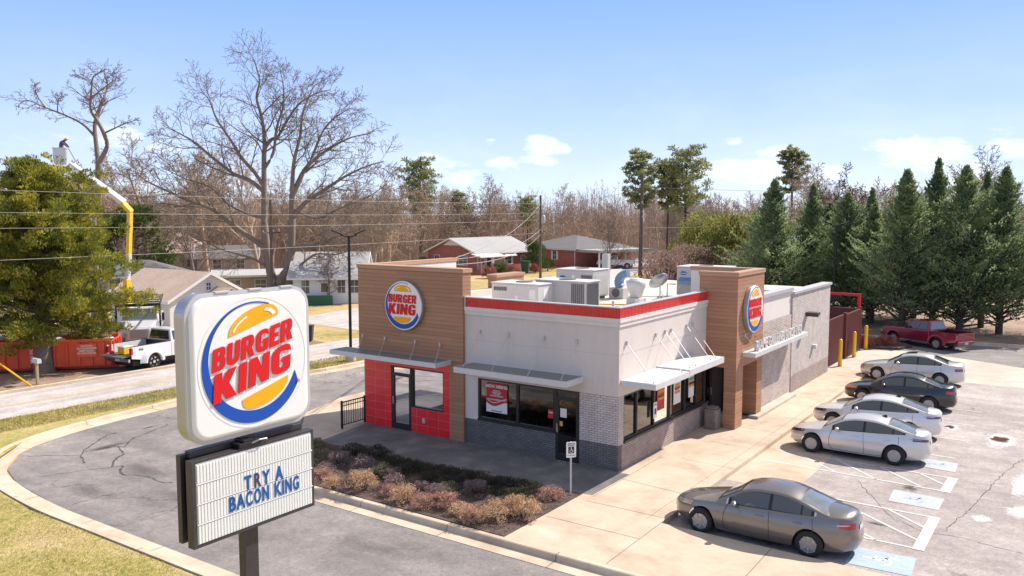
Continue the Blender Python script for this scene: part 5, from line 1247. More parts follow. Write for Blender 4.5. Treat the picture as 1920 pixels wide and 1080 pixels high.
# local +x runs left in the photo, -y... long side faces the camera
Ld, Hd, Wd = 7.6, 1.55, 2.3
b = MB(); b.box(0,-Wd/2,.22,Ld,-Wd/2+.05,Hd); b.build('side_wall', 'orange_steel', dm); b = MB(); b.box(0,Wd/2-.05,.22,Ld,Wd/2,Hd); b.build('side_wall', 'orange_steel', dm)
b = MB(); b.box(Ld-.05,-Wd/2+.05,.22,Ld,Wd/2-.05,Hd); b.box(0,-Wd/2+.05,.22,Ld-.05,Wd/2-.05,.28); b.build('floor_panel', 'orange_steel', dm)
b = MB(); b.box(-.08,-Wd/2,.22,-.02,Wd/2,Hd-.02); 
for y in (-.9,-.3,.3,.9): b.box(-.18,y-.06,.25,-.08,y+.06,Hd-.05)
b.box(-.2,-Wd/2,.9,-.08,Wd/2,1.0); b.build('end_gate', 'orange_steel', dm, bevel=.01)
for s in (1,-1):
    for i in range(13):
        b = MB(); x = .25+i*.6; b.box(x,s*(Wd/2+.10),.24,x+.10,s*(Wd/2),Hd-.02); b.build('side_rib', 'orange_steel', dm, bevel=.01)
    b = MB(); b.box(-.02,s*(Wd/2-.06),Hd,Ld,s*(Wd/2+.08),Hd+.11); b.build('top_rail', 'orange_bright', dm, bevel=.01)
    b = MB(); b.box(-.3,s*.6-.08,.02,Ld,s*.6+.08,.22); b.build('skid', 'orange_steel', dm)
q = np.random.default_rng(3)
for i in range(16):
    b = MB(); x, y = q.uniform(.5,Ld-.5), q.uniform(-.8,.8); l, w_ = q.uniform(.4,1.1), q.uniform(.1,.4); b.box(-l,-w_,-.02,l,w_,.03)
    o = b.build('debris_board', ['marquee','wood_post','hvac_light','bark_pale'][i%4], dm, loc=(x,y,Hd-.12+q.uniform(0,.22)), rot=(q.uniform(-.3,.3),q.uniform(-.3,.3),q.uniform(0,3)))
b = MB(); b.box(.65,Wd/2+.105,.75,1.6,Wd/2+.115,Hd-.1); b.build('warning_panel', 'orange_bright', dm)
for k, (s_, sz) in enumerate((('EARTH LINK',.32),('360 5764',.20))):
    place(text_mesh(s_, sz, .006, .03), 'side_lettering', ('letter_purple' if k == 0 else 'marquee'), dm, (2.95+k*.9,Wd/2+.112,.88), (R(90),R(90),R(180)))
place(text_mesh('CAUTION\nNO PASSENGERS\nKEEP CLEAR\nOF CONTAINER', .13, .006, .02), 'panel_text', 'marquee', dm, (1.12,Wd/2+.12,1.28), (R(90),0,R(180)))
# ------------------------------------------------------------------ roadside pylon sign
PS = thing('pylon_sign', 'tall pole sign with round burger emblem above a white letter board in the grass', 'sign', (-14.6,-.4,0))
b = MB(); b.box(-.08,-.22,-.3,.20,-.05,4.9); b.build('pole', 'bronze', PS, bevel=.012)
b = MB(); b.box(-.35,-.35,-.3,.35,.35,.06); b.build('pole_base', 'concrete_old', PS, bevel=.02)
# cabinet 2.44 x 2.3 with rounded corners; front at local y=-.26
def rrect(w, h, r, cx=0, cz=0, n=8):
    out = []
    for sx, sz, a0 in ((1,1,0),(-1,1,90),(-1,-1,180),(1,-1,270)):
        for k in range(n+1):
            a = R(a0+90*k/n); out.append((cx+sx*(w/2-r)+r*math.cos(a), cz+sz*(h/2-r)+r*math.sin(a)))
    return out
CX, CZ = .12, 5.76; W_, H_ = 2.44, 2.38
b = MB(); loops = []
for y, g in ((-.26,0.0),(-.265,-.012),(-.24,.0),(.02,0),(.04,-.03)): loops.append([(x,y,z) for x,z in rrect(W_+2*g, H_+2*g, .34+g, CX, CZ)])
b.loft(loops[2:]); b.build('cabinet', 'silver_rim', PS, bevel=.008)
b = MB(); o1 = rrect(W_+.03, H_+.03, .355, CX, CZ); o2 = rrect(W_-.10, H_-.10, .29, CX, CZ)
b.loft([[(x,y,z) for x,z in q] for q, y in ((o1,-.235),(o1,-.285),(o2,-.29),(o2,-.25))], caps=False); b.build('retainer', 'metal_grey', PS)
b = MB()
loops = [[(x,y,z) for x,z in rrect(W_-.08-g, H_-.08-g, .30-g*.3, CX, CZ)] for g, y in ((0,-.262),(.03,-.30),(.09,-.325),(.16,-.33))]
b.loft(loops, caps=False); b.face([(x,y,z) for x,y,z in loops[-1]]); sf = b.build('sign_face', 'sign_white', PS, smooth=True)
b = MB(); b.loft([[(x+.02+CX,-.334,z+CZ+.0) for x,z in ngon(0,0,r_,64)] for r_ in (1.075,1.09)], caps=False); b.build('face_ridge', 'marquee', PS)
em = bpy.data.objects.new('round_emblem', None); COL.objects.link(em); em.parent = PS; em.location = (CX+.02,-.333,CZ)
burger_logo(em, 1.09, .23, -.0)
for o in kids(em): o.parent = PS; o.location = Vector(o.location)+em.location
bpy.data.objects.remove(em)
for x in (-.55,.1,.75):
    b = MB(); b.box(CX+x-.13,-.30,CZ+H_/2-.0,CX+x+.13,-.22,CZ+H_/2+.035); b.build('cabinet_clip', 'metal_grey', PS, bevel=.005)
# reader board
for nm, dx, y0, y1 in (('letter_board', .0, -.36, -.20), ('letter_board', -.0, -.06, .05)):
    b = MB(); x0, x1, z0, z1 = -1.13+.0, 1.34, 2.96, 4.37
    if y0 > -.1: x0, x1, z0, z1 = -1.13, 1.34, 2.99, 4.42
    b.box(x0,y0,z0,x0+.07,y1,z1); b.box(x1-.05,y0,z0,x1,y1,z1); b.box(x0+.07,y0,z0,x1-.05,y1,z0+.05); b.box(x0+.07,y0,z1-.05,x1-.05,y1,z1); b.box(x0+.07,(y0+y1)/2-.02,z0+.05,x1-.05,(y0+y1)/2+.02,z1-.05)
    fr = b.build(nm, 'bronze', PS, bevel=.006)
    if y0 < -.2:
        b = MB(); b.box(x0+.07,y0+.015,z0+.05,x1-.05,y0+.04,z1-.05); b.build('board_panel', 'marquee', fr)
        b = MB(); n = 40; wd = (x1-x0-.14)/n
        for i in range(n):
            xa = x0+.08+i*wd
            for j in range(4):
                za = z0+.07+j*.325; b.loft([[(xa+wd*.18,y0-.012,za),(xa+wd*.82,y0-.012,za),(xa+wd*.95,y0+.014,za),(xa+wd*.05,y0+.014,za)],[(xa+wd*.18,y0-.012,za+.285),(xa+wd*.82,y0-.012,za+.285),(xa+wd*.95,y0+.014,za+.285),(xa+wd*.05,y0+.014,za+.285)]])
        rb = b.build('board_ribs', 'marquee', fr); 
        b = MB()
        for j in range(1, 4): zz = z0+.056+j*.325; b.box(x0+.07,y0-.016,zz-.010,x1-.05,y0+.014,zz+.008)
        b.build('letter_track', 'sign_white', fr)
        def row(text, xc, zc, size, pal, sp):
            x = xc
            for i, ch in enumerate(text):
                wd_ = {' ':.5,'I':.42}
                if i: x += sp*(wd_.get(ch,1)+wd_.get(text[i-1],1))/2
                if ch == ' ': continue
                place(text_mesh(ch, size, .006, .03, {'O':.52,'C':.56,'G':.54,'N':.60,'B':.74}.get(ch,.68)), 'letter', pal[i % len(pal)], fr, (x, y0-.018, zc))
        row('TRY A', -.10, 3.655, .335, ['letter_blue','letter_purple','letter_blue','letter_blue','letter_blue'], .185)
        row('BACON KING', -.42, 3.385, .335, ['letter_blue','letter_blue'], .168)
b = MB(); b.box(-1.0,-.16,4.36,1.26,.0,4.47); b.build('board_housing', 'bronze', PS, bevel=.01)
b = MB(); b.box(-.25,-.38,4.37,.20,-.05,4.45); b.box(-.15,-.36,4.45,.05,-.1,4.49); b.build('hinge_bracket', 'black_metal', PS, bevel=.008)
b = MB(); b.tube([(.0,-.37,4.42),(.1,-.44,4.47),(.25,-.44,4.46),(.32,-.36,4.40)], .012, 6); b.build('power_cable', 'steel', PS)
# ------------------------------------------------------------------ plants
def frame_of(d):
    d = d/np.linalg.norm(d, axis=-1, keepdims=True); a = np.where(np.abs(d[...,2:3]) < .9, np.array([0,0,1.]), np.array([1.,0,0]))
    u = np.cross(d, a); u /= np.linalg.norm(u, axis=-1, keepdims=True); return d, u, np.cross(d, u)
class Tree:
    def __init__(s, seed, sides=(7,5,4,3,3)): s.q = np.random.default_rng(seed); s.V = []; s.F = []; s.nv = 0; s.sides = sides; s.tips = []
    def chain(s, P, Rr, lev):
        P = np.asarray(P, float); k = len(P); n = s.sides[min(lev, len(s.sides)-1)]
        d = np.gradient(P, axis=0); d, u, w_ = frame_of(d)
        a = np.arange(n)*2*PI/n; ring = P[:,None,:] + (u[:,None,:]*np.cos(a)[None,:,None] + w_[:,None,:]*np.sin(a)[None,:,None])*np.asarray(Rr)[:,None,None]
        s.V.append(ring.reshape(-1,3)); i = np.arange(k-1)[:,None]*n; j = np.arange(n)[None,:]; jn = (j+1)%n; b = s.nv
        s.F.append(np.stack([b+i+j, b+i+jn, b+i+n+jn, b+i+n+j], -1).reshape(-1,4)); s.nv += k*n
    def grow(s, p, d, L, r, lev, mx, par):
        q = s.q; k = max(3, int(L/par['seg'][min(lev, len(par['seg'])-1)])); P = [np.array(p, float)]; d = np.array(d, float); d /= np.linalg.norm(d); D = [d]
        wg = par['wig'][min(lev, len(par['wig'])-1)]
        for i in range(k):
            d = d + q.normal(0, wg, 3) + np.array([0,0,par['up'][min(lev, len(par['up'])-1)]]); d /= np.linalg.norm(d); P.append(P[-1]+d*L/k); D.append(d)
        t_ = np.linspace(0,1,k+1); Rr = r*(1-t_*(1-par['tip'])) ; s.chain(P, np.maximum(Rr, par['rmin']), lev); s.branch(P, D, L, Rr, lev, mx, par)
    def branch(s, P, D, L, Rr, lev, mx, par, t0=None):
        q = s.q
        if lev >= mx: s.tips.append(P[-1]); return
        n = par['n'][min(lev, len(par['n'])-1)]; t0 = par['t0'][min(lev, len(par['t0'])-1)] if t0 is None else t0; k = len(P)-1; az = q.uniform(0, 6.28)
        for i in range(n):
            tt = t0+(1-t0)*((i+q.uniform(.1,.9))/n); f = tt*k; j = min(int(f), k-1); p = P[j]+(P[j+1]-P[j])*(f-j); d = D[min(j+1,k)]
            az += 2.4+q.normal(0,.4); _, u, w_ = frame_of(np.array(d)[None]); u, w_ = u[0], w_[0]
            an = R(q.normal(par['ang'][min(lev, len(par['ang'])-1)], 8)); nd = np.array(d)*math.cos(an)+(u*math.cos(az)+w_*math.sin(az))*math.sin(an)
            ll = L*par['len'][min(lev, len(par['len'])-1)]*(1-.45*(tt-t0)/(1-t0+1e-6))*q.uniform(.7,1.2)
            s.grow(p, nd, ll, max(Rr[j]*par['rr']*q.uniform(.7,1), par['rmin']), lev+1, mx, par)
    def mesh(s, name, mat): return npmesh(name, np.concatenate(s.V), np.concatenate(s.F), mat, mesh_only=True)
def leafquads(C, D, Ln, Wd, q):
    """rhombic leaves at C pointing along D"""
    D, u, w_ = frame_of(D); a = q.uniform(0, 6.28, len(C)); s_ = u*np.cos(a)[:,None]+w_*np.sin(a)[:,None]
    Ln = np.asarray(Ln).reshape(-1,1); Wd = np.asarray(Wd).reshape(-1,1)
    V = np.stack([C-D*Ln*.5, C+s_*Wd*.5, C+D*Ln*.5, C-s_*Wd*.5], 1).reshape(-1,3); return V, np.arange(len(V)).reshape(-1,4)
def plant(name, label, cat, loc, parts, rz=0, sc=1.0, group=None):
    o = thing(name, label, cat, loc, rz, group); o.scale = (sc,sc,sc)
    for nm, me in parts:
        c = bpy.data.objects.new(nm, me); COL.objects.link(c); c.parent = o
    return o
# -- bare trees
PB = dict(seg=[.8,.6,.45,.35,.3], wig=[.06,.12,.12,.11,.09], up=[.02,.06,.05,.02,.0], n=[11,7,6,5,3], t0=[.28,.2,.15,.1,.1], ang=[42,42,45,45,45], len=[.55,.52,.5,.5,.5], rr=.55, tip=.25, rmin=.018)
def bare_mesh(seed, h, mat='bark_wood', **kw):
    par = dict(PB); par.update(kw); T = Tree(seed, (6,4,3,3,3)); T.grow((0,0,-.2), (0,0,1), h*.75, h*.016+.04, 0, 4, par); return T.mesh('branches', mat)
WOOD = [bare_mesh(11,14,'bark_wood'), bare_mesh(12,14,'bark_pink',ang=[32,36,42,45,45]), bare_mesh(13,13,'bark_wood',ang=[50,48,45,45,45],wig=[.1,.18,.2,.2,.2]), bare_mesh(14,14,'bark_pink',n=[13,7,6,4,3]), bare_mesh(15,12,'bark_wood',t0=[.12,.15,.1,.1,.1],n=[14,6,6,4,3])]
q = np.random.default_rng(5)
CAMP = Vector((-23.27,-12.08,0)); yaw = R(34.845); FW = Vector((math.cos(yaw), math.sin(yaw), 0)); RT = Vector((math.sin(yaw), -math.cos(yaw), 0))
def polar(lat, dep, z=-.15): p = CAMP+FW*dep+RT*lat; return (p.x, p.y, z)
GW = 'bare trees of the wood behind the houses'
NOHOUSE = [(60,84,52,72),(84,112,46,76),(26,42,42,60),(-5,26,36,50),(18,90,34,47),(30,60,58,84),(44,58,84,100),(54,62,36,45)]
cnt = 0
for i in range(400):
    dep = q.uniform(92,190) if i > 60 else q.uniform(84,120); lat = q.uniform(-.64,.42)*dep
    x, y, z = polar(lat, dep)
    if x > 24 and y < 30: continue
    if any(a < x < b_ and c < y < d_ for a, b_, c, d_ in NOHOUSE): continue
    if dep < 125 and -14 < lat < 42 : continue
    if cnt >= 135: break
    me = WOOD[i % 5]; sc = q.uniform(.72,1.08)*(1.0 if dep < 140 else 1.12)
    plant('bare_tree', 'leafless brown tree in the wood behind the houses', 'tree', (x,y,z), [('trunk_and_branches', me)], q.uniform(0,6.28), sc, GW); cnt += 1
for i, (dep, lat, sc) in enumerate(((98,-42,1.35),(104,-38,1.3),(96,-47,1.25),(108,-33,1.28),(102,-52,1.2),(112,-44,1.3),(100,-59,1.1),(118,-28,1.1),(125,-36,1.15))):
    plant('bare_tree', 'leafless brown tree in the wood behind the houses', 'tree', polar(lat, dep), [('trunk_and_branches', WOOD[i % 5])], i*1.9, sc, GW)
c2 = 0
for i in range(400):
    dep = q.uniform(88,150); lat = q.uniform(-.62,.36)*dep; x, y, z = polar(lat, dep)
    if (x > 24 and y < 40) or c2 >= 80 or any(a < x < b_ and c < y < d_ for a, b_, c, d_ in NOHOUSE) or (dep < 125 and -12 < lat < 42): continue
    plant('bare_tree', 'leafless brown tree in the wood behind the houses', 'tree', (x,y,z), [('trunk_and_branches', WOOD[(1,2,4,0,3)[i % 5]])], i*2.1, q.uniform(.62,1.0), GW); c2 += 1
GR = 'bare trees behind the conifer row'
for i in range(34):
    dep = q.uniform(95,170); lat = q.uniform(.15,.66)*dep
    x, y, z = polar(lat, dep)
    if y > 24 and x < 110: continue
    plant('bare_tree', 'leafless tree standing behind the conifer row', 'tree', (x,y,z), [('trunk_and_branches', WOOD[i % 5])], q.uniform(0,6.28), q.uniform(.8,1.1), GR)
# far wood: one mass of slender stems and twigs
N = 9000; dep = q.uniform(150,300,N); lat = dep*q.uniform(-.70,.70,N); hh = q.uniform(5,11.5,N)*(1+.25*np.sin(lat*.09)+.15*np.sin(lat*.31+1))
base = np.stack([CAMP.x+FW.x*dep+RT.x*lat, CAMP.y+FW.y*dep+RT.y*lat, np.full(N,-.2)],1)
V = []; F = []
wv = np.stack([RT.x+0*dep, RT.y+0*dep, 0*dep],1)*.09; lean = q.normal(0,.08,(N,3)); top = base+np.stack([lean[:,0]*hh, lean[:,1]*hh, hh],1)
V.append(np.stack([base-wv, base+wv, top+wv*.04, top-wv*.04],1).reshape(-1,3))
for k in range(18):
    f = q.uniform(.25,1.0,(N,1))**.7; p = base+(top-base)*f; d = q.normal(0,1,(N,3)); d[:,2] = np.abs(d[:,2])*.9+.2; d /= np.linalg.norm(d,axis=1,keepdims=True); L_ = q.uniform(1.0,3.4,(N,1))*(1.25-f)
    e = p+d*L_; V.append(np.stack([p-wv*.45, p+wv*.45, e+wv*.2, e-wv*.2],1).reshape(-1,3))
V = np.concatenate(V); o = npmesh('far_woodland', V, np.arange(len(V)).reshape(-1,4), 'bark_pink'); tag(o, 'dense band of leafless brown woodland along the horizon', 'woodland', kind='stuff')
# undergrowth in front of the wood
N = 60000; dep = q.uniform(84,175,N); lat = dep*q.uniform(-.66,.62,N); base = np.stack([CAMP.x+FW.x*dep+RT.x*lat, CAMP.y+FW.y*dep+RT.y*lat, np.full(N,-.15)],1)
keep = np.ones(N,bool)
for a, b_, c, d_ in NOHOUSE: keep &= ~((base[:,0] > a-1)&(base[:,0] < b_+1)&(base[:,1] > c-1)&(base[:,1] < d_+1))
keep &= ~((dep < 128)&(lat > -16)&(lat < 44)); keep &= ~((base[:,1] > 18)&(base[:,1] < 42)&(dep < 150)&(lat>-20)); base = base[keep]; n_ = len(base)
cl = np.sin(base[:,0]*.35)*np.sin(base[:,1]*.29)*.5+.5; hh = (q.uniform(.4,3.0,n_)*(.5+cl))[:,None]; d = q.normal(0,.28,(n_,3)); d[:,2] = 1; top = base+d*hh; wv = np.array([[RT.x,RT.y,0]])*.035
V = np.stack([base-wv, base+wv, top+wv*.4, top-wv*.4],1).reshape(-1,3); o = npmesh('undergrowth', V, np.arange(len(V)).reshape(-1,4), 'bark_pink'); tag(o, 'brown leafless undergrowth at the foot of the wood', 'undergrowth', kind='stuff')

# -- the big oak and the tall trimmed tree have hand-laid limbs: lateral/height in metres, depth offsets free
def laid_tree(name, label, base, limbs, par, seed, mat, dpt):
    T = Tree(seed, (10,6,4,3,3)); q_ = T.q
    for pts, r0, r1, lev in limbs:
        P = []
        ks = [Vector((x, dy, z)) for x, z, dy in pts]
        for i in range(len(ks)-1):
            p0, p1, p2, p3 = ks[max(i-1,0)], ks[i], ks[i+1], ks[min(i+2,len(ks)-1)]
            for j in range(4):
                s = j/4; P.append(.5*((2*p1)+(p2-p0)*s+(2*p0-5*p1+4*p2-p3)*s*s+(3*p1-p0-3*p2+p3)*s**3))
        P.append(ks[-1]); A = [np.array([RT.x*p.x+FW.x*p.y, RT.y*p.x+FW.y*p.y, p.z]) for p in P]
        Rr = np.linspace(r0, r1, len(A)); T.chain(A, Rr, 1 if lev else 0); Dd = [np.array(d) for d in frame_of(np.gradient(np.array(A), axis=0))[0]]
        Lt = sum(np.linalg.norm(A[i+1]-A[i]) for i in range(len(A)-1))
        if lev >= 0: T.branch(A, Dd, Lt, Rr, lev, 4, par, t0=par['lt0'])
    me = T.mesh('trunk_and_branches', mat); return plant(name, label, 'tree', base, [('trunk_and_branches', me)])
LAID = []; dz0 = False; trunk = False
def L_(pts, px0, py0, k, q_, dz=0, trunk=False):   # picture outline -> metres about the base
    out = []; sgn = q_.choice([-1,1]); dy = 0
    near = [(abs(a-pts[0][0])+abs(c-pts[0][1]), d) for a, c, d in LAID]
    if near and min(near)[0] < 40: dy = min(near)[1]
    for i, (x, y) in enumerate(pts):
        out.append(((x-px0)/k, (py0-y)/k+dz, dy))
        if not dz0: 
            if i: LAID.append(((x+pts[i-1][0])/2, (y+pts[i-1][1])/2, (dy+out[-2][2])/2))
            LAID.append((x, y, dy)); dy += sgn*q_.uniform(.1,.6)*(0 if trunk else 1)
    return out
q2 = np.random.default_rng(21); k = 19.54; X0, Y0 = 530, 564
oak = [([(522,568),(514,540),(507,500),(501,455),(498,410)],.52,.34,-1),([(538,568),(543,520),(548,470),(552,410),(553,357)],.50,.28,-1),([(515,552),(530,520),(545,500)],.6,.5,-1),
 ([(498,410),(497,350),(497,283),(498,257),(493,223),(487,193),(478,160),(482,127),(473,93),(467,82)],.30,.035,1),
 ([(498,262),(508,245),(520,237),(540,200),(563,170),(593,150),(620,143)],.22,.035,1),
 ([(499,350),(473,327),(443,313),(403,280),(373,253),(347,237),(320,223)],.26,.035,1),
 ([(498,340),(480,310),(460,283),(443,250),(420,210),(410,177),(397,157)],.22,.03,1),
 ([(503,463),(467,433),(427,403),(400,380),(367,367),(333,350),(293,330),(273,313)],.30,.035,1),
 ([(500,400),(470,392),(430,372),(400,340),(350,322),(310,300)],.18,.03,1),
 ([(553,357),(567,323),(577,303),(600,280),(633,257),(665,240),(700,232)],.30,.035,1),
 ([(553,357),(556,320),(562,285),(575,240),(583,200),(600,165),(612,150)],.24,.03,1),
 ([(550,470),(565,455),(600,450),(617,447),(640,437),(690,420),(735,402)],.26,.035,1),
 ([(553,400),(580,370),(620,345),(665,318),(705,300),(738,292)],.26,.035,1),
 ([(567,323),(590,280),(612,225),(640,195),(665,180)],.18,.03,1),
 ([(500,300),(515,270),(520,220),(530,180),(530,140),(522,105)],.18,.03,1),
 ([(545,500),(570,490),(600,470),(640,470),(690,455)],.16,.03,1),
 ([(505,500),(480,480),(450,470),(410,455),(370,430),(340,425)],.16,.03,1),
 ([(553,380),(600,400),(650,380),(700,360),(740,335)],.16,.03,1)]
PO = dict(seg=[.9,.8,.5,.4,.35], wig=[.06,.13,.12,.10,.08], up=[.02,.05,.03,.02,0], n=[10,15,8,5,3], t0=[.25,.2,.15,.1,.1], ang=[45,46,45,45,45], len=[.4,.38,.52,.52,.5], rr=.5, tip=.25, rmin=.017, lt0=.2)
laid_tree('oak_tree', 'huge leafless oak with wide crown of crooked limbs towering behind the pole sign', (29.46,51.45,-.15), [(L_(p, X0, Y0, k, q2, 0, l < 0), a, b_, l) for p, a, b_, l in oak], PO, 77, 'bark', 0).scale = (.96,.96,.945)
LAID.clear(); k = 25.2; X0, Y0 = 172, 612
tall = [([(172,618),(176,500),(176,400),(188,370),(192,300),(192,290)],.30,.22,-1),
 ([(192,290),(184,258),(178,215),(181,190),(186,160),(190,130),(184,112),(178,95)],.19,.03,1),
 ([(192,290),(212,258),(213,235),(202,208),(197,188),(205,150),(215,130),(245,118)],.19,.03,1),
 ([(179,235),(160,212),(130,195),(95,180),(75,170),(60,172)],.11,.025,1),
 ([(181,190),(165,175),(145,162),(150,150)],.07,.02,1),([(100,182),(93,160),(97,140)],.05,.02,1),([(120,190),(125,170),(140,158)],.05,.02,1),
 ([(213,232),(230,222),(250,212),(268,205)],.08,.02,1),([(198,190),(215,180),(222,170)],.06,.02,1),([(186,160),(178,140),(162,122),(150,115)],.06,.02,1),([(200,170),(225,155),(250,140),(258,128)],.07,.02,1)]
PT = dict(PO, n=[8,10,6,4,2], len=[.35,.32,.5,.5,.5], lt0=.3, rmin=.012, seg=[.7,.5,.4,.3,.3])
laid_tree('tall_tree', 'tall slender leafless tree with forked top rising above the bucket truck boom', (9.6,48.7,-.15), [(L_(p, X0, Y0, k, q2, 0, l < 0), a, b_, l) for p, a, b_, l in tall], PT, 78, 'bark', 0).scale = (.97,.97,.94)
# mid-distance bare yard trees
for lab, x, y, sc, i, rz in (('leafless yard tree behind the brown-roofed white cottage',28,63,.72,0,0),('spreading leafless tree beside the white utility pickup',80.5,43.5,.82,4,1),('bare forked tree above the gap between the two brick houses',89,74,.85,2,2),
    ('tall dark leafless tree rising above the conifers near the middle of the row',88,11.4,1.28,2,3),('bare tree showing between the first two conifers and the tall pine',91,19,1.15,0,4),('leafless tree rising above the right end of the conifer row',92,-3,1.22,3,5),
    ('small leafless tree in front of the white house at the left of the side street',30.2,46.0,.42,4,2),('bare tree standing right of the far brick house carport',96,41,.75,3,1)):
    me = WOOD[i].copy(); me.materials.clear(); me.materials.append(MATS['bark' if i != 2 else 'bark_dark'])
    plant('bare_tree', lab, 'tree', (x,y,-.15), [('trunk_and_branches', me)], rz, sc)
# -- conifers
def conifer_parts(seed, h, rad, nb, per, mat='leaf_cypress', size=.17, tw=.8, low=.07, up=.35):
    q = np.random.default_rng(seed); C = []; D = []; T = Tree(seed, (8,4,3)); T.chain([(0,0,-.2),(q.normal(0,.05),0,h*.4),(0,0,h*.98)], [h*.018+.05,h*.011+.03,.015], 0)
    for i in range(nb):
        t_ = low+(1-low)*((i+.5)/nb)**.92; z0 = t_*h; az = i*2.399+q.normal(0,.25); lr = rad*((1-t_)**tw)*min(1, (t_/.14)**.5)*(1+.2*math.sin(az*2+seed)+.26*math.sin(z0*1.7+az*2))*q.uniform(.5,1.25)+.12
        e = R(q.normal(24,9)) + up*t_; d = np.array([math.cos(az)*math.cos(e), math.sin(az)*math.cos(e), math.sin(e)]); p0 = np.array([0,0,z0])
        if i % 2 == 0: T.chain([p0, p0+d*lr*.6+np.array([0,0,-.05]), p0+d*lr], [.03+.012*lr,.02,.008], 1)
        k = int(per*(.4+lr/rad)*(.45 if t_ < .16 else 1)); s = q.uniform(.25,1.03,k)**.7; side = np.cross(d, [0,0,1]); side /= np.linalg.norm(side)+1e-9
        w_ = (1-s)*.5*lr*.55+.07; off = side*(q.normal(0,1,k)*w_)[:,None]+np.array([0,0,1.])*(q.normal(-.02,.10,k)*(.4+w_))[:,None]
        c = p0+d*(lr*s)[:,None]+off; C.append(c); dd = d[None]*.9+side[None]*(q.normal(0,.5,k))[:,None]+np.array([[0,0,.25]])+q.normal(0,.25,(k,3)); D.append(dd)
    C = np.concatenate(C); D = np.concatenate(D); n = len(C); V, F = leafquads(C, D, q.uniform(.7,1.5,n)*size, q.uniform(.35,.7,n)*size, q)
    return [('trunk', T.mesh('trunk','bark_dark')), ('crown', npmesh('crown', V, F, mat, mesh_only=True))]
CY = [conifer_parts(31,11.2,4.5,560,60,tw=1.0,low=.04), conifer_parts(32,11.0,4.2,520,60,up=.5,tw=1.1,low=.04), conifer_parts(33,10.4,4.8,560,60,tw=.95,low=.03)]
GC = 'conifers in the dense row behind the lot'
for lab, x, y, h, i, rz, w_ in (('leftmost dark conifer of the row, behind the brick end wall',42.5,8.6,11.3,0,0,1.05),('conifer of the row with twin pale tips, second from its left end',46.5,6.7,11.0,1,1,1.0),('slim conifer of the row half hidden behind its taller neighbours, third from the left',45.2,3.7,10.2,2,2,.9),
    ('lowest conifer of the row, behind the lot lamp post',44.6,1.6,9.3,1,3,1.1),('pointed conifer above the cab of the maroon pickup',40.9,-1.2,11.7,0,4,1.0),('tallest conifer of the row, with a narrow pale tip',44.8,-2.6,12.6,1,5,1.0),
    ('broad conifer directly above the bed of the maroon pickup',42.2,-4.7,11.9,2,.7,1.05),('conifer of the row with a leaning tip, second from the right edge',43.6,-7.0,11.8,0,2.7,1.05),('rightmost conifer of the row, cut by the right edge of the photo',45.2,-10.6,11.3,1,3.7,1.15),
    ('conifer squeezed between the slim one and the lowest one of the row',47.5,2.4,10.6,1,.3,.9),('conifer rising behind the broad one above the pickup bed',46.5,-5.6,11.6,1,2.2,.95),('conifer directly behind the leftmost one of the row',47.0,10.5,9.8,2,1.9,.85),('dark conifer filling the gap behind the tallest one',50.0,-.5,10.2,2,1.2,1.1),('dark conifer behind the second and third of the row',51.0,6.5,9.5,0,4.2,1.1)):
    h = h*.97; h0 = (11.2,11.0,10.4)[i]; o = plant('conifer', lab, 'tree', (x,y,-.15), CY[i], rz, 1, GC); o.scale = (w_*.98, w_*.98, h/h0)
# red cedar on the left
def cedar_parts(seed):
    q = np.random.default_rng(seed); C = []; D = []; T = Tree(seed, (9,5,4)); h = 10.9
    T.chain([(0,0,-.2),(.05,0,.6),(0,.1,2.2),(.15,.1,6),(0,0,h*.93)], [.62,.42,.36,.22,.03], 0)
    for i in range(210):
        t_ = .165+.835*(i+.5)/210; z0 = t_*h; az = i*2.399+q.normal(0,.3)
        prof = np.interp(t_, [.1,.14,.23,.43,.56,.75,.87,1.0], [1.6,2.6,3.9,4.5,3.9,3.0,2.3,.7]); lr = prof*(1+.26*math.sin(az*3+z0*1.1))*q.uniform(.5,1.12)
        e = R(q.normal(16,12)) - (.16 if t_ < .3 else 0); d = np.array([math.cos(az)*math.cos(e), math.sin(az)*math.cos(e), math.sin(e)]); p0 = np.array([0,0,z0])
        T.chain([p0, p0+d*lr*.5, p0+d*lr*.9+np.array([0,0,.1])], [.07+.02*lr*(1-t_),.04,.015], 1)
        ncl = int(3+lr*2.6)
        for j in range(ncl):
            s = .32+.7*(j+q.uniform(0,1))/ncl; c0 = p0+d*lr*s+q.normal(0,1,3)*np.array([.34,.34,.22])*(1.2-.4*s); k = int(q.uniform(55,95)); rr_ = q.uniform(.24,.5)
            pp = q.normal(0,1,(k,3)); pp /= np.linalg.norm(pp,axis=1,keepdims=True)+1e-9; c = c0+pp*rr_*np.array([1,1,.6])*(q.uniform(.3,1,k)**.5)[:,None]; C.append(c); D.append(pp*.6+np.array([0,0,.7])+d*.4+q.normal(0,.3,(k,3)))
    C = np.concatenate(C); D = np.concatenate(D); n = len(C); V, F = leafquads(C, D, q.uniform(.6,1.6,n)*.15, q.uniform(.35,.7,n)*.11, q)
    return [('trunk', T.mesh('trunk','bark')), ('crown', npmesh('crown', V, F, 'leaf_cedar', mesh_only=True))]
plant('cedar_tree', 'massive olive-green cedar with thick trunk overhanging the orange dumpster', 'tree', (-1.62,33.2,-.15), cedar_parts(41))
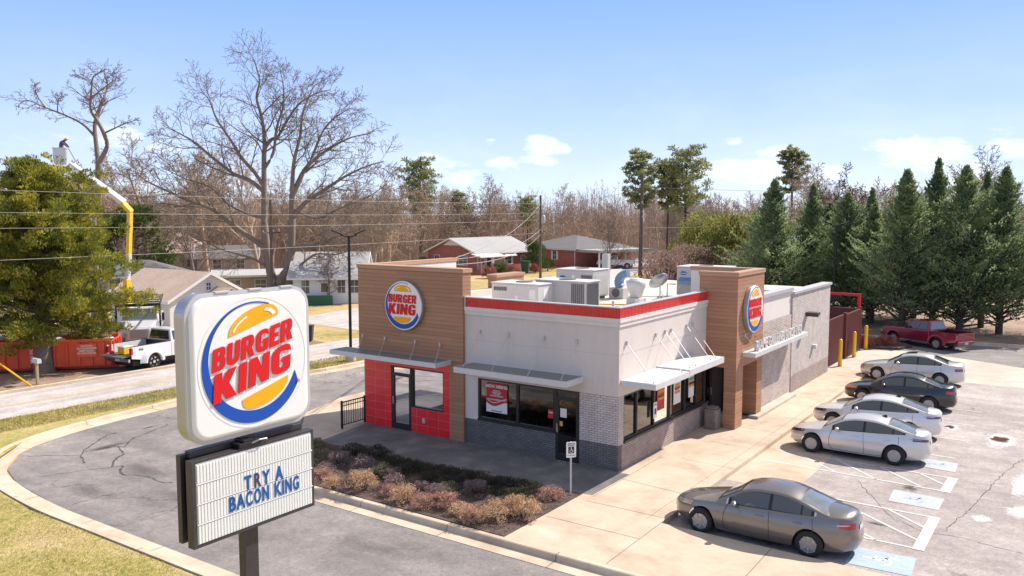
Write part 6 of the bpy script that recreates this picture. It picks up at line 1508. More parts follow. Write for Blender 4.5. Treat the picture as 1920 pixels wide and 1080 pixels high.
# pines: bare pole, clumped top
def pine_parts(seed, h, rad, crown0=.55, mat='leaf_pine', ncl=46, sz=.42):
    q = np.random.default_rng(seed); T = Tree(seed, (6,4,3)); T.chain([(0,0,-.2),(q.normal(0,.2),q.normal(0,.2),h*.5),(0,0,h*.97)], [h*.016,h*.011,.03], 0); C = []; D = []
    for i in range(ncl):
        t_ = crown0+(1-crown0)*(i+.5)/ncl; az = i*2.399+q.normal(0,.4); lr = rad*math.sin(min(1,(1-t_)/(1-crown0)*1.0+.16)*PI*.75)*q.uniform(.45,1.05)+.2; e = R(q.normal(22,12)); p0 = np.array([0,0,t_*h]); d = np.array([math.cos(az)*math.cos(e),math.sin(az)*math.cos(e),math.sin(e)])
        T.chain([p0,p0+d*lr*.55,p0+d*lr],[.06,.04,.02],1)
        for j in range(3):
            c0 = p0+d*lr*(1-.28*j)+q.normal(0,.22,3); k = 46; pp = q.normal(0,1,(k,3)); pp /= np.linalg.norm(pp,axis=1,keepdims=True); C.append(c0+pp*q.uniform(.2,.75,(k,1))*np.array([1,1,.55])*rad*.24); D.append(pp+np.array([0,0,.5]))
    C = np.concatenate(C); D = np.concatenate(D); n = len(C); V, F = leafquads(C, D, q.uniform(.6,1.3,n)*sz, q.uniform(.25,.5,n)*sz, q)
    return [('trunk', T.mesh('trunk','bark_dark')), ('crown', npmesh('crown', V, F, mat, mesh_only=True))]
PN = [pine_parts(51,16.5,3.2), pine_parts(52,16,2.6,.62), pine_parts(53,15.5,4.2,.5)]
for lab, x, y, i, sc in (('tall pine with clumped crown just left of the right utility pole top',78.3,37.7,0,.98),('slender tall pine between the two larger pines right of the utility pole',83.1,36.0,1,.94),('tallest broad-topped pine right of the utility poles',81.8,32.7,2,1.06),
    ('broad pine rising above the wood right of the big oak',82.7,80.3,2,1.08),('flat-topped dark pine above the leftmost conifer of the row',128,32.5,1,1.22),('low pine in the wood behind the first brick house',94,81,0,.72),('distant pine showing over the wood near the left utility pole',110,77,2,.72)):
    plant('pine_tree', lab, 'tree', (x,y,-.15), PN[i], i*1.3, sc)
# leafy bushes and small trees as clumped leaf clouds
def shrub_parts(seed, w_, h, mats, n, size, stems=14, clumps=26, mode='shrub'):
    q = np.random.default_rng(seed); T = Tree(seed, (4,3,3)); C = []; D = []
    for i in range(stems):
        az = q.uniform(0,6.28); r_ = w_*.5*q.uniform(.2,.95); p = np.array([math.cos(az)*r_*.15, math.sin(az)*r_*.15, 0]); e = np.array([math.cos(az)*r_, math.sin(az)*r_, h*q.uniform(.5,.95)]); T.chain([p,(p+e)*.5+np.array([0,0,h*.06]),e],[.012*h+.004,.008*h+.003,.003],1)
    for j in range(clumps):
        a = q.uniform(0,6.28); t_ = q.uniform(.12,1)**.8; rr_ = w_*.5*math.sqrt(max(0,1-(t_*.92)**2.2))*q.uniform(.35,1.0); c0 = np.array([math.cos(a)*rr_, math.sin(a)*rr_, t_*h*.92]); k = n//clumps
        pp = q.normal(0,1,(k,3)); pp /= np.linalg.norm(pp,axis=1,keepdims=True); sp = .15*w_; C.append(c0+pp*(q.uniform(.3,1,(k,1))**.5)*sp*np.array([1,1,.7])); D.append(pp*.6+np.array([0,0,.8])+q.normal(0,.4,(k,3)))
    C = np.concatenate(C); C[:,2] = np.maximum(C[:,2], .02); D = np.concatenate(D); m = len(C); V, F = leafquads(C, D, q.uniform(.6,1.4,m)*size, q.uniform(.4,.8,m)*size, q)
    return [('stems', T.mesh('stems','bark_dark')), ('leaves', npmesh('leaves', V, F, mats, mesh_only=True))]
SH = {}
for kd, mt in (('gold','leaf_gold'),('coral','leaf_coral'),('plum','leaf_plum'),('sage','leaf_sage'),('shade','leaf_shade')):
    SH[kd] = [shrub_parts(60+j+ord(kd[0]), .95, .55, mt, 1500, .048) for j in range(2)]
BED = dict(gold=[(-6.36,6.19),(-5.96,5.37),(-5.84,1.72),(-5.8,.68),(-5.07,.6),(-5.05,-.02+.25),(-6.0,3.61)], coral=[(-5.91,4.38),(-6.04,3.0),(-5.72,2.36),(-3.4,.42),(-6.14,1.2),(-5.99,7.15)],
 plum=[(-5.45,6.0),(-4.96,3.94),(-4.36,2.38),(-4.9,1.33),(-4.69,5.33),(-4.59,6.73),(-4.58,7.84),(-5.52,7.5),(-5.3,3.05),(-5.3,4.7)], sage=[(-4.74,8.66),(-4.7,5.9),(-4.81,3.1),(-4.38,9.5),(-3.67,9.92),(-5.4,8.6)],
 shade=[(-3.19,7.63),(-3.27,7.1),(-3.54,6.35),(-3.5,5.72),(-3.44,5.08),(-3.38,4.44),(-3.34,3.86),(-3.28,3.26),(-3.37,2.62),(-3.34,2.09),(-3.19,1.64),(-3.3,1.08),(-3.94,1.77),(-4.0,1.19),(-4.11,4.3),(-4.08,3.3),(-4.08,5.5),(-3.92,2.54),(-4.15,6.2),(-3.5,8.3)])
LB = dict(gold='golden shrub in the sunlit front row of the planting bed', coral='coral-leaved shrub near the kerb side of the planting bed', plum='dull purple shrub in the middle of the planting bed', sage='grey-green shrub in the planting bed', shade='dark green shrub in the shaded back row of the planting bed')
q = np.random.default_rng(9)
for kd, pts in BED.items():
    for j, (x, y) in enumerate(pts):
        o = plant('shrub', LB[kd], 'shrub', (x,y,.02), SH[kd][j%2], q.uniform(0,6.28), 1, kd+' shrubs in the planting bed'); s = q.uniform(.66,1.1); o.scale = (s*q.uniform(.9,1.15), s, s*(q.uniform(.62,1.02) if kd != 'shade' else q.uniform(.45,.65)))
# leaf litter on the mulch, grass on the near lawn
N = 15000; C = np.stack([q.uniform(-6.4,-2.6,N), q.uniform(-.1,10.5,N), np.full(N,.04)],1); C = C[(C[:,0] > -6.4)&(C[:,0] < -2.5-.052*C[:,1])]; n_ = len(C)
V, F = leafquads(C+q.normal(0,.008,(n_,3)), q.normal(0,1,(n_,3))*np.array([1,1,.35]), q.uniform(.02,.05,n_), q.uniform(.015,.035,n_), q); o = npmesh('leaf_litter', V, F, 'litter'); tag(o, 'fallen leaves scattered over the planting bed mulch', 'leaf litter', kind='stuff')
N = 110000; C = np.stack([q.uniform(-20.5,-12.32,N), q.uniform(1.5,21,N), np.full(N,-.01)],1); d2 = (C[:,0]+23.27)**2+(C[:,1]+12.08)**2; C = C[d2 < 33**2]; n_ = len(C)
pn = np.sin(C[:,0]*2.1+np.sin(C[:,1]*1.3)*1.4)*np.sin(C[:,1]*1.7+1)*.5+.5; C = C[q.uniform(0,1,n_) < .35+.65*pn]; n_ = len(C)
V, F = leafquads(C+np.array([0,0,.015]), q.normal(0,.55,(n_,3))+np.array([0,0,.8]), q.uniform(.03,.085,n_), q.uniform(.008,.018,n_), q); o = npmesh('lawn_grass', V, F, 'grass_blade'); tag(o, 'short straw-coloured and green grass blades on the near lawn', 'grass', kind='stuff')
N = 26000; C = np.stack([q.uniform(-9,20,N), q.uniform(21.3,23.4,N), np.full(N,-.01)],1); V, F = leafquads(C+np.array([0,0,.03]), q.normal(0,.5,(N,3))+np.array([0,0,.8]), q.uniform(.06,.14,N), q.uniform(.015,.03,N), q); o = npmesh('lawn_grass', V, F, 'grass_blade'); tag(o, 'straw and green grass on the strip between the drive and the road', 'grass', kind='stuff')
# bushes and leafy trees farther back
AZ = shrub_parts(71, 2.2, 1.3, 'leaf_azalea', 3000, .11); GB = shrub_parts(72, 2.4, 1.9, 'leaf_sage', 3200, .12); GG = shrub_parts(73, 2.2, 1.4, 'leaf_green', 3000, .11); BG = shrub_parts(74, 4.6, 5.0, 'leaf_green', 8000, .17, clumps=60)
RB_ = shrub_parts(75, 5.4, 4.6, 'leaf_red', 4600, .15, stems=90, clumps=80); MG = shrub_parts(76, 6.6, 6.2, 'leaf_magnolia', 13000, .20, stems=20, clumps=90); LOWR = shrub_parts(77, 2.2, .95, 'leaf_azalea', 4500, .08, clumps=40)
for nm, lab, x, y, pr, sc in (('azalea_bush','red azalea bush left of the porch steps of the nearer brick house',63.6,52.0,AZ,1.15),('azalea_bush','red azalea bush right of the rounded green bush by the nearer brick house',70.2,53.0,AZ,1.05),('azalea_bush','dull red bush beside the dark wheeled bin of the nearer brick house',75.6,52.8,AZ,1.0),
   ('bush','rounded pale green bush behind the red azaleas of the nearer brick house',69.4,54.4,GB,1.15),('bush','low rounded dark bush between the red azaleas',67.0,52.4,GG,1.0),('holly_bush','tall dense green bush at the right corner of the nearer brick house',77.5,54.0,BG,.92),('bush','bright green bush at the foot of the left utility pole',80.2,53.6,GG,1.3),
   ('bush','rust-coloured bush between the two brick houses',86.0,60.0,RB_,.62),('red_shrub','tall reddish twiggy shrub left of the hooded rooftop unit, behind the roof',46.5,19.6,RB_,1.1),('red_shrub','largest red-brown shrub behind the right wood tower',50.5,18.6,RB_,1.2),('red_shrub','red-brown shrub at the right side of the thicket behind the restaurant',52.0,14.6,RB_,1.1),
   ('magnolia_tree','yellow-green broadleaf tree left of the conifer row',55.5,16.5,MG,1.35),('magnolia_tree','smaller olive broadleaf tree behind the red shrubs',60.5,21.0,MG,1.35),('evergreen_tree','dark evergreen behind the white cottage roof, beside the yellow boom',27,73,BG,1.9),
   ('barberry_bush','low pink-red bush at the foot of the farthest yellow bollard',33.1,-1.7,LOWR,.72),('barberry_bush','low red bush between the maroon gate and the farthest bollard',32.2,-.7,LOWR,.7),('bush','yellow flowering bush at the left gable of the nearer brick house',68.5,67.5,MG,.35)):
    plant(nm, lab, 'shrub' if 'tree' not in nm else 'tree', (x,y,-.15 if x > 40 or y > 20 else -.14), pr, x*1.7, sc)
b = MB(); b.prism([(31.3,-.2),(32.0,-2.6),(33.6,-3.1),(34.9,-2.2),(35.2,-.9),(35,2),(31.3,2)], -.16, -.02); struct('corner_island', b, 'mulch')
kerb('island_kerb', smooth_path([(31.0,.5),(31.05,-.9),(31.6,-2.9),(33.6,-3.5),(35.3,-2.5),(35.7,-.9),(35.7,2)], 5), 1, gut=.1, cw=.25) if 0 else None
# ------------------------------------------------------------------ houses, poles and small things
def house(name, label, loc, rz, L, D, wh, rh, wall, roof, wins, hip=False, over=.45, z0=0, door=None, gable=None):
    """local x along the front (front faces -y), origin at the front-left corner on the ground"""
    o = thing(name, label, 'house', loc, rz); gm = gable or wall
    b = MB(); b.box(0,0,z0-.4,L,D,wh)
    b.build('wall', wall, o)
    if not hip:
        for x in (0.0, L):
            b = MB(); s = .16 if x == 0 else -.16; b.prism_x([(0,wh),(D,wh),(D/2,wh+rh)], x, x+s); b.build('gable', gm, o)
    b = MB(); t_ = .14; ov = over
    if hip:
        P = [(-ov,-ov,wh-.02),(L+ov,-ov,wh-.02),(L+ov,D+ov,wh-.02),(-ov,D+ov,wh-.02)]
        k = min(L,D)/2; R0, R1 = ((k,D/2,wh+rh),(L-k,D/2,wh+rh)) if L >= D else ((L/2,k,wh+rh),(L/2,D-k,wh+rh))
        if L >= D:
            b.face([P[0],P[1],R1,R0]); b.face([P[1],P[2],R1]); b.face([P[2],P[3],R0,R1]); b.face([P[3],P[0],R0])
        else:
            b.face([P[0],P[1],R0]); b.face([P[1],P[2],R1,R0]); b.face([P[2],P[3],R1]); b.face([P[3],P[0],R0,R1])
        b.box(-ov,-ov,wh-.16,L+ov,D+ov,wh-.025)
    else:
        sl = rh/(D/2); e = ov*sl
        for s in (0,1):
            ye, yr = (-ov, D/2) if s == 0 else (D+ov, D/2); ze = wh-e
            b.hexa([(-ov,ye,ze),(L+ov,ye,ze),(L+ov,yr,wh+rh),(-ov,yr,wh+rh),(-ov,ye,ze+t_),(L+ov,ye,ze+t_),(L+ov,yr,wh+rh+t_),(-ov,yr,wh+rh+t_)])
    b.build('roof', roof, o)
    b = MB()
    if not hip:
        sl = rh/(D/2); e = ov*sl
        for x in (-ov-.04, L+ov):
            b.hexa([(x,-ov,wh-e-.06),(x+.04,-ov,wh-e-.06),(x+.04,D/2,wh+rh-.06),(x,D/2,wh+rh-.06),(x,-ov,wh-e+t_),(x+.04,-ov,wh-e+t_),(x+.04,D/2,wh+rh+t_),(x,D/2,wh+rh+t_)])
            b.hexa([(x,D+ov,wh-e-.06),(x+.04,D+ov,wh-e-.06),(x+.04,D/2,wh+rh-.06),(x,D/2,wh+rh-.06),(x,D+ov,wh-e+t_),(x+.04,D+ov,wh-e+t_),(x+.04,D/2,wh+rh+t_),(x,D/2,wh+rh+t_)])
    b.box(-ov,-ov-.04,wh-.22,L+ov,-ov,wh-.05) if hip else b.box(-ov,-ov-.05,wh-ov*rh/(D/2)-.05,L+ov,-ov,wh-ov*rh/(D/2)+.12)
    b.build('fascia_board', 'white_siding', o)
    for side, u, z, w_, h_, sh in wins:   # side 'f' front, 'l' left end, 'r' right end
        def T(p):
            a, d, z_ = p; return (a,-d,z_) if side == 'f' else ((-d,a,z_) if side == 'l' else (L+d,a,z_))
        m = MB()
        def q(a0,a1,d0,d1,c0,c1):
            A, B_ = T((a0,d0,c0)), T((a1,d1,c1)); m.box(A[0],A[1],A[2],B_[0],B_[1],B_[2])
        q(u-.07,u+w_+.07,.0,.05,z-.07,z); q(u-.07,u+w_+.07,.0,.05,z+h_,z+h_+.07); q(u-.07,u,.0,.05,z,z+h_); q(u+w_,u+w_+.07,.0,.05,z,z+h_); q(u,u+w_,.0,.04,z+h_/2-.03,z+h_/2+.03); q(u+w_/2-.015,u+w_/2+.015,.0,.035,z,z+h_)
        f = m.build('window', 'white_siding', o); m = MB(); q(u,u+w_,.005,.02,z,z+h_); m.build('pane', 'window_dark', f)
        if sh:
            for a in (u-.07-sh, u+w_+.07): m = MB(); q(a,a+sh,.0,.045,z-.05,z+h_+.05); m.build('shutter', 'white_siding', f)
    if door:
        u = door; m = MB(); m.box(u,-.05,0,u+1.0,0,2.1); d = m.build('door', 'white_siding', o); m = MB(); m.box(u+.2,-.06,1.1,u+.8,-.05,1.9); m.build('pane', 'window_dark', d)
    return o
# cottage: gable end faces the drive (-y), eave side faces -x
o = house('cottage', 'white lap-sided cottage with brown shingle roof behind the bucket truck', (10.3,47.6,-.15), R(-90), 7.4, 6.1, 2.45, 1.62, 'lap_siding', 'shingle_tan', [('f',5.6,1.05,.62,1.22,0),('f',3.9,1.05,.62,1.22,0),('f',1.6,1.05,.62,1.22,0),('r',2.0,1.05,.8,1.2,0),('r',2.95,2.9,.35,.5,0)])
b = MB(); b.box(7.4,2.6,1.9,9.0,5.0,2.0); b.build('porch_floor', 'white_siding', o)
b = MB(); b.prism_x([(2.5,2.2),(5.1,2.2),(3.8,2.95)], 7.42, 9.0); b.build('porch_gable', 'white_siding', o)
b = MB(); b.hexa([(7.41,2.3,2.12),(9.15,2.3,2.12),(9.15,3.8,3.0),(7.41,3.8,3.0),(7.41,2.3,2.2),(9.15,2.3,2.2),(9.15,3.8,3.08),(7.41,3.8,3.08)]); b.hexa([(7.41,5.3,2.12),(9.15,5.3,2.12),(9.15,3.8,3.0),(7.41,3.8,3.0),(7.41,5.3,2.2),(9.15,5.3,2.2),(9.15,3.8,3.08),(7.41,3.8,3.08)]); b.build('porch_roof', 'shingle_tan', o)
for y in (2.7,4.9): b = MB(); b.box(8.85,y-.06,-.1,8.97,y+.06,2.2); b.build('porch_post', 'white_siding', o)
o = house('white_house', 'large white house with pale roof beyond the side street, left of the wood tower', (28.4,48.7,-.15), R(-50), 6.4, 7.5, 2.55, 2.0, 'lap_siding', 'shingle_white', [('f',4.1,1.0,.7,1.2,0),('f',5.3,1.0,.7,1.2,0),('f',.8,1.0,.7,1.2,0)], door=2.4)
b = MB(); b.box(6.6,1.0,-.4,10.6,6.5,2.3); b.build('side_wing', 'lap_siding', o); b = MB(); b.prism_x([(.7,2.25),(6.8,2.25),(3.75,3.6)], 6.6, 11.0); b.build('wing_roof', 'shingle_white', o)
o = house('brick_house', 'red brick house with grey gable roof, white awnings and porch', (68.4,57.8,-.15), R(-6), 12.4, 9.6, 2.95, 1.85, 'brick_red', 'shingle_grey', [('f',5.9,1.15,1.5,1.15,.35),('f',9.6,1.3,.8,1.0,0),('l',1.7,1.15,1.6,1.3,.0),('l',7.2,1.2,1.0,1.2,0)], gable='brick_red')
b = MB(); b.prism_x([(3.2,3.9),(6.4,3.9),(4.8,4.78)], -.06, 0); b.build('gable_vent', 'white_siding', o)
b = MB(); b.hexa([(-1.0,-1.9,2.35),(4.2,-1.9,2.35),(4.2,0,2.75),(-1.0,0,2.75),(-1.0,-1.9,2.48),(4.2,-1.9,2.48),(4.2,0,2.88),(-1.0,0,2.88)]); b.build('porch_awning', 'white_siding', o)
b = MB(); b.box(-.9,-1.8,-.1,4.1,0,.55); b.build('porch_floor', 'brick_red', o)
for x in (-.75,1.6,4.0): b = MB(); b.box(x-.14,-1.75,.55,x+.14,-1.47,2.4); b.build('porch_post', 'brick_red' if x != 1.6 else 'white_siding', o)
b = MB(); b.box(.1,-.05,.55,3.9,-.01,2.6); b.build('porch_wall', 'white_siding', o); b = MB(); b.box(2.2,-.08,.6,3.1,-.05,2.5); b.build('door', 'maroon', o); b = MB(); b.box(.5,-.08,1.3,1.6,-.05,2.2); b.build('window', 'window_dark', o)
b = MB()
for i in range(12): b.box(.2+i*.12,-1.74,.55,.23+i*.12,-1.70,1.3); b.box(2.2+i*.12,-1.74,.55,2.23+i*.12,-1.70,1.3)
b.build('porch_railing', 'black_metal', o)
b = MB(); b.hexa([(5.5,-.75,2.3),(7.9,-.75,2.3),(7.9,0,2.75),(5.5,0,2.75),(5.5,-.75,2.4),(7.9,-.75,2.4),(7.9,0,2.8),(5.5,0,2.8)]); b.build('window_awning', 'white_siding', o)
o = house('brick_house', 'long low red brick house with dark hipped roof and carport', (91.2,66.0,-.15), R(-106), 13.5, 12.5, 2.95, 1.9, 'brick_red', 'shingle_dark', [('f',3.4,1.2,.8,1.3,.32),('f',8.2,1.2,.8,1.3,.32)], hip=True)
b = MB(); b.box(13.5,.0,2.5,18.5,12,2.9); b.build('carport_roof', 'shingle_grey', o)
for y in (.3,6,11.6): b = MB(); b.box(18.1,y-.1,-.1,18.3,y+.1,2.5); b.build('carport_post', 'white_siding', o)
b = MB(); b.tube([(13.3,-.08,2.7),(13.3,-.08,0)],.06,6); b.build('downpipe', 'white_siding', o)
house('grey_roofed_house', 'low dark-roofed house partly hidden behind the cottage roof', (20,69,-.15), R(-42), 8.5, 6.5, 2.2, 1.4, 'brick_tan', 'shingle_dark', [('f',2,.9,1.0,1.0,0),('f',5.5,.9,1.0,1.0,0)], hip=True)
house('pink_roofed_house', 'distant house with dusty pink roof among the bare trees', (40,96,-.15), R(-36), 11, 8, 3.0, 2.6, 'stucco', 'shingle_pink', [('f',3,1,1.0,1.0,0),('f',7,1,1.0,1.0,0)], hip=True)
house('tan_brick_house', 'tan brick house seen between the cottage and the oak trunk', (44,86,-.15), R(-40), 7.5, 6, 2.6, 1.3, 'brick_tan', 'shingle_dark', [('f',2,1,1.0,1.2,0),('f',5,1,1.0,1.2,0)])
house('carport_house', 'small open carport with white roof just left of the oak trunk', (26.5,57.5,-.15), R(-36), 6.5, 5, 2.3, .35, 'wood_post', 'shingle_white', [('f',1.2,.9,1.0,1.0,0),('f',3.6,.9,1.0,1.0,0)])
house('white_house', 'white house glimpsed through the trees left of the conifer row', (66,13.5,-.15), R(-55), 9, 7, 3.6, 2.2, 'lap_siding', 'shingle_grey', [('f',2,1,1.0,1.2,0),('f',5,1,1.0,1.2,0)])
b = MB(); b.box(-1.5,-.12,0,1.5,.12,.9); tag(b.build('hedge_fence', 'tarp_green', loc=(28.85,46.1,-.15), rot=(0,0,R(-50))), 'low green tarpaulin fence at the foot of the white house', 'fence')
b = MB(); b.box(-8,-.1,0,8,.1,2.2); tag(b.build('privacy_fence', 'bin_dark', loc=(104,38,-.15), rot=(0,0,R(-50))), 'dark screened fence at the edge of the lot beyond the utility poles', 'fence')
def wheelie(label, loc, mat, rz, sc=1):
    o = thing('wheeled_bin', label, 'bin', loc, rz)
    b = MB(); b.hexa([(-.22,-.26,.05),(.22,-.26,.05),(.22,.26,.05),(-.22,.26,.05),(-.29,-.33,1.0),(.29,-.33,1.0),(.29,.33,1.0),(-.29,.33,1.0)]); b.build('body', mat, o, bevel=.02)
    b = MB(); b.box(-.32,-.36,1.0,.32,.38,1.07); b.build('lid', mat, o, bevel=.02)
    for s in (-1,1): b = MB(); b.lathe([(.12,-.03),(.12,.03)],14,(s*.24,.26,.12),'x'); b.build('wheel', 'tyre', o)
    o.scale = (sc,sc,sc); return o
wheelie('dark wheeled bin on the verge just right of the pole sign cabinet', (13.7,30.0,-.15), 'bin_dark', .6)
wheelie('green wheeled bin beside the bushes of the nearer brick house', (72.9,52.6,-.15), 'bin_green', .4, 1.7)
# mailbox
o = thing('mailbox', 'white mailbox on a wooden post at the road edge below the cedar', 'mailbox', (-3.39,30.25,-.15))
b = MB(); b.box(-.06,-.06,0,.06,.06,1.05); b.build('post', 'wood_post', o, bevel=.01)
b = MB(); b.loft([[(x,.22*0+y,1.05+z) for x, z in [(-.11,0),(.11,0),(.11,.14),(.08,.22),(0,.25),(-.08,.22),(-.11,.14)]] for y in (-.28,.28)]); b.build('box', 'hvac_light', o, bevel=.01)
# utility poles and wires
def pole(label, loc, h, rz, extras):
    o = thing('utility_pole', label, 'utility pole', loc, rz)
    b = MB(); b.tube([(0,0,-.3),(0,0,h)], [.17,.12], 10); b.build('pole', 'pole_wood', o)
    for e in extras: e(o)
    return o
def can(x, z):
    def f(o): b = MB(); b.lathe([(.02,0),(.24,.02),(.26,.1),(.26,.85),(.2,.95),(.05,1.0)],14,(x,-.28,z)); b.tube([(x,-.28,z+.95),(x,-.28,z+1.25)],.04,6); b.build('transformer', 'hvac', o, smooth=True)
    return f
def arm(z, w_=1.2):
    def f(o):
        b = MB(); b.box(-w_,-.1,z-.06,w_,.0,z+.06); b.build('crossarm', 'pole_wood', o)
        for x in (-w_+.1,0.35,w_-.1): b = MB(); b.lathe([(.03,0),(.05,.06),(.03,.1),(.05,.16),(.02,.2)],8,(x,-.05,z+.06)); b.build('insulator', 'hvac_light', o)
    return f
def fuse(z):
    def f(o):
        for x in (-.75,-.45): b = MB(); b.tube([(x,-.2,z),(x+.1,-.25,z-.55)],.05,6); b.build('cutout', 'hvac_light', o)
        b = MB(); b.tube([(0,0,z-.2),(-.9,-.2,z-.05)],.04,5); b.build('bracket', 'steel', o)
    return f
pole('left utility pole with grey transformer, between the two brick houses', (58.5,40.8,-.15), 10.5, R(20), [can(.1,7.2)])
pole('right utility pole, the taller and thicker one beside the rooftop stack', (50.6,24.0,-.15), 12.2, R(20), [arm(9.3,.5), fuse(8.7), can(-.55,8.2) if 0 else fuse(8.2)])
pole('mossy utility pole standing against the big oak trunk', (27.6,50.6,-.15), 9.6, R(20), [arm(6.6,1.5)])
P1, P2 = Vector((58.5,40.8,0)), Vector((50.6,24.0,0))
def wire(a, c, sag, label, r=.014):
    b = MB(); a, c = Vector(a), Vector(c); b.tube([a.lerp(c, k/24)-Vector((0,0,sag*4*(k/24)*(1-k/24))) for k in range(25)], r, 4)
    tag(b.build('power_line', 'wire'), label, 'wire', 'overhead wires')
for i, (z, zz) in enumerate(((9.45,9.4),(8.45,8.3),(7.75,7.5),(6.3,6.0))):
    nm = ('highest','second highest','third','lowest')[i]
    wire((-20,26.2,z), (58.5,40.8,zz), .25, nm+' of the four long wires crossing the cedar at the left', .009)
wire((58.5,40.8,9.3), (50.6,24.0,10.6), .25, 'uppermost wire strung between the two utility poles right of the oak'); wire((58.5,40.8,8.2), (50.6,24.0,9.2), .25, 'middle wire strung between the two utility poles right of the oak'); wire((58.5,40.8,6.0), (50.6,24.0,6.7), .3, 'lowest wire strung between the two utility poles right of the oak')
wire((50.6,24.0,10.8), (80,-30,12.4), 1.2, 'upper wire running right from the taller utility pole'); wire((50.6,24.0,6.9), (66,10,8.6), .6, 'lower wire running right from the taller utility pole')
wire((58.5,40.8,9.4), (5.6,11.3,6.2), .8, 'steep wire dropping from the left pole top to the left wood tower', .018)
wire((58.5,40.8,6.4), (5.5,11.6,6.15), .7, 'upper of the twin service wires dropping to the left wood tower', .022); wire((58.5,40.8,5.8), (5.5,11.7,5.95), .9, 'lower of the twin service wires dropping to the left wood tower', .022)
wire((50.6,24.0,11.2), (70,40,4.5), .3, 'guy wire slanting down to the right of the taller utility pole', .015)
# parking lot lamp posts
def lot_lamp(label, loc, h, rz):
    o = thing('lamp_post', label, 'lamp post', loc, rz)
    b = MB(); b.box(-.3,-.3,-.1,.3,.3,.75) if 0 else b.lathe([(.28,-.1),(.28,.7),(.26,.75)],20); b.build('footing', 'concrete_old', o)
    b = MB(); b.tube([(0,0,.7),(0,0,h)], [.085,.075], 8); b.build('pole', 'black_metal', o)
    for s in (-1,1):
        b = MB(); b.tube([(0,0,h-.1),(s*.45,0,h+.05)],.035,6); b.build('arm', 'black_metal', o)
        b = MB(); b.hexa([(s*.35,-.22,h+.05),(s*.95,-.22,h+.28),(s*.95,.22,h+.28),(s*.35,.22,h+.05),(s*.33,-.22,h+.12),(s*.93,-.22,h+.35),(s*.93,.22,h+.35),(s*.33,.22,h+.12)]); b.build('lamp_head', 'black_metal', o, bevel=.01)
    return o
lot_lamp('black lamp post at the left edge of the left wood tower', (9.45,21.7,-.1), 7.1, R(-50))
lot_lamp('black twin lamp post in front of the conifer row', (40.6,3.4,-.15), 7.5, R(-60))
# bollards
b = MB(); b.lathe([(.11,-.1),(.11,1.36),(.105,1.42),(.08,1.48),(.04,1.51),(.005,1.52)], 24); bo = b.build('bollard', 'yellow_paint', loc=(24.2,-1.0,-.142), smooth=True)
tag(bo, 'nearest of the three yellow bollards, at the end of the brick wall', 'bollard', 'yellow bollards along the gates')
dup(bo, (27.7,-.95,-.142), label='middle one of the three yellow bollards'); dup(bo, (31.0,-.9,-.142), label='farthest yellow bollard, in front of the low red bush')
# enclosure gates
o = thing('enclosure_gate', 'maroon dumpster enclosure with tall slatted gates past the brick wall', 'gate', (0,0,0))
for x0, x1, nm in ((21.75,26.7,0),(26.95,30.4,1)):
    b = MB(); b.box(x0,-.55-.12*nm,-.05,x1,-.47-.12*nm,2.45); b.build('gate_panel', 'maroon', o)
    b = MB()
    for k in range(int((x1-x0)/.16)): b.box(x0+.04+k*.16,-.58-.12*nm,-.03,x0+.12+k*.16,-.552-.12*nm,2.42)
    b.build('gate_slats', 'maroon', o)
for x in (21.6,26.82,30.5):
    b = MB(); b.box(x-.08,-.70,-.1,x+.08,-.5,2.55); b.build('gate_post', 'maroon', o, bevel=.01)
b = MB(); b.box(21.6,3.5,-.1,30.5,3.7,2.5); b.box(30.4,-.5,-.1,30.55,3.5,2.45); b.box(21.6,-.45,-.1,21.7,3.5,2.4) ; b.build('enclosure_wall', 'maroon', o)
b = MB(); b.box(22,3.4,1.0,30.3,3.45,2.52); b.build('blue_panel', 'bin_dark', o)
o = thing('clearance_bar', 'bright red overhead clearance bar on a post by the enclosure', 'clearance bar', (30.9,-.45,-.1))
b = MB(); b.box(-.08,-.08,0,.08,.08,3.25); b.build('post', 'red_paint', o, bevel=.01)
b = MB(); b.box(-.08,-.08,3.25,.08,3.2,3.41); b.build('bar', 'red_paint', o, bevel=.01); b = MB(); b.box(-.05,1.2,2.95,.05,1.7,3.25); b.build('hanging_tag', 'black_metal', o)
# litter bin of exposed aggregate
o = thing('waste_bin', 'square exposed-aggregate waste bin by the side entrance', 'bin', (6.95,-.42,0))
b = MB(); b.prism(rnd([(-.25,-.25,.08),(.25,-.25,.08),(.25,.25,.08),(-.25,.25,.08)]), 0, .78); b.build('body', 'aggregate', o, bevel=.03)
b = MB(); b.prism(rnd([(-.2,-.2,.08),(.2,-.2,.08),(.2,.2,.08),(-.2,.2,.08)]), .78, .86); b.build('lid', 'aggregate', o, bevel=.03)
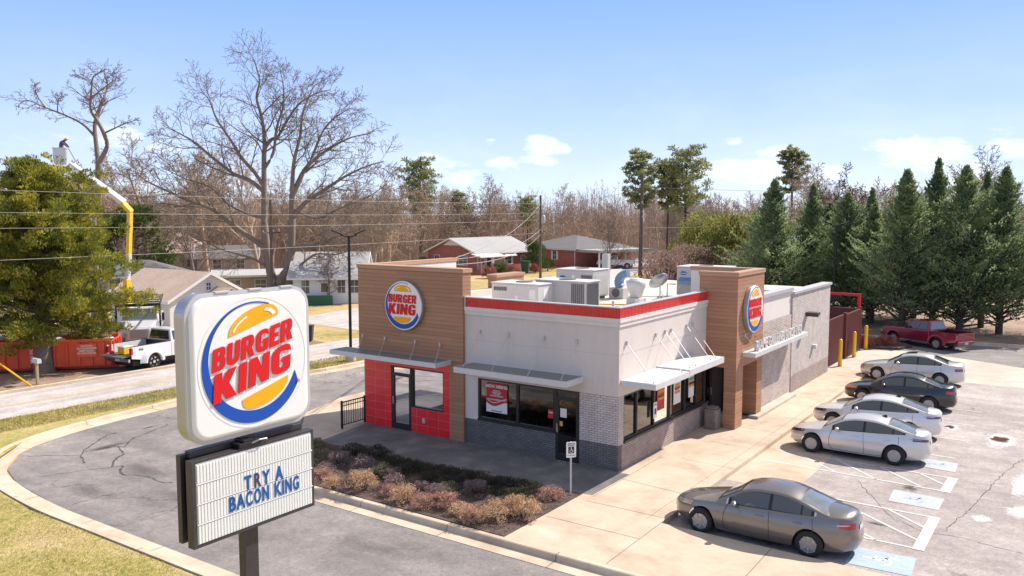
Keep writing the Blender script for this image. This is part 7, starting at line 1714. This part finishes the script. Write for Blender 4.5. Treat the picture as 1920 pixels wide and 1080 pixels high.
# accessible parking signs
def hc_sign(label, loc, rz, h=1.62):
    o = thing('parking_sign', label, 'sign', loc, rz)
    b = MB(); b.box(-.025,-.015,-.05,.025,.015,h); b.build('post', 'metal_grey', o)
    b = MB(); b.prism_y(rnd([(-.15,h-.46,.03),(.15,h-.46,.03),(.15,h,.03),(-.15,h,.03)]), -.03, -.018); p = b.build('plate', 'sign_white', o)
    b = MB(); b.box(-.09,-.034,h-.34,.09,-.031,h-.14); s = b.build('symbol_panel', 'frame_dark', p)
    b = MB(); b.box(-.012,-.038,h-.25,.012,-.035,h-.19); b.box(-.012,-.038,h-.25,.05,-.035,h-.235); b.box(.04,-.038,h-.30,.055,-.035,h-.235)
    for k in range(7): a0 = R(120+k*34); b.face([(.0+.055*math.cos(a)*rr_,-.037,h-.275+.045*math.sin(a)*rr_) for a, rr_ in ((a0,1),(a0+.6,1),(a0+.6,.75),(a0,.75))])
    b.face([(.0+.016*math.cos(a),-.037,h-.17+.016*math.sin(a)) for a in np.linspace(0,2*PI,8,endpoint=False)]); b.build('wheelchair_symbol', 'sign_white', s)
    place(text_mesh('RESERVED\nPARKING', .05, .003, .02), 'plate_text', 'frame_dark', p, (0,-.032,h-.07))
    place(text_mesh('VAN ACCESSIBLE', .032, .003, .02), 'plate_text', 'frame_dark', p, (0,-.032,h-.41)); return o
hc_sign('accessible parking sign on a thin post at the corner of the planting bed', (-2.82,.07,.0), R(-40))
# railing by the tiled wall
o = thing('railing', 'short black metal railing beside the red tiled wall', 'railing', (0,0,0))
x0, x1, y = -1.24, -.02, 11.2
for x in (x0, x1): b = MB(); b.box(x-.035,y-.035,0,x+.035,y+.035,1.08); b.build('post', 'black_metal', o, bevel=.005)
b = MB(); b.box(x0+.035,y-.02,1.0,x1-.035,y+.02,1.04); b.build('top_rail', 'black_metal', o); b = MB(); b.box(x0+.035,y-.015,.86,x1-.035,y+.015,.89); b.build('middle_rail', 'black_metal', o); b = MB(); b.box(x0+.035,y-.015,.12,x1-.035,y+.015,.15); b.build('bottom_rail', 'black_metal', o)
for k in range(9): x = x0+(x1-x0)*(k+1)/10; b = MB(); b.box(x-.009,y-.009,.15,x+.009,y+.009,1.0); b.build('bar', 'black_metal', o)
# guy wire at far left with yellow guard
b = MB(); b.tube([(-3.9,29.6,-.15),(-9.0,33.0,5.5)], .012, 4); g = tag(b.build('guy_wire', 'wire'), 'guy wire anchored at the far left by the mailbox', 'wire'); b = MB(); b.tube([(-3.9,29.6,-.15),(-5.6,30.73,1.75)], .045, 6); b.build('guard_sleeve', 'yellow_paint', g)
